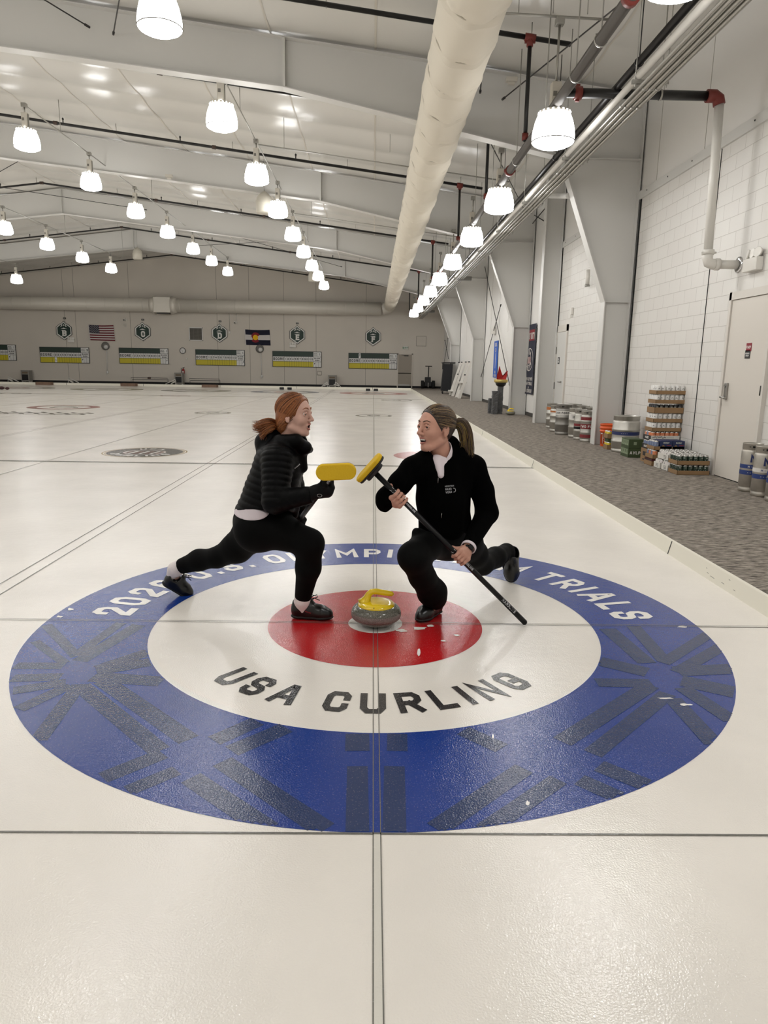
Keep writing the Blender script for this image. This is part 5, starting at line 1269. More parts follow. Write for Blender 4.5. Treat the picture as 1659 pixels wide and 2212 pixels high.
for k, (x, y, lab) in enumerate(((4.565, 4.67, 'tall slim keg with blue bands and a big M, leftmost beside the service door'), (4.545, 4.34, 'tall slim keg with a white and a blue band, middle beside the service door'), (4.53, 4.0, 'tall slim keg cut off by the right edge of the photo'))):
    bands = [(.49, .57, M_KB if k != 1 else M_KW, 'M - - -', M_KW if k != 1 else M_KB), (.36, .45, M_KB, '- - - -', M_KW)]
    keg((x, y, 0), lab, G, .118, .585, (), bands, mat('keg_steel_warm', (184, 179, 170), .4, metal=.85, bump=(9, .1), vary=(6, .2)), True, 0, ('M', .70, .095, M_KN), math.radians(-110))

# orange bucket
P = Vector((4.47, 9.62, 0)); t = thing('plastic_bucket', 'orange plastic bucket with white print behind the big keg', 'bucket', P); o = P
h = MB(o); h.lathe([(0, .0), (.148, .0), (.152, .01), (.163, .27), (.176, .275), (.178, .30), (.168, .305), (.168, .33), (.182, .335), (.182, .36), (.17, .365), (.172, .40), (.182, .405), (.182, .42), (.170, .42), (.155, .05), (0, .03)], P, 44)
h.build('bucket_body', mat('bucket_orange', (226, 92, 34), .4), t)
h = MB(o); fa = math.radians(-122)
def bk(x, y):    # print square tilted on the bucket
    c, s = math.cos(.0), math.sin(.0); zz = .145+y; rr = .1585+.04*(zz-.1)+.0012; return P+Vector((rr*math.cos(fa+x/.16), rr*math.sin(fa+x/.16), zz))
for q in _strip([(-.085, -.085), (.085, -.085), (.085, .085), (-.085, .085), (-.085, -.085)], .006):
    h.quad(*[bk(p[0], p[1]) for p in q])
def tilt(x, y, dy): c, s = math.cos(.75), math.sin(.75); return bk(x*c-(y+dy)*s, x*s+(y+dy)*c)
for s_, dy in (('THE', .045), ('HOME', .0), ('DEPOT', -.045)): h.text(s_, None, None, None, .036, .16, 0, fn=lambda x, y, dy=dy: tilt(x, y, dy), maxw=.13)
h.build('bucket_print', mat('print_white', (236, 226, 218), .6), t)
h = MB(o); h.box(bk(-.085, .10)+Vector((-.02, -.0, .0)), (.03, .03, .02)); h.build('bucket_tag', M_KW, t)

# ================================================================== cans and trays
CR_, CH_ = .0355, .131
M_CAN = {'white': mat('can_white', (232, 230, 226), .35), 'black': mat('can_black', (26, 26, 28), .35), 'orange': mat('can_orange', (214, 128, 84), .35), 'blue': mat('can_blue', (112, 124, 152), .35),
         'yellow': mat('can_yellow', (222, 196, 40), .35), 'green': mat('can_green', (40, 58, 46), .35), 'red': mat('can_redwhite', (226, 220, 216), .35)}
M_LID = mat('can_lid', (190, 188, 184), .25, metal=.9); M_PRINT = mat('can_print', (40, 38, 40), .5); M_PRINTW = mat('can_printw', (210, 214, 206), .5)
def can_mesh(kind):
    h = MB(); r, c = CR_, CH_
    h.lathe([(r*.74, .0), (r*.92, .008), (r, .016)], n=14, m=1); h.lathe([(r, .016), (r, c-.018)], n=14, m=0); h.lathe([(r, c-.018), (r*.86, c-.005), (r*.86, c), (r*.78, c), (r*.76, c-.006), (0, c-.006)], n=14, m=1)
    fa = math.radians(-100)
    def on(x, y): a = fa+x/r; return Vector(((r+.0006)*math.cos(a), (r+.0006)*math.sin(a), c/2+y))
    if kind in ('white',): h.quad(on(-.014, .008), on(-.006, .008), on(.002, .030), on(-.003, .030), 2); h.quad(on(.002, .014), on(.016, .006), on(.010, .020), on(.004, .026), 2); h.quad(on(-.02, -.02), on(.02, -.02), on(.02, -.014), on(-.02, -.014), 2)
    elif kind in ('green', 'black'): h.quad(on(-.016, -.02), on(.016, -.02), on(.016, .0), on(-.016, .0), 3); h.quad(on(-.01, .02), on(.012, .02), on(.012, .035), on(-.01, .035), 3)
    elif kind in ('red',): h.quad(on(-.02, -.025), on(.02, -.025), on(.02, .0), on(-.02, .0), 4); h.quad(on(-.012, .015), on(.012, .015), on(.012, .035), on(-.012, .035), 2)
    elif kind in ('orange', 'blue'): h.quad(on(-.02, -.005), on(.02, -.005), on(.02, .022), on(-.02, .022), 3)
    elif kind == 'yellow': h.quad(on(-.012, -.03), on(.012, -.03), on(.012, .03), on(-.012, .03), 2)
    return h.build('drink_can', [M_CAN[kind], M_LID if kind not in ('white', 'black') else M_CAN['white' if kind == 'white' else 'black'], M_PRINT, M_PRINTW, mat('can_maroon', (110, 40, 46), .4)])
CANP = {}
def put_can(kind, x, y, z, label, group, rot):
    if kind not in CANP: o = CANP[kind] = can_mesh(kind)
    else: o = CANP[kind].copy(); COL.objects.link(o)
    o.location = (x, y, z); o.rotation_euler = (0, 0, rot); tag(o, label, 'can', group)
M_KRAFT = mat('kraft_card', (146, 116, 82), .8, vary=(3, .06)); M_KRAFTI = mat('kraft_inner', (130, 100, 68), .85)
rsc = random.Random(11)
def tray(x0, y0, z, wall, label, kind, canlabel, group, which='edge', m=None, nx=6, ny=4, extra=None, gz=.004):
    """cardboard tray: x0,y0 near left corner; cans stand in a nx by ny grid"""
    p = .0735; W, D = nx*p+.014, ny*p+.014
    t = thing('can_tray', label, 'tray', (x0+W/2, y0+D/2, z), group='cardboard can trays'); o = (x0+W/2, y0+D/2, z)
    h = MB(o); e = .004
    h.box2((x0, y0, z), (x0+W, y0+D, z+e), 1)
    for a, b in (((x0, y0), (x0+W, y0+e)), ((x0, y0+D-e), (x0+W, y0+D)), ((x0, y0), (x0+e, y0+D)), ((x0+W-e, y0), (x0+W, y0+D))): h.box2((a[0], a[1], z), (b[0], b[1], z+wall))
    h.build('tray_card', [m or M_KRAFT, M_KRAFTI], t)
    if extra: extra(t, o, x0, y0, z, W, D, wall)
    if kind:
        for i in range(nx):
            for j in range(ny):
                if which == 'edge' and not (j == 0 or i == 0): continue
                if which == 'left' and i > 0: continue
                k = kind if isinstance(kind, str) else kind[(i*3+j*5+i*j) % len(kind)]
                lb = canlabel if isinstance(canlabel, str) else canlabel[k]
                put_can(k, x0+.007+p*(i+.5), y0+.007+p*(j+.5), z+e+.001, lb, group, rsc.choice((-.5, -.2, 0, .15, .4)))
    return t
SX, SY = 4.325, 7.20
def marc(t, o, x0, y0, z, W, D, wall):
    h = MB(o); h.box2((x0-.002, y0+.005, z+.002), (x0-.0005, y0+D-.005, z+wall)); h.text('MARC', (x0-.003, y0+D*.5, z+wall*.5), (0, -1, 0), (0, 0, 1), wall*.5, .22, 1, maxw=D*.7); h.build('tray_end_print', [M_BADGEK, M_BRDW], t)
    h = MB(o); rr = random.Random(int(z*100))
    for k in range(14):
        x = x0+.03+k*.015; zz = z+wall*(.3+.4*rr.random()); h.quad((x, y0-.001, zz), (x+.010, y0-.001, zz), (x+.012, y0-.001, zz+.015), (x+.002, y0-.001, zz+.018))
    h.quad((x0+.25, y0-.001, z+wall*.58), (x0+W-.09, y0-.001, z+wall*.58), (x0+W-.09, y0-.001, z+wall*.62), (x0+.25, y0-.001, z+wall*.62))
    h.build('tray_side_print', M_PRINT, t)
M_WTRAY = mat('white_card', (222, 218, 210), .6)
tray(SX-.02, SY, .215, .075, 'white printed tray with a black end, lower of the two in the tall stack', 'blue', 'grey blue can in the lower white printed tray of the tall stack', 'grey blue cans in the tall stack', m=M_WTRAY, extra=marc)
tray(SX-.012, SY, .355, .075, 'white printed tray with a black end, upper of the two in the tall stack', ['orange', 'blue', 'orange'], {'orange': 'orange and grey can in the upper white printed tray of the tall stack', 'blue': 'grey blue can in the upper white printed tray of the tall stack'}, 'mixed cans in the tall stack', m=M_WTRAY, extra=marc)
for z, w, kind, ord_ in ((.495, .06, 'white', 'fifth'), (.635, .06, 'white', 'fourth'), (.775, .09, 'black', 'third'), (.925, .06, 'white', 'second'), (1.065, .06, 'white', 'topmost')):
    tray(SX+(z-.5)*.03, SY, z, w, 'brown can tray, %s from the top of the tall stack' % ord_ if ord_ != 'topmost' else 'brown can tray, topmost of the tall stack', kind,
         '%s can in the %s tray of the tall stack' % ('white' if kind == 'white' else 'black', ord_ if ord_ == 'topmost' else ord_+' highest'), '%s cans in the %s tray of the tall stack' % (kind, ord_))
def carton(name, label, a, b, m, prints=(), group='cardboard cartons'):
    c = ((a[0]+b[0])/2, (a[1]+b[1])/2, a[2]); t = thing(name, label, 'carton', c, group=group); h = MB(c); h.box2(a, b, bev=.003); h.build('carton_body', m, t)
    for q, mm, nm in prints:
        h = MB(c); q(h); h.build(nm, mm, t)
    return t
def brownprint(h):
    x = SX-.031
    for (y0, y1, z0, z1) in ((.08, .22, .10, .165), (.08, .22, .03, .05)): h.quad((x, SY+y0, z0), (x, SY+y1, z0), (x, SY+y1, z1), (x, SY+y0, z1))
carton('brown_carton', 'plain brown carton with black print at the bottom of the tall stack', (SX-.03, SY, .0), (SX+.43, SY+.31, .213), M_KRAFT, [(brownprint, M_PRINT, 'carton_print')])
# shorter stack in front of it
FX, FY = 4.22, 6.84
tray(FX, FY, .0, .07, 'brown tray with a dark red strip at the bottom of the short stack', None, '', '', extra=lambda t, o, x0, y0, z, W, D, w: (lambda h: (h.box2((x0, y0+.01, z+.07), (x0+W-.01, y0+D-.01, z+.105)), h.box2((x0-.001, y0+.03, z+.078), (x0, y0+D-.03, z+.095), 1), h.build('red_packs', [mat('pack_maroon', (74, 22, 28), .5), M_PRINT], t)))(MB(o)))
tray(FX+.01, FY, .107, .065, 'brown tray of grey cans in the middle of the short stack', ['orange', 'blue'], {'orange': 'orange and grey can in the short stack', 'blue': 'grey blue can in the short stack'}, 'cans in the short stack', 'left')
tray(FX+.02, FY, .245, .055, 'brown tray carrying two navy cartons on the short stack', ['blue'], {'blue': 'grey blue can at the end of the tray with navy cartons'}, 'cans beside the navy cartons', 'left', ny=4)
for i in range(2):
    xa = FX+.105+i*.19
    def navy(h, xa=xa):
        h.text('SUNDAY', (xa+.092, FY-.003, .355), (1, 0, 0), (0, 0, 1), .024, .22, 0, maxw=.09)
        h.quad((xa+.10, FY-.003, .312), (xa+.17, FY-.003, .312), (xa+.17, FY-.003, .322), (xa+.10, FY-.003, .322), 1)
        h.add([(xa+.02, FY-.003, .302), (xa+.075, FY-.003, .302), (xa+.048, FY-.003, .325)], [(0, 1, 2)], False, 2)
    carton('navy_carton', '%s navy carton in the tray on the short stack' % ('left' if i == 0 else 'right'), (xa, FY+.0, .2505), (xa+.184, FY+.285, .385), mat('carton_navy', (34, 46, 86), .5), [(navy, [M_PRINTW, mat('carton_redline', (150, 50, 60), .5), M_KRAFT], 'carton_print')], 'navy cartons')
# white trays
WX = 4.245
def wprint(t, o, x0, y0, z, W, D, wall):
    h = MB(o); x = x0-.001
    for k in range(3): h.quad((x, y0+.06, z+wall*(.25+.22*k)), (x, y0+.16, z+wall*(.25+.22*k)), (x, y0+.16, z+wall*(.32+.22*k)), (x, y0+.06, z+wall*(.32+.22*k)))
    h.quad((x0+.08, y0-.001, z+.02), (x0+.18, y0-.001, z+.02), (x0+.18, y0-.001, z+.06), (x0+.08, y0-.001, z+.06)); h.quad((x0+.24, y0-.001, z+.02), (x0+.34, y0-.001, z+.02), (x0+.34, y0-.001, z+.06), (x0+.24, y0-.001, z+.06))
    h.build('tray_print', M_PRINT, t)
tray(WX, 6.30, .0, .085, 'white tray on the carpet nearest the green can trays', 'red', 'white and maroon can in the nearer bottom white tray', 'white and maroon cans', 'left', M_WTRAY, nx=5, ny=3, extra=wprint)
tray(WX-.01, 6.56, .0, .085, 'white tray on the carpet beside the short stack', 'red', 'white and maroon can in the farther bottom white tray', 'white and maroon cans', 'left', M_WTRAY, nx=5, ny=3, extra=wprint)
tray(WX+.02, 6.37, .14, .085, 'white tray on top of the two other white trays', 'red', 'white and maroon can standing in the upper white tray', 'white and maroon cans', 'all', M_WTRAY, nx=6, ny=5, extra=wprint)
# green can trays nearest the door
tray(4.235, 5.95, .0, .06, 'brown tray of dark green cans on the carpet by the service door', 'green', 'dark green can in the lower tray by the service door', 'dark green cans, lower tray', 'edge', ny=4)
tray(4.225, 5.95, .138, .06, 'brown tray of dark green cans on top by the service door', 'green', 'dark green can in the upper tray by the service door', 'dark green cans, upper tray', 'all', ny=4)
# yellow can trays behind the big keg
tray(4.25, 9.02, .0, .085, 'brown tray of yellow cans on the carpet behind the big keg', 'yellow', 'yellow can in the lower tray behind the big keg', 'yellow cans', 'edge', nx=2, ny=3)
tray(4.245, 9.02, .20, .085, 'brown tray of yellow cans stacked behind the big keg', 'yellow', 'yellow can in the upper tray behind the big keg', 'yellow cans', 'edge', nx=2, ny=3, )
carton('green_pack', 'dark green pack between the two yellow can trays', (4.26, 9.03, .137), (4.38, 9.22, .199), mat('pack_green2', (60, 76, 44), .6), (), 'green packs')
# green cartons
M_GCART = mat('carton_green', (62, 76, 46), .55); M_GCART2 = mat('carton_pale_green', (140, 154, 124), .6)
def gprint(z):
    def f(h):
        for k in range(4):
            y = 7.86+.02+k*.085; h.quad((4.2185, y, z+.05), (4.2185, y+.075, z+.05), (4.2185, y+.075, z+.14), (4.2185, y, z+.14), 0)
            h.quad((4.2180, y+.02, z+.08), (4.2180, y+.045, z+.08), (4.2180, y+.045, z+.13), (4.2180, y+.02, z+.13), 1)
    return f
def gtext(h): h.text('AVLP', (4.335, 7.857, .08), (1, 0, 0), (0, 0, 1), .05, .2)
def gqr(h): h.quad((4.30, 7.857, .21), (4.35, 7.857, .21), (4.35, 7.857, .26), (4.30, 7.857, .26))
carton('green_carton', 'lower dark green carton with pale can pictures beside the big keg', (4.22, 7.86, 0), (4.46, 8.22, .155), M_GCART, [(gprint(.0), [M_GCART2, M_GCART], 'can_pictures'), (gtext, M_BRDW, 'carton_lettering')], 'green cartons')
carton('green_carton', 'upper dark green carton with pale can pictures beside the big keg', (4.22, 7.86, .157), (4.46, 8.22, .305), M_GCART, [(gprint(.15), [M_GCART2, M_GCART], 'can_pictures'), (gqr, M_GCART2, 'carton_panel')], 'green cartons')

# ================================================================== brooms
M_SHAFT = mat('shaft_black', (8, 8, 9), .42, spec=.3); M_PAD = mat('broom_yellow', (226, 184, 22), .75, bump=(120, .2)); M_GRIPM = mat('ferrule_grey', (170, 168, 166), .35, metal=.6)
def broom(head, end, long_axis, label, face=None, texts=()):
    """curling broom: head is where the shaft meets the head, end the far end of the handle"""
    head = Vector(head); end = Vector(end); d = (end-head).normalized(); o = head
    t = thing('curling_broom', label, 'broom', head)
    la = Vector(long_axis).normalized(); nrm = Vector(face) if face else -d
    nrm = (nrm-la*nrm.dot(la)).normalized(); sa = nrm.cross(la).normalized()
    base = head-d*.014
    def stadium(c, hl, hw, off):
        pts = []
        for k in range(28):
            a = 2*math.pi*k/28; x = math.cos(a)*hw; y = math.sin(a)*hw; x += (hl-hw)*(1 if math.cos(a) >= 0 else -1); pts.append(c+la*x+sa*y+nrm*off)
        return pts
    def slab(mb, c, hl, hw, z0, z1, rnd, m=0):
        layers = [stadium(c, hl-rnd, hw-rnd, z0), stadium(c, hl, hw, z0+rnd), stadium(c, hl, hw, z1-rnd), stadium(c, hl-rnd, hw-rnd, z1)]
        V = [p for l in layers for p in l]; n = 28
        F = [(i*n+k, i*n+(k+1) % n, (i+1)*n+(k+1) % n, (i+1)*n+k) for i in range(3) for k in range(n)]+[tuple(range(n-1, -1, -1)), tuple(range(3*n, 4*n))]
        mb.add(V, F, False, m)
    h = MB(o); slab(h, base, .100, .042, .018, .042, .005); h.build('broom_pad', M_PAD, t)
    h = MB(o); slab(h, base, .098, .040, .006, .018, .003); slab(h, base, .060, .026, -.016, .006, .004); h.build('broom_plate', M_BADGEK, t)
    h = MB(o); h.cyl(base-nrm*.012, head+d*.02, .013, .011, n=14); h.build('broom_joint', M_GRIPM, t)
    L = (end-head).length
    h = MB(o); h.cyl(head, head+d*(L-.02), .0145, .0145, n=20); h.cyl(head+d*(L-.16), head+d*L, .0150, .0155, n=20); h.sphere(head+d*(L-.004), .0152, 14, 8); h.build('broom_shaft', M_SHAFT, t)
    view = (Vector(CAM)-head); va = (view-d*view.dot(d)).normalized(); vb = d.cross(va).normalized()
    h = MB(o)
    def on(s, y):
        a = y/.0148; return head+d*s+(va*math.cos(a)+vb*math.sin(a))*.0158
    for s, txt, hh, w, sg in texts:
        if txt == '#':
            for q in range(w): h.quad(on(s+q*.02, -.012), on(s+q*.02+.013, -.012), on(s+q*.02+.013, .008-.004*(q % 3)), on(s+q*.02, .012))
        else: h.text(txt, None, None, None, hh, .2, 0, fn=lambda x, y: on(s+x, (y+.003)*sg), maxw=w)
    if texts: h.build('shaft_print', mat('shaft_print', (200, 200, 202), .4), t)
    return t, d
BR_HEAD = at_y(811, 1022, -.08); BR_END = at_z(1134, 1345, .017)
broomR, dR = broom(BR_HEAD, BR_END, at_y(826, 990, -.12)-at_y(779, 1042, -.06), 'yellow headed curling broom held across by the woman on the right', (-.70, -.13, .64),
      [(.115, '#', 0, 3, 1), (.265, 'HARDLINE', .010, .09, -1), (.60, '#', 0, 2, 1), (.72, 'HARDLINE', .012, .10, -1), (1.06, 'HARDLINE', .016, .16, -1)])
BL_HEAD = at_y(725, 1018, -.27); BL_END = at_y(607, 1176, .90)
broomL, dL = broom(BL_HEAD, BL_END, Vector((1, 0, .05)), 'yellow headed curling broom held up by the woman on the left', (.1, -.96, -.10), [(.04, '#', 0, 2, 1), (.11, 'HARDLINE', .012, .08, -1), (.3, 'HARDLINE', .012, .14, -1)])
# ================================================================== figures: smooth blended bodies meshed from distance fields
class Field:
    def __init__(self, res): self.res = res; self.ops = []
    def add(self, f, lo, hi, k=.02, op='u'): self.ops.append((f, np.array(lo, float), np.array(hi, float), k, op)); return self
    def cone(self, a, b, ra, rb=None, k=.02, op='u', rip=None, sq=None):
        """tapered limb from a to b; rip=(amount,count) puffs it into quilted rings; sq=(axis,factor) flattens it"""
        rb = ra if rb is None else rb; a = np.array(a, float); b = np.array(b, float); ab = b-a; L2 = max(ab@ab, 1e-9)
        def f(P):
            q = P-a; t0 = (q@ab)/L2; t = np.clip(t0, 0, 1)
            w = q-t[..., None]*ab
            if sq is not None:
                n = np.array(sq[0], float); n /= np.linalg.norm(n); s = w@n; w = w+(s*(sq[1]-1))[..., None]*n
            d = np.sqrt((w*w).sum(-1)); r = ra+(rb-ra)*t
            if rip: r = r+rip[0]*(np.abs(np.sin(math.pi*rip[1]*t0+rip[2] if len(rip) > 2 else math.pi*rip[1]*t0))**.6-.6)
            return d-r
        m = max(ra, rb)+(rip[0] if rip else 0); return self.add(f, np.minimum(a, b)-m, np.maximum(a, b)+m, k, op)
    def chain(self, pts, k=.02, op='u', **kw):
        for (p, r), (q, s) in zip(pts[:-1], pts[1:]): self.cone(p, q, r, s, k, op, **kw)
        return self
    def ell(self, c, r, M=None, k=.02, op='u'):
        c = np.array(c, float); r = np.array(r, float); M = np.eye(3) if M is None else np.array(M)
        def f(P):
            q = (P-c)@M; k0 = np.sqrt(((q/r)**2).sum(-1)); k1 = np.sqrt(((q/(r*r))**2).sum(-1))+1e-9; return k0*(k0-1)/k1
        m = r.max(); return self.add(f, c-m, c+m, k, op)
    def plane(self, p, n, k=.004):
        """cut away everything on the side n points to"""
        p = np.array(p, float); n = np.array(n, float); n = n/np.linalg.norm(n)
        self.ops.append((lambda P: (P-p)@n, None, None, k, 'i')); return self
    def mesh(self):
        los = [o[1] for o in self.ops if o[4] == 'u']; his = [o[2] for o in self.ops if o[4] == 'u']
        lo = np.min(los, 0)-.02; hi = np.max(his, 0)+.02; r = self.res
        n = np.ceil((hi-lo)/r).astype(int)+1
        D = np.full(n, .08, np.float32); ax = [lo[i]+r*np.arange(n[i]) for i in range(3)]
        for f, a, b, k, op in self.ops:
            if a is None: sl = [slice(0, n[i]) for i in range(3)]
            else:
                pad = .03+k; sl = []
                for i in range(3):
                    s = max(0, int((a[i]-pad-lo[i])/r)); e = min(n[i], int((b[i]+pad-lo[i])/r)+2); sl.append(slice(s, max(s, e)))
            if any(s.stop <= s.start for s in sl): continue
            G = np.stack(np.meshgrid(*[ax[i][sl[i]] for i in range(3)], indexing='ij'), -1)
            v = f(G).astype(np.float32); s = tuple(sl); d = D[s]
            if op == 'u':
                h = np.clip(.5+.5*(d-v)/k, 0, 1); D[s] = d+(v-d)*h-k*h*(1-h)
            elif op == 's':
                v = -v; h = np.clip(.5-.5*(d-v)/k, 0, 1); D[s] = d+(v-d)*h+k*h*(1-h)
            elif op == 'i':
                h = np.clip(.5-.5*(d-v)/k, 0, 1); D[s] = d+(v-d)*h+k*h*(1-h)
        return surface_nets(D, lo, r)
def surface_nets(D, lo, r):
    S = D < 0; n = np.array(D.shape)
    c = np.zeros(n-1, np.int8)
    offs = [(x, y, z) for x in (0, 1) for y in (0, 1) for z in (0, 1)]
    for x, y, z in offs: c += S[x:n[0]-1+x, y:n[1]-1+y, z:n[2]-1+z]
    act = (c > 0) & (c < 8); I = np.argwhere(act); idx = np.full(n-1, -1, np.int32); idx[act] = np.arange(len(I))
    acc = np.zeros((len(I), 3)); cnt = np.zeros(len(I))
    edges = [(a, b) for a in offs for b in offs if sum(abs(np.subtract(a, b))) == 1 and a < b]
    for a, b in edges:
        da = D[I[:, 0]+a[0], I[:, 1]+a[1], I[:, 2]+a[2]]; db = D[I[:, 0]+b[0], I[:, 1]+b[1], I[:, 2]+b[2]]
        m = (da < 0) != (db < 0); t = np.where(m, da/np.where(m, da-db, 1), 0)
        p = np.array(a)[None]+t[:, None]*(np.array(b)-np.array(a))[None]
        acc[m] += p[m]; cnt[m] += 1
    V = lo+r*(I+acc/cnt[:, None]); F = []
    for d in range(3):
        u, v = (d+1) % 3, (d+2) % 3
        s0 = [slice(0, n[i]-1) for i in range(3)]; s1 = list(s0); s1[d] = slice(1, n[d])
        # grid edges along d with a sign change
        A = S[tuple(slice(0, n[i]-1) if i == d else slice(1, n[i]-1) for i in range(3))]
        B = S[tuple(slice(1, n[i]) if i == d else slice(1, n[i]-1) for i in range(3))]
        E = np.argwhere(A != B); fl = A[A != B]
        if len(E) == 0: continue
        E = E.copy(); E[:, u] += 1; E[:, v] += 1
        def cell(du, dv): q = E.copy(); q[:, u] -= du; q[:, v] -= dv; return idx[q[:, 0], q[:, 1], q[:, 2]]
        q = np.stack([cell(1, 1), cell(0, 1), cell(0, 0), cell(1, 0)], -1); q[~fl] = q[~fl][:, ::-1]; F.append(q)
    F = np.concatenate(F); F = F[(F >= 0).all(1)]
    return V, F
def relax(V, F, it=2, w=.5):
    """light smoothing of a meshed field"""
    n = len(V)
    for _ in range(it):
        A = np.zeros_like(V); C = np.zeros(n)
        for a, b in ((0, 1), (1, 2), (2, 3), (3, 0)):
            np.add.at(A, F[:, a], V[F[:, b]]); np.add.at(A, F[:, b], V[F[:, a]]); np.add.at(C, F[:, a], 1); np.add.at(C, F[:, b], 1)
        V = V+w*(A/np.maximum(C, 1)[:, None]-V)
    return V
def field_obj(name, fld, mats, parent, origin, mi=None, smooth=1):
    V, F = fld.mesh()
    if smooth: V = relax(V, F, smooth)
    m = None
    if mi is not None: m = mi(V[F].mean(1))
    return raw_mesh(name, V, F, mats, parent, origin, m)
def AY(x, y, Y): return np.array(at_y(x, y, Y))
def R_(P, px): return px/px_m(P)
def J(x, y, Y, r): P = AY(x, y, Y); return P, R_(P, r)
def nrm(v): v = np.array(v, float); return v/np.linalg.norm(v)

M_SKIN1 = mat('skin_fair', (208, 166, 150), .5, spec=.35, vary=(22, .06)); M_SKIN2 = mat('skin_tan', (200, 150, 130), .5, spec=.35, vary=(22, .06))
M_LIP = mat('lips', (188, 126, 114), .4); M_MOUTH = mat('mouth_dark', (44, 16, 16), .7); M_TEETH = mat('teeth', (236, 230, 220), .3)
M_EYEW = mat('eye_white', (226, 222, 216), .25); M_IRIS1 = mat('iris_grey', (88, 92, 84), .2); M_IRIS2 = mat('iris_brown', (58, 40, 28), .2); M_PUPIL = mat('pupil', (8, 8, 8), .1)
M_BLK = mat('black_knit', (4, 4, 4), .8, spec=.12); M_BLKF = mat('black_fleece', (3, 3, 3), .95, spec=.04); M_PUFF = mat('black_puffer', (3, 3, 4), .5, spec=.10, bump=(45, .12))
M_BLKP = mat('black_trouser', (4, 4, 4), .75, spec=.12); M_SHOE = mat('black_leather', (6, 6, 6), .3, spec=.5, bump=(60, .1)); M_SOLE = mat('black_sole', (12, 12, 12), .7)
M_SOCK = mat('white_sock', (232, 222, 220), .85, bump=(120, .2)); M_SHIRT = mat('white_shirt', (228, 216, 220), .8, bump=(30, .2)); M_GLOVE = mat('black_glove', (9, 9, 10), .7, spec=.2)

def head_prims(B, T, s=1.0, mouth='open', ear=True):
    """add a head to field B. T maps head coordinates (x forward, y left, z up, metres) to the world"""
    Rm = np.array(T[0]); o = np.array(T[1])
    W = lambda p: o+Rm@(np.array(p, float)*s)
    E = lambda c, r, k=.02, op='u': B.ell(W(c), np.array(r)*s, Rm, k*s, op)
    C = lambda a, b, ra, rb=None, k=.012, op='u': B.cone(W(a), W(b), ra*s, (ra if rb is None else rb)*s, k*s, op)
    E((-.012, 0, .032), (.092, .073, .084)); E((.030, 0, .006), (.056, .061, .085), .02); E((.030, 0, -.055), (.050, .049, .050), .02)
    C((.060, -.008, -.097), (.060, .008, -.097), .019, k=.02); C((-.002, -.052, -.060), (.045, -.028, -.093), .014, k=.02); C((-.002, .052, -.060), (.045, .028, -.093), .014, k=.02)
    for y in (-1, 1):
        E((.052, y*.034, -.022), (.028, .026, .028), .018)
    C((.074, -.026, .030), (.074, .026, .030), .013, k=.016)
    for y in (-1, 1): E((.090, y*.031, .010), (.017, .017, .013), .012, 's')
    C((.080, 0, .022), (.1025, 0, -.021), .0080, .0105, .010)
    E((.1045, 0, -.0245), (.0105, .0095, .0085), .006)
    for y in (-1, 1):
        E((.091, y*.0115, -.028), (.010, .0075, .0075), .006); E((.0955, y*.008, -.0345), (.0055, .0042, .0035), .002, 's')
    # eyelids
    for y in (-1, 1):
        yy = y*.031
        C((.079, yy-.014, .010), (.0848, yy, .0168), .0042, k=.004); C((.0848, yy, .0168), (.077, yy+.014, .010), .0042, k=.004)
        C((.079, yy-.013, .002), (.0825, yy, -.004), .0036, k=.004); C((.0825, yy, -.004), (.077, yy+.013, .002), .0036, k=.004)
    # lips and open mouth
    if mouth == 'open':
        C((.079, -.016, -.055), (.0905, 0, -.0465), .0050, k=.006); C((.0905, 0, -.0465), (.079, .016, -.055), .0050, k=.006)
        C((.077, -.014, -.061), (.0855, 0, -.075), .0054, k=.006); C((.0855, 0, -.075), (.077, .014, -.061), .0054, k=.006)
        E((.092, 0, -.0605), (.026, .0135, .0085), .003, 's')
    else:
        C((.070, -.029, -.046), (.0915, 0, -.0495), .0048, k=.006); C((.0915, 0, -.0495), (.070, .029, -.046), .0048, k=.006)
        C((.069, -.028, -.050), (.0865, 0, -.0735), .0056, k=.006); C((.0865, 0, -.0735), (.069, .028, -.050), .0056, k=.006)
        E((.090, 0, -.0595), (.028, .0240, .0080), .003, 's')
    if ear:
        for y in (-1, 1):
            E((-.012, y*.073, -.004), (.017, .009, .029), .008); E((-.007, y*.081, .002), (.009, .006, .016), .004, 's'); E((-.008, y*.073, -.028), (.009, .007, .010), .006)
    return W
def head_slots(T, s, mouth):
    Rm = np.array(T[0]); o = np.array(T[1])
    def f(C):
        q = (C-o)@Rm/s; m = np.zeros(len(C), np.int32); x, y, z = q.T
        face = (x > .060) & (np.abs(y) < .03) & (z < -.03) & (z > -.09)
        w, up, lo, mz = (.0165, -.0415, -.081, -.0605) if mouth == 'open' else (.0275, -.0445, -.079, -.060)
        inside = ((y/w)**2+((z-mz)/((up-lo)/2))**2) < 1
        m[face & inside & (x > .074)] = 1
        hw, hh = (.0135, .0085) if mouth == 'open' else (.0240, .0080)
        m[face & (((y/hw)**2+((z-mz)/hh)**2) < 1.0) & (x < .0885)] = 2
        return m
    return f
def eyes(T, s, parent, origin, iris, look):
    Rm = np.array(T[0]); o = np.array(T[1])
    for y in (-1, 1):
        c = o+Rm@(np.array((.0685, y*.031, .0070))*s); d = Vector(Rm@nrm(look)); h = MB(origin); r = .0132*s
        prof = [(r*math.sin(a), r*math.cos(a)) for a in np.linspace(0.001, math.pi, 19)]
        mats = [2 if math.degrees(math.pi*i/18) < 10 else (1 if math.degrees(math.pi*i/18) < 29 else 0) for i in range(18)]
        h.lathe(prof, Vector(c), 24, d, mats=mats); h.build('eye', [M_EYEW, iris, M_PUPIL], parent)
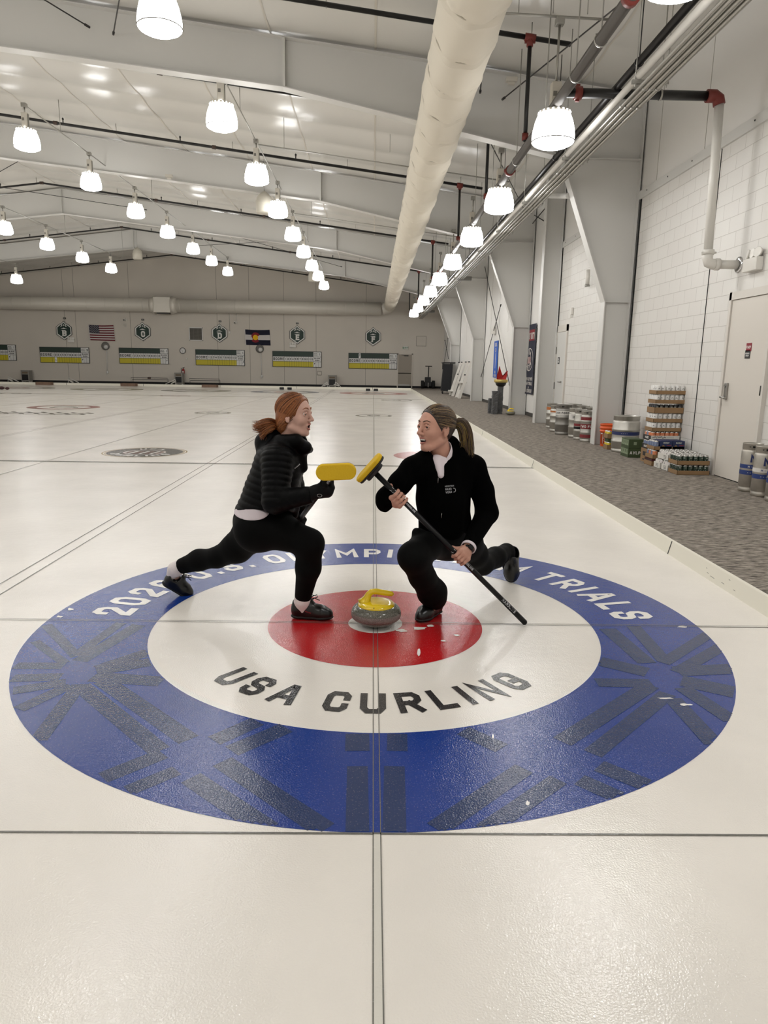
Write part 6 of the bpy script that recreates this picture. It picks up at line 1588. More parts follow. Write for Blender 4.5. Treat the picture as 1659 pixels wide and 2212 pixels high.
def brows(T, s, parent, origin, m, lift=0.0):
    Rm = np.array(T[0]); o = np.array(T[1])
    for y in (-1, 1):
        h = MB(origin); pts = [Vector(o+Rm@(np.array(p)*s)) for p in ((.0895, y*.012, .0325+lift*.5), (.0885, y*.022, .0365+lift), (.0825, y*.034, .0385+lift), (.071, y*.047, .033+lift*.6))]
        h.tube(pts, [.0024*s, .0036*s, .0032*s, .0012*s], 8); h.build('eyebrow', m, parent)
def hair_strands(h, T, s, rad, c0, tie, n, seed, cutn, width=.0022):
    """strands lying over the skull from the hairline back to the tie"""
    Rm = np.array(T[0]); o = np.array(T[1]); rs = random.Random(seed); c0 = np.array(c0); rad = np.array(rad); done = 0; tries = 0
    td = nrm((np.array(tie)-c0)/rad)
    while done < n and tries < n*40:
        tries += 1
        u = nrm((rs.uniform(-.25, 1), rs.uniform(-1, 1), rs.uniform(-.35, 1))); p = c0+u*rad
        if not cutn(p): continue
        w = math.acos(max(-1, min(1, float(u@td))))
        if w < .5: continue
        ok = True
        for k in range(9):
            t = k/12; d = (math.sin((1-t)*w)*u+math.sin(t*w)*td)/max(math.sin(w), 1e-3); d = d/np.linalg.norm(d); q = c0+d*rad
            if q[0] > -.05 and not cutn(q): ok = False; break
        if not ok: continue
        pts = []; N = 12; lift = rs.uniform(-.0012, .0022)
        for k in range(N+1):
            t = k/N*.97; d = (math.sin((1-t)*w)*u+math.sin(t*w)*td)/max(math.sin(w), 1e-3)
            d = d/np.linalg.norm(d); q = c0+d*(rad+lift*(1-.3*t)); q = q+(np.array(tie)-q)*max(0, (t-.82)/.18)**1.5*.85
            pts.append(Vector(o+Rm@(q*s)))
        h.tube(pts, [width*s*(.55+.45*math.sin(math.pi*min(1, .15+k/N))) for k in range(N+1)], 5, m=rs.choice((0, 1, 1, 2)))
        done += 1
def smooth_path(pts, n=16):
    P = [np.array(p, float) for p in pts]; P = [2*P[0]-P[1]]+P+[2*P[-1]-P[-2]]; out = []; m = len(P)-3
    for i in range(n):
        u = i/(n-1)*m; k = min(int(u), m-1); t = u-k; a, b, c, d = P[k:k+4]
        out.append(.5*((2*b)+(c-a)*t+(2*a-5*b+4*c-d)*t*t+(3*b-a-3*c+d)*t**3))
    return out
def tail_strands(h, pts, r0, r1, n, seed, splay=.02, width=.0024):
    pts = smooth_path(pts)
    rs = random.Random(seed); P = [np.array(p) for p in pts]
    for i in range(n):
        a = rs.uniform(0, 6.28); q = math.sqrt(rs.random()); e = rs.uniform(.82, 1.06); out = []
        sp = np.array([rs.uniform(-1, 1) for _ in range(3)])*splay
        for k in range(len(P)):
            t = k/(len(P)-1); tn = nrm(P[min(k+1, len(P)-1)]-P[max(k-1, 0)]); A = nrm(np.cross(tn, (.3, .9, .2))); Bv = np.cross(tn, A)
            r = (r0+(r1-r0)*t)*math.sin(math.pi*min(.93, .22+.62*t))*q
            base = P[0]+(P[k]-P[0])*1.0
            out.append(Vector(base+(A*math.cos(a)+Bv*math.sin(a))*r+sp*t**2))
        L = len(out)
        if e < 1: out[-1] = out[-2].lerp(out[-1], max(.2, (e-.8)/.2))
        h.tube(out, [width*(1-.75*(k/(L-1))**2) for k in range(L)], 5, m=rs.choice((0, 1, 1, 2)))

def grip(B, c, axis, back, rs=.0148, s=1.0, wrist=None, thumb_dir=1.0, sign=1.0, rf=.0086, wrap=(0, 62, 130, 196), spread=.0203, mir=1.0, kk=.0022, pad=0.0):
    """a hand closed around a shaft. c on the shaft axis, axis points to the index side, back is the side of the knuckles"""
    ax = nrm(axis); u = np.array(back, float); u = nrm(u-ax*(u@ax)); v = np.cross(ax, u)*sign
    c = np.array(c, float); tips = []
    for i, ln in enumerate((.97, 1.04, 1.0, .86)):
        off = (1.5-i)*spread*s; r = (rf-(.0006 if i == 3 else 0))*s+pad; Rr = rs+r*.98
        pts = []
        for q, a in enumerate(wrap):
            a = math.radians(a*ln); rr = Rr+(.010*s if q == 0 else (.004*s if q == 1 else 0)); pts.append(c+ax*off+(u*math.cos(a)+v*math.sin(a))*rr)
        B.chain([(pts[0], r*1.10), (pts[1], r*1.06), (pts[2], r), (pts[3], r*.86)], k=kk)
        tips.append(pts)
    # palm from the knuckles to the wrist
    w = np.array(wrist, float)
    kn = [t[0] for t in tips]; heel = c+u*(rs+.020*s)-v*(.024*s)
    for i in range(4):
        B.cone(kn[i]-v*.003, w*.45+(heel+ax*(1.5-i)*.010*s)*.55, .0115*s+pad, .0150*s+pad, .014)
    B.cone(heel+ax*.018*s, heel-ax*.018*s, .0165*s+pad, .0155*s+pad, .014); B.cone(heel, w, .020*s+pad, .0235*s+pad, .018)
    # thumb along the shaft on the near side
    tb = heel+ax*(.022*s)*thumb_dir-v*.006*s; r = .0108*s+pad
    t1 = c-v*(rs+r*1.0)+ax*(.034*s)*thumb_dir+u*.010*s; t2 = c-v*(rs*.75+r*.85)-u*(.006*s)+ax*(.056*s)*thumb_dir; t3 = c-v*(rs*.35+r*.8)-u*(rs+.002*s)+ax*(.072*s)*thumb_dir
    B.chain([(tb, r*1.35), (t1, r*1.12), (t2, r), (t3, r*.82)], k=.008)
    return tips, (t1, t2, t3)

def shoe(parent, origin, heel, toe, up, label, lace=True, w=.042, m=M_SHOE, top=.094, collar=None, res=.0042):
    """shoe from heel bottom to toe bottom"""
    heel = np.array(heel, float); toe = np.array(toe, float); f = nrm(toe-heel); L = np.linalg.norm(toe-heel); up = np.array(up, float); up = nrm(up-f*(up@f)); sd = np.cross(f, up)
    Q = lambda a, b, c: heel+f*a*L+up*b+sd*c
    S = Field(res)
    S.chain([(Q(.16, .034, 0), w*.86), (Q(.42, .034, 0), w*.86), (Q(.72, .032, 0), w*.98), (Q(.86, .028, 0), w*.78)], k=.02)
    S.chain([(Q(.16, .058, 0), w*.80), (Q(.45, .062, 0), w*.74), (Q(.66, .044, 0), w*.80)], k=.02)
    S.cone(Q(.17, .06, 0), Q(.19, top-.012, 0), w*.98, w*1.0, .015); S.cone(Q(.30, .07, 0), Q(.40, top+.006, 0), w*.80, w*.62, .02)
    S.cone(Q(.21, .082, 0), Q(.20, .20, 0), w*.84, w*.88, .004, 's'); S.cone(Q(.23, .104, .07), Q(.23, .104, -.07), w*.55, w*.55, .015, 's')
    S.plane(Q(0, 0.001, 0), -up, .003)
    sh = field_obj('shoe', S, m, parent, origin, smooth=1); sh['label'] = label
    B = Field(res); B.chain([(Q(.14, .014, 0), w*.90), (Q(.45, .014, 0), w*.86), (Q(.74, .014, 0), w*1.03), (Q(.87, .014, 0), w*.80)], k=.02, sq=(up, 3.0)); B.plane(Q(0, .0, 0), -up, .002)
    field_obj('shoe_sole', B, M_SOLE, sh, origin, smooth=1)
    if lace:
        h = MB(origin)
        for i in range(5):
            a = .42+i*.075; z = .098-.0085*i*1.15
            h.tube([Vector(Q(a-.02, z-.012, -.026)), Vector(Q(a, z+.006, 0)), Vector(Q(a+.02, z-.012, .026))], .0026, 6)
            h.tube([Vector(Q(a+.03, z-.014, -.026)), Vector(Q(a+.01, z+.005, 0)), Vector(Q(a-.01, z-.014, .026))], .0026, 6)
        b0 = Q(.41, .106, 0)
        h.tube([Vector(b0), Vector(b0+up*.022+f*.02-sd*.01), Vector(b0+up*.030+f*.045-sd*.016), Vector(b0+up*.018+f*.05-sd*.018), Vector(b0+f*.012-sd*.006)], .0026, 6)
        h.tube([Vector(b0), Vector(b0+up*.03-f*.004+sd*.01), Vector(b0+up*.040+f*.022+sd*.016), Vector(b0+up*.036+f*.035+sd*.018)], .0026, 6)
        h.tube([Vector(b0), Vector(b0+up*.012+f*.03-sd*.012), Vector(b0-up*.004+f*.06-sd*.02)], .0026, 6)
        h.build('shoelace', M_SOLE, sh)
    return sh, Q
# ================================================================== the woman on the left
ORG = Vector(at_z(560, 1300, 0.0)); ORG = Vector((ORG.x, .12, 0))
wl = thing('person', 'red haired woman in a black puffer jacket lunging to the right with a broom', 'person', ORG, group=None)
hipN, rHN = J(556, 1143, .05, 44); hipF, rHF = J(548, 1148, .24, 40)
kneeN, rKN = J(668, 1174, -.03, 31); ankN, rAN = J(654, 1292, .06, 17.5)
kneeF, rKF = J(470, 1204, .34, 21.5); ankF, rAF = J(384, 1226, .44, 16)
legN = [(hipN, rHN), (AY(612, 1150, .02), R_(hipN, 37)), (kneeN, rKN), (AY(666, 1226, 0.0), R_(kneeN, 26.5)), (ankN, rAN)]
legF = [(hipF, rHF), (AY(512, 1183, .30), R_(hipF, 33)), (kneeF, rKF), (AY(430, 1210, .40), R_(kneeF, 22.5)), (ankF, rAF)]
pel = [(AY(541, 1122, .14), R_(hipN, 37))]
torso = [(AY(572, 1108, .14), R_(hipN, 62)), (AY(590, 1056, .15), R_(hipN, 52)), (AY(604, 1006, .16), R_(hipN, 52))]
shN, rSN = J(600, 992, -.01, 33); elN, rEN = J(594, 1082, -.10, 27); wrN, rWN = J(672, 1069, -.135, 15)
shF, rSF = J(612, 988, .32, 30); elF, rEF = J(640, 1082, .46, 24)
gN = np.array(BL_HEAD)+np.array(dL)*.215                       # near hand on the shaft
gF = np.array(BL_HEAD)+np.array(dL)*.86                        # far hand lower down, behind the thigh
wrF = gF+np.array((.02, -.03, .09))
yaw = math.radians(-20)
hx = np.array((math.cos(yaw), math.sin(yaw), 0.02)); hx = nrm(hx); hz = nrm(np.array((0.02, 0, 1))-hx*(np.array((0.02, 0, 1))@hx)); hy = np.cross(hz, hx)
HC = AY(637, 897, .10); HT = (np.stack([hx, hy, hz], 1), HC); HS = .98
# skin body, one surface
B = Field(.0028)
for leg in (legN, legF): B.chain([(p, r*(.84 if r > .05 else .66)) for p, r in leg], k=.03)
B.chain([(p, r*.80) for p, r in torso], k=.04); B.cone(hipN, hipF, rHN*.8, rHF*.8, .04)
B.chain([(shN, rSN*.75), (elN, rEN*.72), (wrN, rWN*.62)], k=.01); B.chain([(shF, rSF*.75), (elF, rEF*.72), (wrF, .026)], k=.02); B.cone(shN, shF, .07, .07, .04)
neck0 = AY(622, 962, .13); W = head_prims(B, HT, HS, 'open', True)
B.cone(W((-.020, 0, -.07)), neck0, .050, .056, .03)
for a, t in ((ankN, AY(662, 1316, .06)), (ankF, AY(380, 1244, .46))): B.cone(a, t, .026, .024, .01)
grip(B, gN, -np.array(dL), np.array((.75, -.45, -.15)), wrist=wrN+nrm(gN-wrN)*.02, sign=1.0, pad=-.0012)
grip(B, gF, -np.array(dL), np.array((.3, -.7, .3)), wrist=wrF, sign=1.0, pad=-.001)
body = field_obj('body', B, [M_SKIN1, M_LIP, M_MOUTH], wl, ORG, head_slots(HT, HS, 'open'))
eyes(HT, HS, wl, ORG, M_IRIS1, (1, -.05, 0)); brows(HT, HS, wl, ORG, mat('brow_ginger', (150, 96, 66), .7), .004)
# leggings
G = Field(.0046)
for leg in (legN, legF): G.chain(leg, k=.03)
G.cone(hipN, hipF, rHN, rHF, .05); G.chain(pel+[(hipN, rHN)], k=.05); G.cone(AY(590, 1118, .12), AY(600, 1100, .14), R_(hipN, 38), R_(hipN, 36), .05)
d = nrm(ankN-legN[3][0]); G.plane(AY(655, 1290, .06)+d*.0, d); 
gN_ops = G.ops.pop()                                             # the ankle cut is local to the near leg
d1, p1 = d, AY(655, 1291, .06); d2, p2 = nrm(ankF-legF[3][0]), AY(391, 1222, .44)
G.add(lambda P: np.maximum(-(P-p1)@d1, np.sqrt(((P-p1)**2).sum(-1))-.10), p1-.1, p1+.1, .003, 's'); G.add(lambda P: np.maximum(-(P-p2)@d2, np.sqrt(((P-p2)**2).sum(-1))-.10), p2-.1, p2+.1, .003, 's')
field_obj('leggings', G, M_BLK, wl, ORG)
# undershirt showing at the hem
S = Field(.0042); S.chain([(AY(541, 1118, .10), R_(hipN, 50)), (AY(566, 1098, .10), R_(hipN, 66))], k=.04); S.cone(hipN, hipF, rHN*1.14, rHF*1.05, .05)
S.add(lambda P: -((np.sqrt((((P-AY(543, 1107, .0))/np.array((R_(hipN, 38), .2, R_(hipN, 13))))**2).sum(-1))-1)*.02), AY(541, 1109, 0)-.5, AY(541, 1109, 0)+.5, .002, 's')
field_obj('undershirt', S, M_SHIRT, wl, ORG)
# puffer jacket
Jk = Field(.0044)
tz = [(AY(574, 1112, .14), R_(hipN, 65)), (AY(588, 1060, .15), R_(hipN, 55)), (AY(603, 1006, .16), R_(hipN, 53))]
for off in (-.06, .06):
    pts = [(p+np.array((0, off, 0)), r) for p, r in tz]; Jk.cone(*[pts[0][0], pts[1][0], pts[0][1], pts[1][1]], .03, rip=(.0055, 4.0)); Jk.cone(*[pts[1][0], pts[2][0], pts[1][1], pts[2][1]], .03, rip=(.0055, 4.0))
hp, hn = AY(540, 1103, .0), nrm((.0, -.30, -1)); Jk.plane(hp, hn, .008)
Jk.cone(shN+np.array((.0, .05, .01)), shF-np.array((0, .03, -.01)), R_(hipN, 34), R_(hipN, 34), .05)
Jk.cone(AY(606, 985, .16), AY(630, 962, .14), R_(hipN, 48), R_(hipN, 36), .04)
Jk.cone(shN, elN, rSN*1.06, rEN*1.05, .018, rip=(.006, 7.0)); Jk.cone(elN, wrN, rEN*1.0, rWN*1.25, .02, rip=(.003, 4.0))
Jk.cone(shF, elF, rSF*1.05, rEF*1.05, .018, rip=(.005, 7.0)); Jk.cone(elF, wrF, rEF, .036, .02)
# collar, hood and open front flap
Jk.chain([(AY(590, 968, .14), R_(hipN, 27)), (AY(574, 956, .14), R_(hipN, 21)), (AY(586, 944, .12), R_(hipN, 15)), (AY(604, 942, .12), R_(hipN, 13))], k=.03)
Jk.cone(AY(602, 953, .05), AY(640, 951, .03), R_(hipN, 14), R_(hipN, 13), .025); Jk.cone(AY(602, 953, .24), AY(640, 951, .24), R_(hipN, 14), R_(hipN, 13), .025)
Jk.chain([(AY(640, 955, .04), R_(hipN, 14)), (AY(659, 967, .06), R_(hipN, 13)), (AY(669, 971, .12), R_(hipN, 7))], k=.02); Jk.chain([(AY(640, 955, .24), R_(hipN, 14)), (AY(659, 968, .2), R_(hipN, 13)), (AY(668, 971, .14), R_(hipN, 7))], k=.02)
Jk.cone(AY(646, 985, .10), AY(655, 1010, .10), R_(hipN, 16), R_(hipN, 10), .03)
Jk.cone(AY(622, 962, .13)+np.array((0, 0, -.02)), AY(634, 925, .12), .058, .066, .012, 's'); Jk.cone(AY(662, 952, .12), AY(676, 930, .12), .030, .05, .015, 's')
Jk.cone(AY(640, 1070, .12), AY(637, 1113, .12), R_(hipN, 14), R_(hipN, 7), .03)
pc, dc = wrN+nrm(wrN-elN)*.005, nrm(wrN-elN)
Jk.add(lambda P: np.maximum(-(P-pc)@dc, np.sqrt(((P-pc)**2).sum(-1))-.09), pc-.09, pc+.09, .003, 's')
jk = field_obj('puffer_jacket', Jk, M_PUFF, wl, ORG)
# small chest print
def on_mesh(ob, px_, py_, e=.003):
    d = Vector(_ray(px_, py_)).normalized(); o = Vector(CAM); ok, loc, n, i = ob.ray_cast(o-ORG, d)
    return loc+ORG+n*e if ok else None
h = MB(ORG)
for k in range(5):
    q = [on_mesh(jk, 636+k*2.4+dx, 1013-k*2.0+dy) for dx, dy in ((0, 0), (1.6, -1.3), (.6, -3.6), (-.9, -2.4))]
    if all(q): h.quad(*q)
h.build('chest_print', mat('print_light', (190, 190, 192), .6), jk)
# gloves
Gv = Field(.0036); grip(Gv, gN, -np.array(dL), np.array((.75, -.45, -.15)), wrist=wrN+nrm(gN-wrN)*.015, sign=1.0, pad=.0028, kk=.010); Gv.cone(wrN-nrm(wrN-elN)*.02, wrN+nrm(gN-wrN)*.04, .040, .036, .015)
gl = field_obj('glove', Gv, M_GLOVE, wl, ORG); gl['label'] = 'black glove closed around the broom shaft'
Gv = Field(.0044); grip(Gv, gF, -np.array(dL), np.array((.3, -.7, .3)), wrist=wrF, sign=1.0, pad=.0028, kk=.010); field_obj('glove', Gv, M_GLOVE, wl, ORG)
P0 = on_mesh(gl, 690, 1070, .003) or Vector(at_y(690, 1070, gN[1]-.05)); h = MB(ORG); vx = Vector((.96, .1, -.1)).normalized(); vz = Vector((.1, -.35, .9)).normalized()
for k in range(20):
    a0, a1 = 2*math.pi*k/20, 2*math.pi*(k+1)/20
    h.quad(*[P0+vx*(r*1.25*math.cos(a))+vz*(r*.9*math.sin(a)) for r, a in ((.0085, a0), (.0110, a0), (.0110, a1), (.0085, a1))])
h.build('glove_badge', mat('badge_grey', (150, 150, 150), .5), gl)
# socks and shoes
K = Field(.0036); K.chain([(AY(655, 1283, .06), R_(ankN, 17)), (AY(653, 1300, .06), R_(ankN, 16.5)), (AY(654, 1316, .06), R_(ankN, 13))], k=.02); K.plane(AY(655, 1284, .06), (0, 0, 1)); field_obj('sock', K, M_SOCK, wl, ORG)
K = Field(.0036); K.chain([(AY(394, 1221, .44), R_(ankF, 16)), (AY(379, 1230, .45), R_(ankF, 15.5)), (AY(372, 1240, .455), R_(ankF, 12))], k=.02); field_obj('sock', K, M_SOCK, wl, ORG)
hl, to = np.array(at_z(631, 1334, .002)), np.array(at_z(719, 1337, .002)); hl[1] = .075; to[1] = .055
sh1, _q = shoe(wl, ORG, hl, to, (0, 0, 1), 'flat black leather shoe of the front foot', w=.044)
h = MB(ORG)
for k in range(5):
    q = [on_mesh(sh1, 659+k*2.6+dx, 1319+k*.9+dy, .0015) for dx, dy in ((0, 0), (1.7, .6), (1.7, 3.2), (0, 2.6))]
    if all(q): h.quad(*q)
h.build('shoe_print', mat('print_red', (140, 30, 40), .6), sh1)
hl, to = AY(345, 1258, .46), np.array(at_z(414, 1285, .005)); to[1] = .50
fwd = nrm(to-hl)
shoe(wl, ORG, AY(352, 1262, .46), AY(409, 1291, .49), (.62, -.12, .78), 'black leather shoe of the rear foot with its heel raised', w=.043)
# hair
M_H = [mat('ginger_dark', (92, 52, 26), .45, spec=.4), mat('ginger', (136, 80, 42), .42, spec=.4), mat('ginger_light', (168, 106, 60), .4, spec=.45)]
Hf = Field(.0034); tie = (-.104, 0, -.066)
Hf.ell(W((-.013, 0, .036)), np.array((.101, .083, .091))*HS, HT[0], .015); Hf.cone(W((-.045, 0, -.02)), W(tie), .070, .017, .03); Hf.cone(W((-.02, -.045, -.02)), W((-.06, -.03, -.06)), .035, .028, .02); Hf.cone(W((-.02, .045, -.02)), W((-.06, .03, -.06)), .035, .028, .02)
Hf.cone(W((-.055, 0, -.04)), W((-.078, 0, -.10)), .052, .030, .03); Hf.ell(W((.104, 0, -.030)), np.array((.085, .115, .125))*HS, HT[0], .006, 's'); Hf.cone(W((.012, -.14, -.085)), W((.012, .14, -.085)), .046, .046, .008, 's'); Hf.ell(W((.01, -.075, -.03)), np.array((.035, .03, .032))*HS, HT[0], .006, 's'); Hf.ell(W((.01, .075, -.03)), np.array((.035, .03, .032))*HS, HT[0], .006, 's')
hr = field_obj('hair', Hf, M_H[1], wl, ORG)
hc = lambda p: ((p[0]-.104)/.085)**2+(p[1]/.115)**2+((p[2]+.03)/.125)**2 > 1.10 and p[2] > -.055 and p[0] > -.05
h = MB(); hair_strands(h, HT, HS, (.101, .083, .091), (-.013, 0, .036), tie, 560, 4, hc, .0016)
rs = random.Random(21)
for i in range(220):                                              # lower side hair swept back to the tie
    y = rs.choice((-1, 1)); z0 = rs.uniform(-.075, .0); x0 = -.028+rs.uniform(-.02, .01)-max(0, -z0-.05)*.4; pts = []
    for k in range(9):
        t = k/8; q = np.array((x0+(tie[0]-x0)*t, y*(.0755-.02*max(0, -z0-.03)/.04+.006*math.sin(math.pi*t))*(1-t**2.2)+y*.004, z0+(tie[2]-z0)*t-.010*math.sin(math.pi*t)))
        pts.append(Vector(W(q)))
    h.tube(pts, [.0017*(.6+.4*math.sin(math.pi*min(1, .2+k/8))) for k in range(9)], 5, m=rs.choice((0, 1, 1, 2)))
h.v = [v-ORG for v in h.v]; h.build('hair_strands', M_H, hr)
h = MB(ORG); tw = W(tie); tp = [tw, tw+np.array((-.03, -.01, .016)), AY(577, 916, .10), AY(563, 922, .10), AY(552, 921, .10)]
tail_strands(h, tp, .030, .030, 240, 8, .022, .0019); tp2 = [tw, AY(590, 922, .09), AY(578, 930, .08), AY(570, 938, .08), AY(566, 945, .08)]; tail_strands(h, tp2, .022, .018, 100, 9, .015, .0018)
h.build('ponytail', M_H, hr)
h = MB(ORG); tt = nrm(tp[1]-tp[0]); a = nrm(np.cross(tt, (0, 1, 0))); b = np.cross(tt, a)
h.tube([Vector(tw+tt*.006+(a*math.cos(q)+b*math.sin(q))*(.019+.002*math.sin(5*q))) for q in np.linspace(0, 6.28, 21)[:-1]], .0045, 6, closed=True); h.build('hair_tie', mat('hair_tie_tan', (170, 120, 60), .6), hr)
# ================================================================== the woman on the right
ORG = Vector((.47, .25, 0))
wr = thing('person', 'fair haired woman in a black fleece kneeling on one leg with a long broom', 'person', ORG)
ctr = AY(957, 1060, .16); pm = px_m(ctr); r_ = lambda q: q/pm
shR, shL = AY(891, 1014, .06), AY(1023, 1010, .24)
elR = AY(838, 1078, -.02); gR = np.array(BR_HEAD)+np.array(dR)*.185; wR = gR+np.array((-.045, .055, -.028))
elL = AY(1052, 1108, .24); gL = np.array(BR_HEAD)+np.array(dR)*.66; wL = AY(1011, 1184, gL[1]+.02)
hR, hL = AY(940, 1164, .18), AY(1000, 1168, .32)
kR, aR = AY(893, 1203, -.10), AY(934, 1290, .12)
kL, aL = AY(1042, 1219, .52), AY(1098, 1192, .86)
yaw = math.radians(180+33)
hx = nrm((math.cos(yaw), math.sin(yaw), .05)); up = np.array((-.06, .0, 1.)); hz = nrm(up-hx*(up@hx)); hy = np.cross(hz, hx)
HC = AY(941, 926, .10); HT = (np.stack([hx, hy, hz], 1), HC); HS = 1.08
B = Field(.0028)
B.chain([(hR, r_(32)), (kR, r_(25)), (AY(913, 1245, .0), r_(19)), (aR, r_(14))], k=.03); B.chain([(hL, r_(32)), (kL, r_(22)), (AY(1075, 1203, .7), r_(17)), (aL, r_(12))], k=.03)
B.cone(aR, AY(930, 1312, .10), .034, .034, .02); B.cone(aL, AY(1101, 1222, .87), .034, .034, .02)
for q in (.33, .5, .67):
    t = shR*(1-q)+shL*q; b = hR*(1-q)+hL*q; B.cone(t+np.array((0, 0, -.02)), b, r_(30), r_(30), .05)
B.cone(shR, shL, r_(22), r_(22), .05)
B.chain([(shR, r_(22)), (elR, r_(18)), (wR, .026)], k=.02); B.chain([(shL, r_(22)), (elL, r_(18)), (wL, .027)], k=.02)
W = head_prims(B, HT, HS, 'smile', True); n0 = AY(955, 992, .15); B.cone(W((-.02, 0, -.06)), n0, .053, .058, .03)
axR = -np.array(dR); bkR = np.array((-.70, -.35, -.55)); axL = -np.array(dR); bkL = np.array((.62, -.55, .45))
tR = grip(B, gR, axR, bkR, wrist=wR, sign=1.0, s=1.06)
tL = grip(B, gL, axL, bkL, wrist=wL, sign=-1.0, s=1.06)
field_obj('body', B, [M_SKIN2, M_LIP, M_MOUTH], wr, ORG, head_slots(HT, HS, 'smile'))
eyes(HT, HS, wr, ORG, M_IRIS2, (1, .1, .02)); brows(HT, HS, wr, ORG, mat('brow_brown', (84, 58, 42), .7), .0)
h = MB(ORG)
for k in range(10):
    f = lambda y: .0850-(y*y)*14
    y0, y1 = (k-5)*.0036, (k-4)*.0036
    P4 = [W((f(y0), y0, -.0525)), W((f(y1), y1, -.0525)), W((f(y1)-.0005, y1, -.0592)), W((f(y0)-.0005, y0, -.0592))]
    h.prism([Vector(q) for q in P4], Vector(hx*-.004))
h.build('teeth', M_TEETH, wr)
# finger rings
for tips, f in ((tR[0][2], .5), (tL[0][2], .35)):
    p = tips[1]*(1-f)+tips[2]*f; tn = nrm(tips[2]-tips[1]); a = nrm(np.cross(tn, (0, 0, 1))); b = np.cross(tn, a)
    h = MB(ORG); h.tube([Vector(p+(a*math.cos(q)+b*math.sin(q))*.0103) for q in np.linspace(0, 6.28, 25)[:-1]], .0016, 6, closed=True); h.build('ring', mat('ring_silver', (226, 216, 210), .15, metal=1.0), wr)
# white shirt: neck collar and placket
S = Field(.0034); S.cone(AY(944, 994, .075), AY(952, 1026, .030), r_(13), r_(7), .03); S.cone(AY(952, 996, .11), AY(956, 1012, .1), .054, .054, .02)
S.cone(W((-.02, 0, -.06)), n0+np.array((0, -.01, -.03)), .0575, .060, .006, 's')
sh_ = field_obj('undershirt', S, M_SHIRT, wr, ORG)
# standing shirt collar around the neck, low at the throat
ca = nrm(W((-.02, 0, -.06))-n0); cf = nrm(np.array((-.62, -.78, 0))-ca*(np.array((-.62, -.78, 0))@ca)); cs = np.cross(ca, cf); h = MB(ORG); V = []; n = 56; rows = [0, .35, .7, 1.0]
for layer in (0, 1):
    for t in rows:
        for k in range(n):
            q = 2*math.pi*k/n; q2 = (q+math.pi) % (2*math.pi)-math.pi
            top = .010+.078*((1-math.cos(q))/2)**.8-.022*math.exp(-(q2/.28)**2); z = -.055+(top+.055)*t
            r = (.0690 if layer == 0 else .0655)-.006*t+.0015*math.sin(5*q+3*t)
            V.append(Vector(n0+np.array((0, -.012, 0))+ca*z+(cf*math.cos(q)*1.04+cs*math.sin(q))*r))
m4 = len(rows)*n; F4 = []
for l, fl in ((0, False), (1, True)):
    for i in range(len(rows)-1):
        for k in range(n):
            f = (l*m4+i*n+k, l*m4+i*n+(k+1) % n, l*m4+(i+1)*n+(k+1) % n, l*m4+(i+1)*n+k); F4.append(f[::-1] if fl else f)
e = (len(rows)-1)*n
for k in range(n): F4.append((e+k, e+(k+1) % n, m4+e+(k+1) % n, m4+e+k))
h.add(V, F4, True); h.build('shirt_collar', M_SHIRT, wr)
# fleece jacket
F = Field(.0044)
T0, T1 = AY(927, 1018, .09), AY(993, 1016, .20); U0, U1 = AY(936, 1138, .12), AY(990, 1138, .24)
F.chain([(T0, r_(30)), (AY(934, 1080, .11), r_(31)), (U0, r_(32))], k=.05); F.chain([(T1, r_(33)), (AY(983, 1080, .22), r_(29)), (U1, r_(31))], k=.05)
F.chain([(AY(957, 1015, .14), r_(36)), (AY(957, 1080, .14), r_(40)), (AY(962, 1140, .16), r_(40))], k=.05)
F.cone(shR, AY(928, 990, .12), r_(25), r_(24), .04); F.cone(shL, AY(985, 985, .18), r_(26), r_(24), .04)
F.chain([(shR, r_(26)), (AY(864, 1044, .02), r_(23.5)), (elR, r_(23)), (wR, .037)], k=.022)
F.cone(elR, AY(833, 1088, -.01), r_(22), r_(17), .03)
F.chain([(shL, r_(27)), (AY(1042, 1060, .25), r_(25)), (elL, r_(24.5)), (wL+nrm(elL-wL)*.012, .041)], k=.022)
# stand up collar
F.cone(AY(962, 995, .17), AY(968, 966, .20), .086, .070, .03); F.cone(W((-.012, 0, -.05)), n0+np.array((.0, -.005, -.03)), .066, .071, .006, 's')
v0 = AY(945, 985, .02)
F.chain([(AY(941, 976, -.02), r_(17)), (AY(945, 996, -.01), r_(12)), (AY(949, 1012, .0), r_(9)), (AY(952, 1026, .0), r_(6))], k=.006, op='s', sq=((0, 1, .2), .4))
F.plane(AY(962, 1158, .16), nrm((.0, .1, -1)), .008)
for w_, e_ in ((wR, elR), (wL, elL)):
    dc = nrm(w_-e_); pc = w_+dc*(.006 if w_ is wR else -.012)
    F.add(lambda P, pc=pc, dc=dc: np.maximum(-(P-pc)@dc, np.sqrt(((P-pc)**2).sum(-1))-.08), pc-.08, pc+.08, .003, 's')
jk = field_obj('fleece_jacket', F, M_BLKF, wr, ORG)
# white cuff and watch on the left wrist
dc = nrm(wL-elL); a = nrm(np.cross(dc, (0, 0, 1))); b = np.cross(dc, a); pc = wL-dc*.012
h = MB(ORG); h.lathe([(.034, -.012), (.040, -.012), (.0425, -.004), (.043, .012), (.040, .014), (.036, .010)], Vector(pc), 28, Vector(dc)); h.build('shirt_cuff', M_SHIRT, wr)
h = MB(ORG); pw = wL+dc*.012; h.lathe([(.0285, -.009), (.0305, -.008), (.0305, .008), (.0285, .009)], Vector(pw), 24, Vector(dc))
q = nrm(np.array((.55, -.6, .55))-dc*(np.array((.55, -.6, .55))@dc)); h.box(Vector(pw+q*.031), (.030, .030, .012), Matrix((tuple(np.cross(q, dc)), tuple(dc), tuple(q))).transposed(), bev=.004); h.build('wristwatch', M_SHAFT, wr)
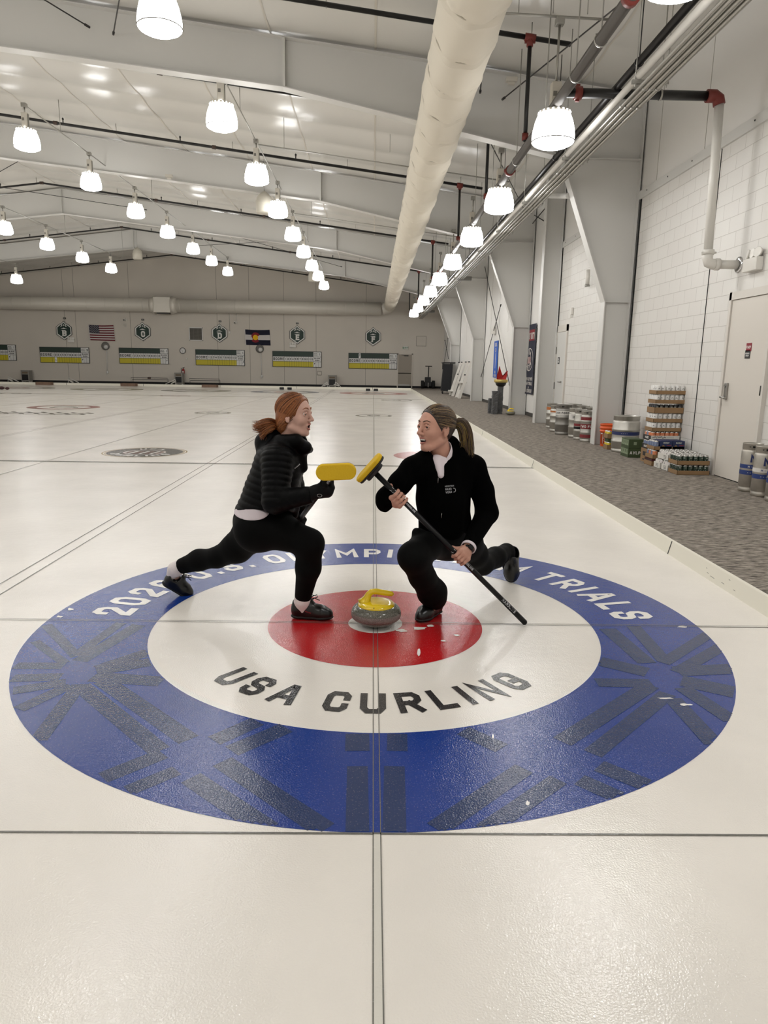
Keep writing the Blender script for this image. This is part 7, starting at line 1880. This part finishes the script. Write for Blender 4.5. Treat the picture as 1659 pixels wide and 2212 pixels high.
# trousers
G = Field(.0046)
G.chain([(hR, r_(38)), (kR, r_(31)), (AY(912, 1245, -.01), r_(27)), (AY(934, 1280, .09), r_(31)), (AY(940, 1293, .11), r_(25))], k=.03)
G.chain([(hL, r_(40)), (AY(1024, 1196, .42), r_(31)), (kL, r_(25)), (AY(1070, 1204, .68), r_(25)), (AY(1094, 1192, .84), r_(20)), (AY(1101, 1226, .875), r_(18))], k=.03)
G.cone(hR, hL, r_(38), r_(40), .06); G.cone(AY(962, 1150, .2), AY(966, 1166, .25), r_(44), r_(44), .06)
G.cone(AY(900, 1150, .05), AY(915, 1165, .1), r_(10), r_(18), .03)
G.plane((0, 0, .012), (0, 0, -1), .006)
field_obj('trousers', G, M_BLKP, wr, ORG)
# shoes
hl, to = np.array(at_z(947, 1323, .0)), np.array(at_z(907, 1341, .0)); hl[1] = .17
shoe(wr, ORG, hl+np.array((.0, .03, 0)), to+np.array((-.01, -.03, 0)), (0, 0, 1), 'black leather shoe of the front foot', w=.046)
to = np.array(at_z(1103, 1256, .0)); hl = AY(1106, 1192, .93)
shoe(wr, ORG, hl, to+np.array((0, -.02, .005)), (-.2, -1, .10), 'black leather shoe of the kneeling leg standing on its toe', w=.050, lace=True)
# jacket print and zip pulls
def on_jacket(px_, py_, e=.004):
    """point on the jacket front seen at a photo pixel, found on the mesh"""
    d = Vector(_ray(px_, py_)).normalized(); o = Vector(CAM)
    ok, loc, n, i = jk.ray_cast(o-ORG, d); return (loc+ORG+n*e if ok else Vector(at_y(px_, py_, 0))), n
P, n = on_jacket(971, 1058); ux = Vector((1, .45, .02)); ux = (ux-n*ux.dot(n)).normalized(); uy = n.cross(ux)
if uy.z < 0: uy = -uy
h = MB(ORG)
for s, dx, dz, hh, mw in (('MOUNTAIN', 0, .020, .009, .055), ('HARD', -.008, .004, .012, .038), ('WEAR', -.008, -.013, .012, .038)): h.text(s, P+ux*dx+uy*dz, ux, uy, hh, .22, maxw=mw)
for k in range(14):
    a0, a1 = -1.9+k*.27, -1.9+(k+1)*.27; c = P+ux*.024-uy*.004
    h.quad(*[c+ux*(r*math.cos(a))+uy*(r*math.sin(a)) for r, a in ((.009, a0), (.0125, a0), (.0125, a1), (.009, a1))])
h.build('chest_print', mat('print_grey', (150, 150, 152), .6), jk)
for x0, y0, x1, y1 in ((946, 1032, 945, 1043), (954, 1108, 953, 1118)):
    a, _ = on_jacket(x0, y0, .005); b, _ = on_jacket(x1, y1, .006); h = MB(ORG); h.cyl(a, b, .0018, n=8); h.build('zip_pull', M_METAL, jk)
# hair
M_H = [mat('hair_dark_brown', (46, 34, 26), .42, spec=.45), mat('hair_brown', (84, 66, 50), .4, spec=.45), mat('hair_blond', (150, 124, 88), .38, spec=.5)]
Hf = Field(.0034); tie = (-.112, 0, .020)
Hf.ell(W((-.016, 0, .036)), np.array((.098, .080, .088))*HS, HT[0], .015); Hf.cone(W((-.05, 0, .0)), W(tie), .066, .017, .03)
Hf.ell(W((.098, 0, -.030)), np.array((.084, .105, .117))*HS, HT[0], .006, 's'); Hf.cone(W((-.005, -.14, -.06)), W((-.005, .14, -.06)), .046, .046, .008, 's')
for y in (-1, 1): Hf.ell(W((-.010, y*.082, -.006)), np.array((.022, .024, .033))*HS, HT[0], .005, 's')
hr = field_obj('hair', Hf, M_H[0], wr, ORG)
hc = lambda p: ((p[0]-.098)/.084)**2+(p[1]/.105)**2+((p[2]+.03)/.117)**2 > 1.06 and p[2] > -.005 and p[0] > -.06
h = MB(); hair_strands(h, HT, HS, (.098, .080, .088), (-.016, 0, .036), tie, 560, 14, hc, .0015); h.v = [v-ORG for v in h.v]; h.build('hair_strands', M_H, hr)
h = MB(ORG); tw = W(tie); dp = HC[1]+.08
tp = [tw, AY(997, 913, dp), AY(1006, 930, dp), AY(1009, 952, dp), AY(1011, 972, dp), AY(1012, 983, dp)]
tail_strands(h, tp, .034, .034, 300, 18, .020, .0018); tail_strands(h, [tw, AY(993, 920, dp-.02), AY(999, 936, dp-.02), AY(1001, 953, dp-.02), AY(999, 963, dp-.02)], .026, .020, 110, 19, .016, .0017)
h.build('ponytail', [M_H[0], M_H[1], mat('hair_gold', (140, 116, 62), .4, spec=.5)], hr)
h = MB(ORG); tt = nrm(tp[1]-tp[0]); a = nrm(np.cross(tt, (0, 1, .2))); b = np.cross(tt, a)
h.tube([Vector(tw+tt*.004+(a*math.cos(q)+b*math.sin(q))*.020) for q in np.linspace(0, 6.28, 21)[:-1]], .005, 6, closed=True); h.build('hair_tie', M_SOLE, hr)
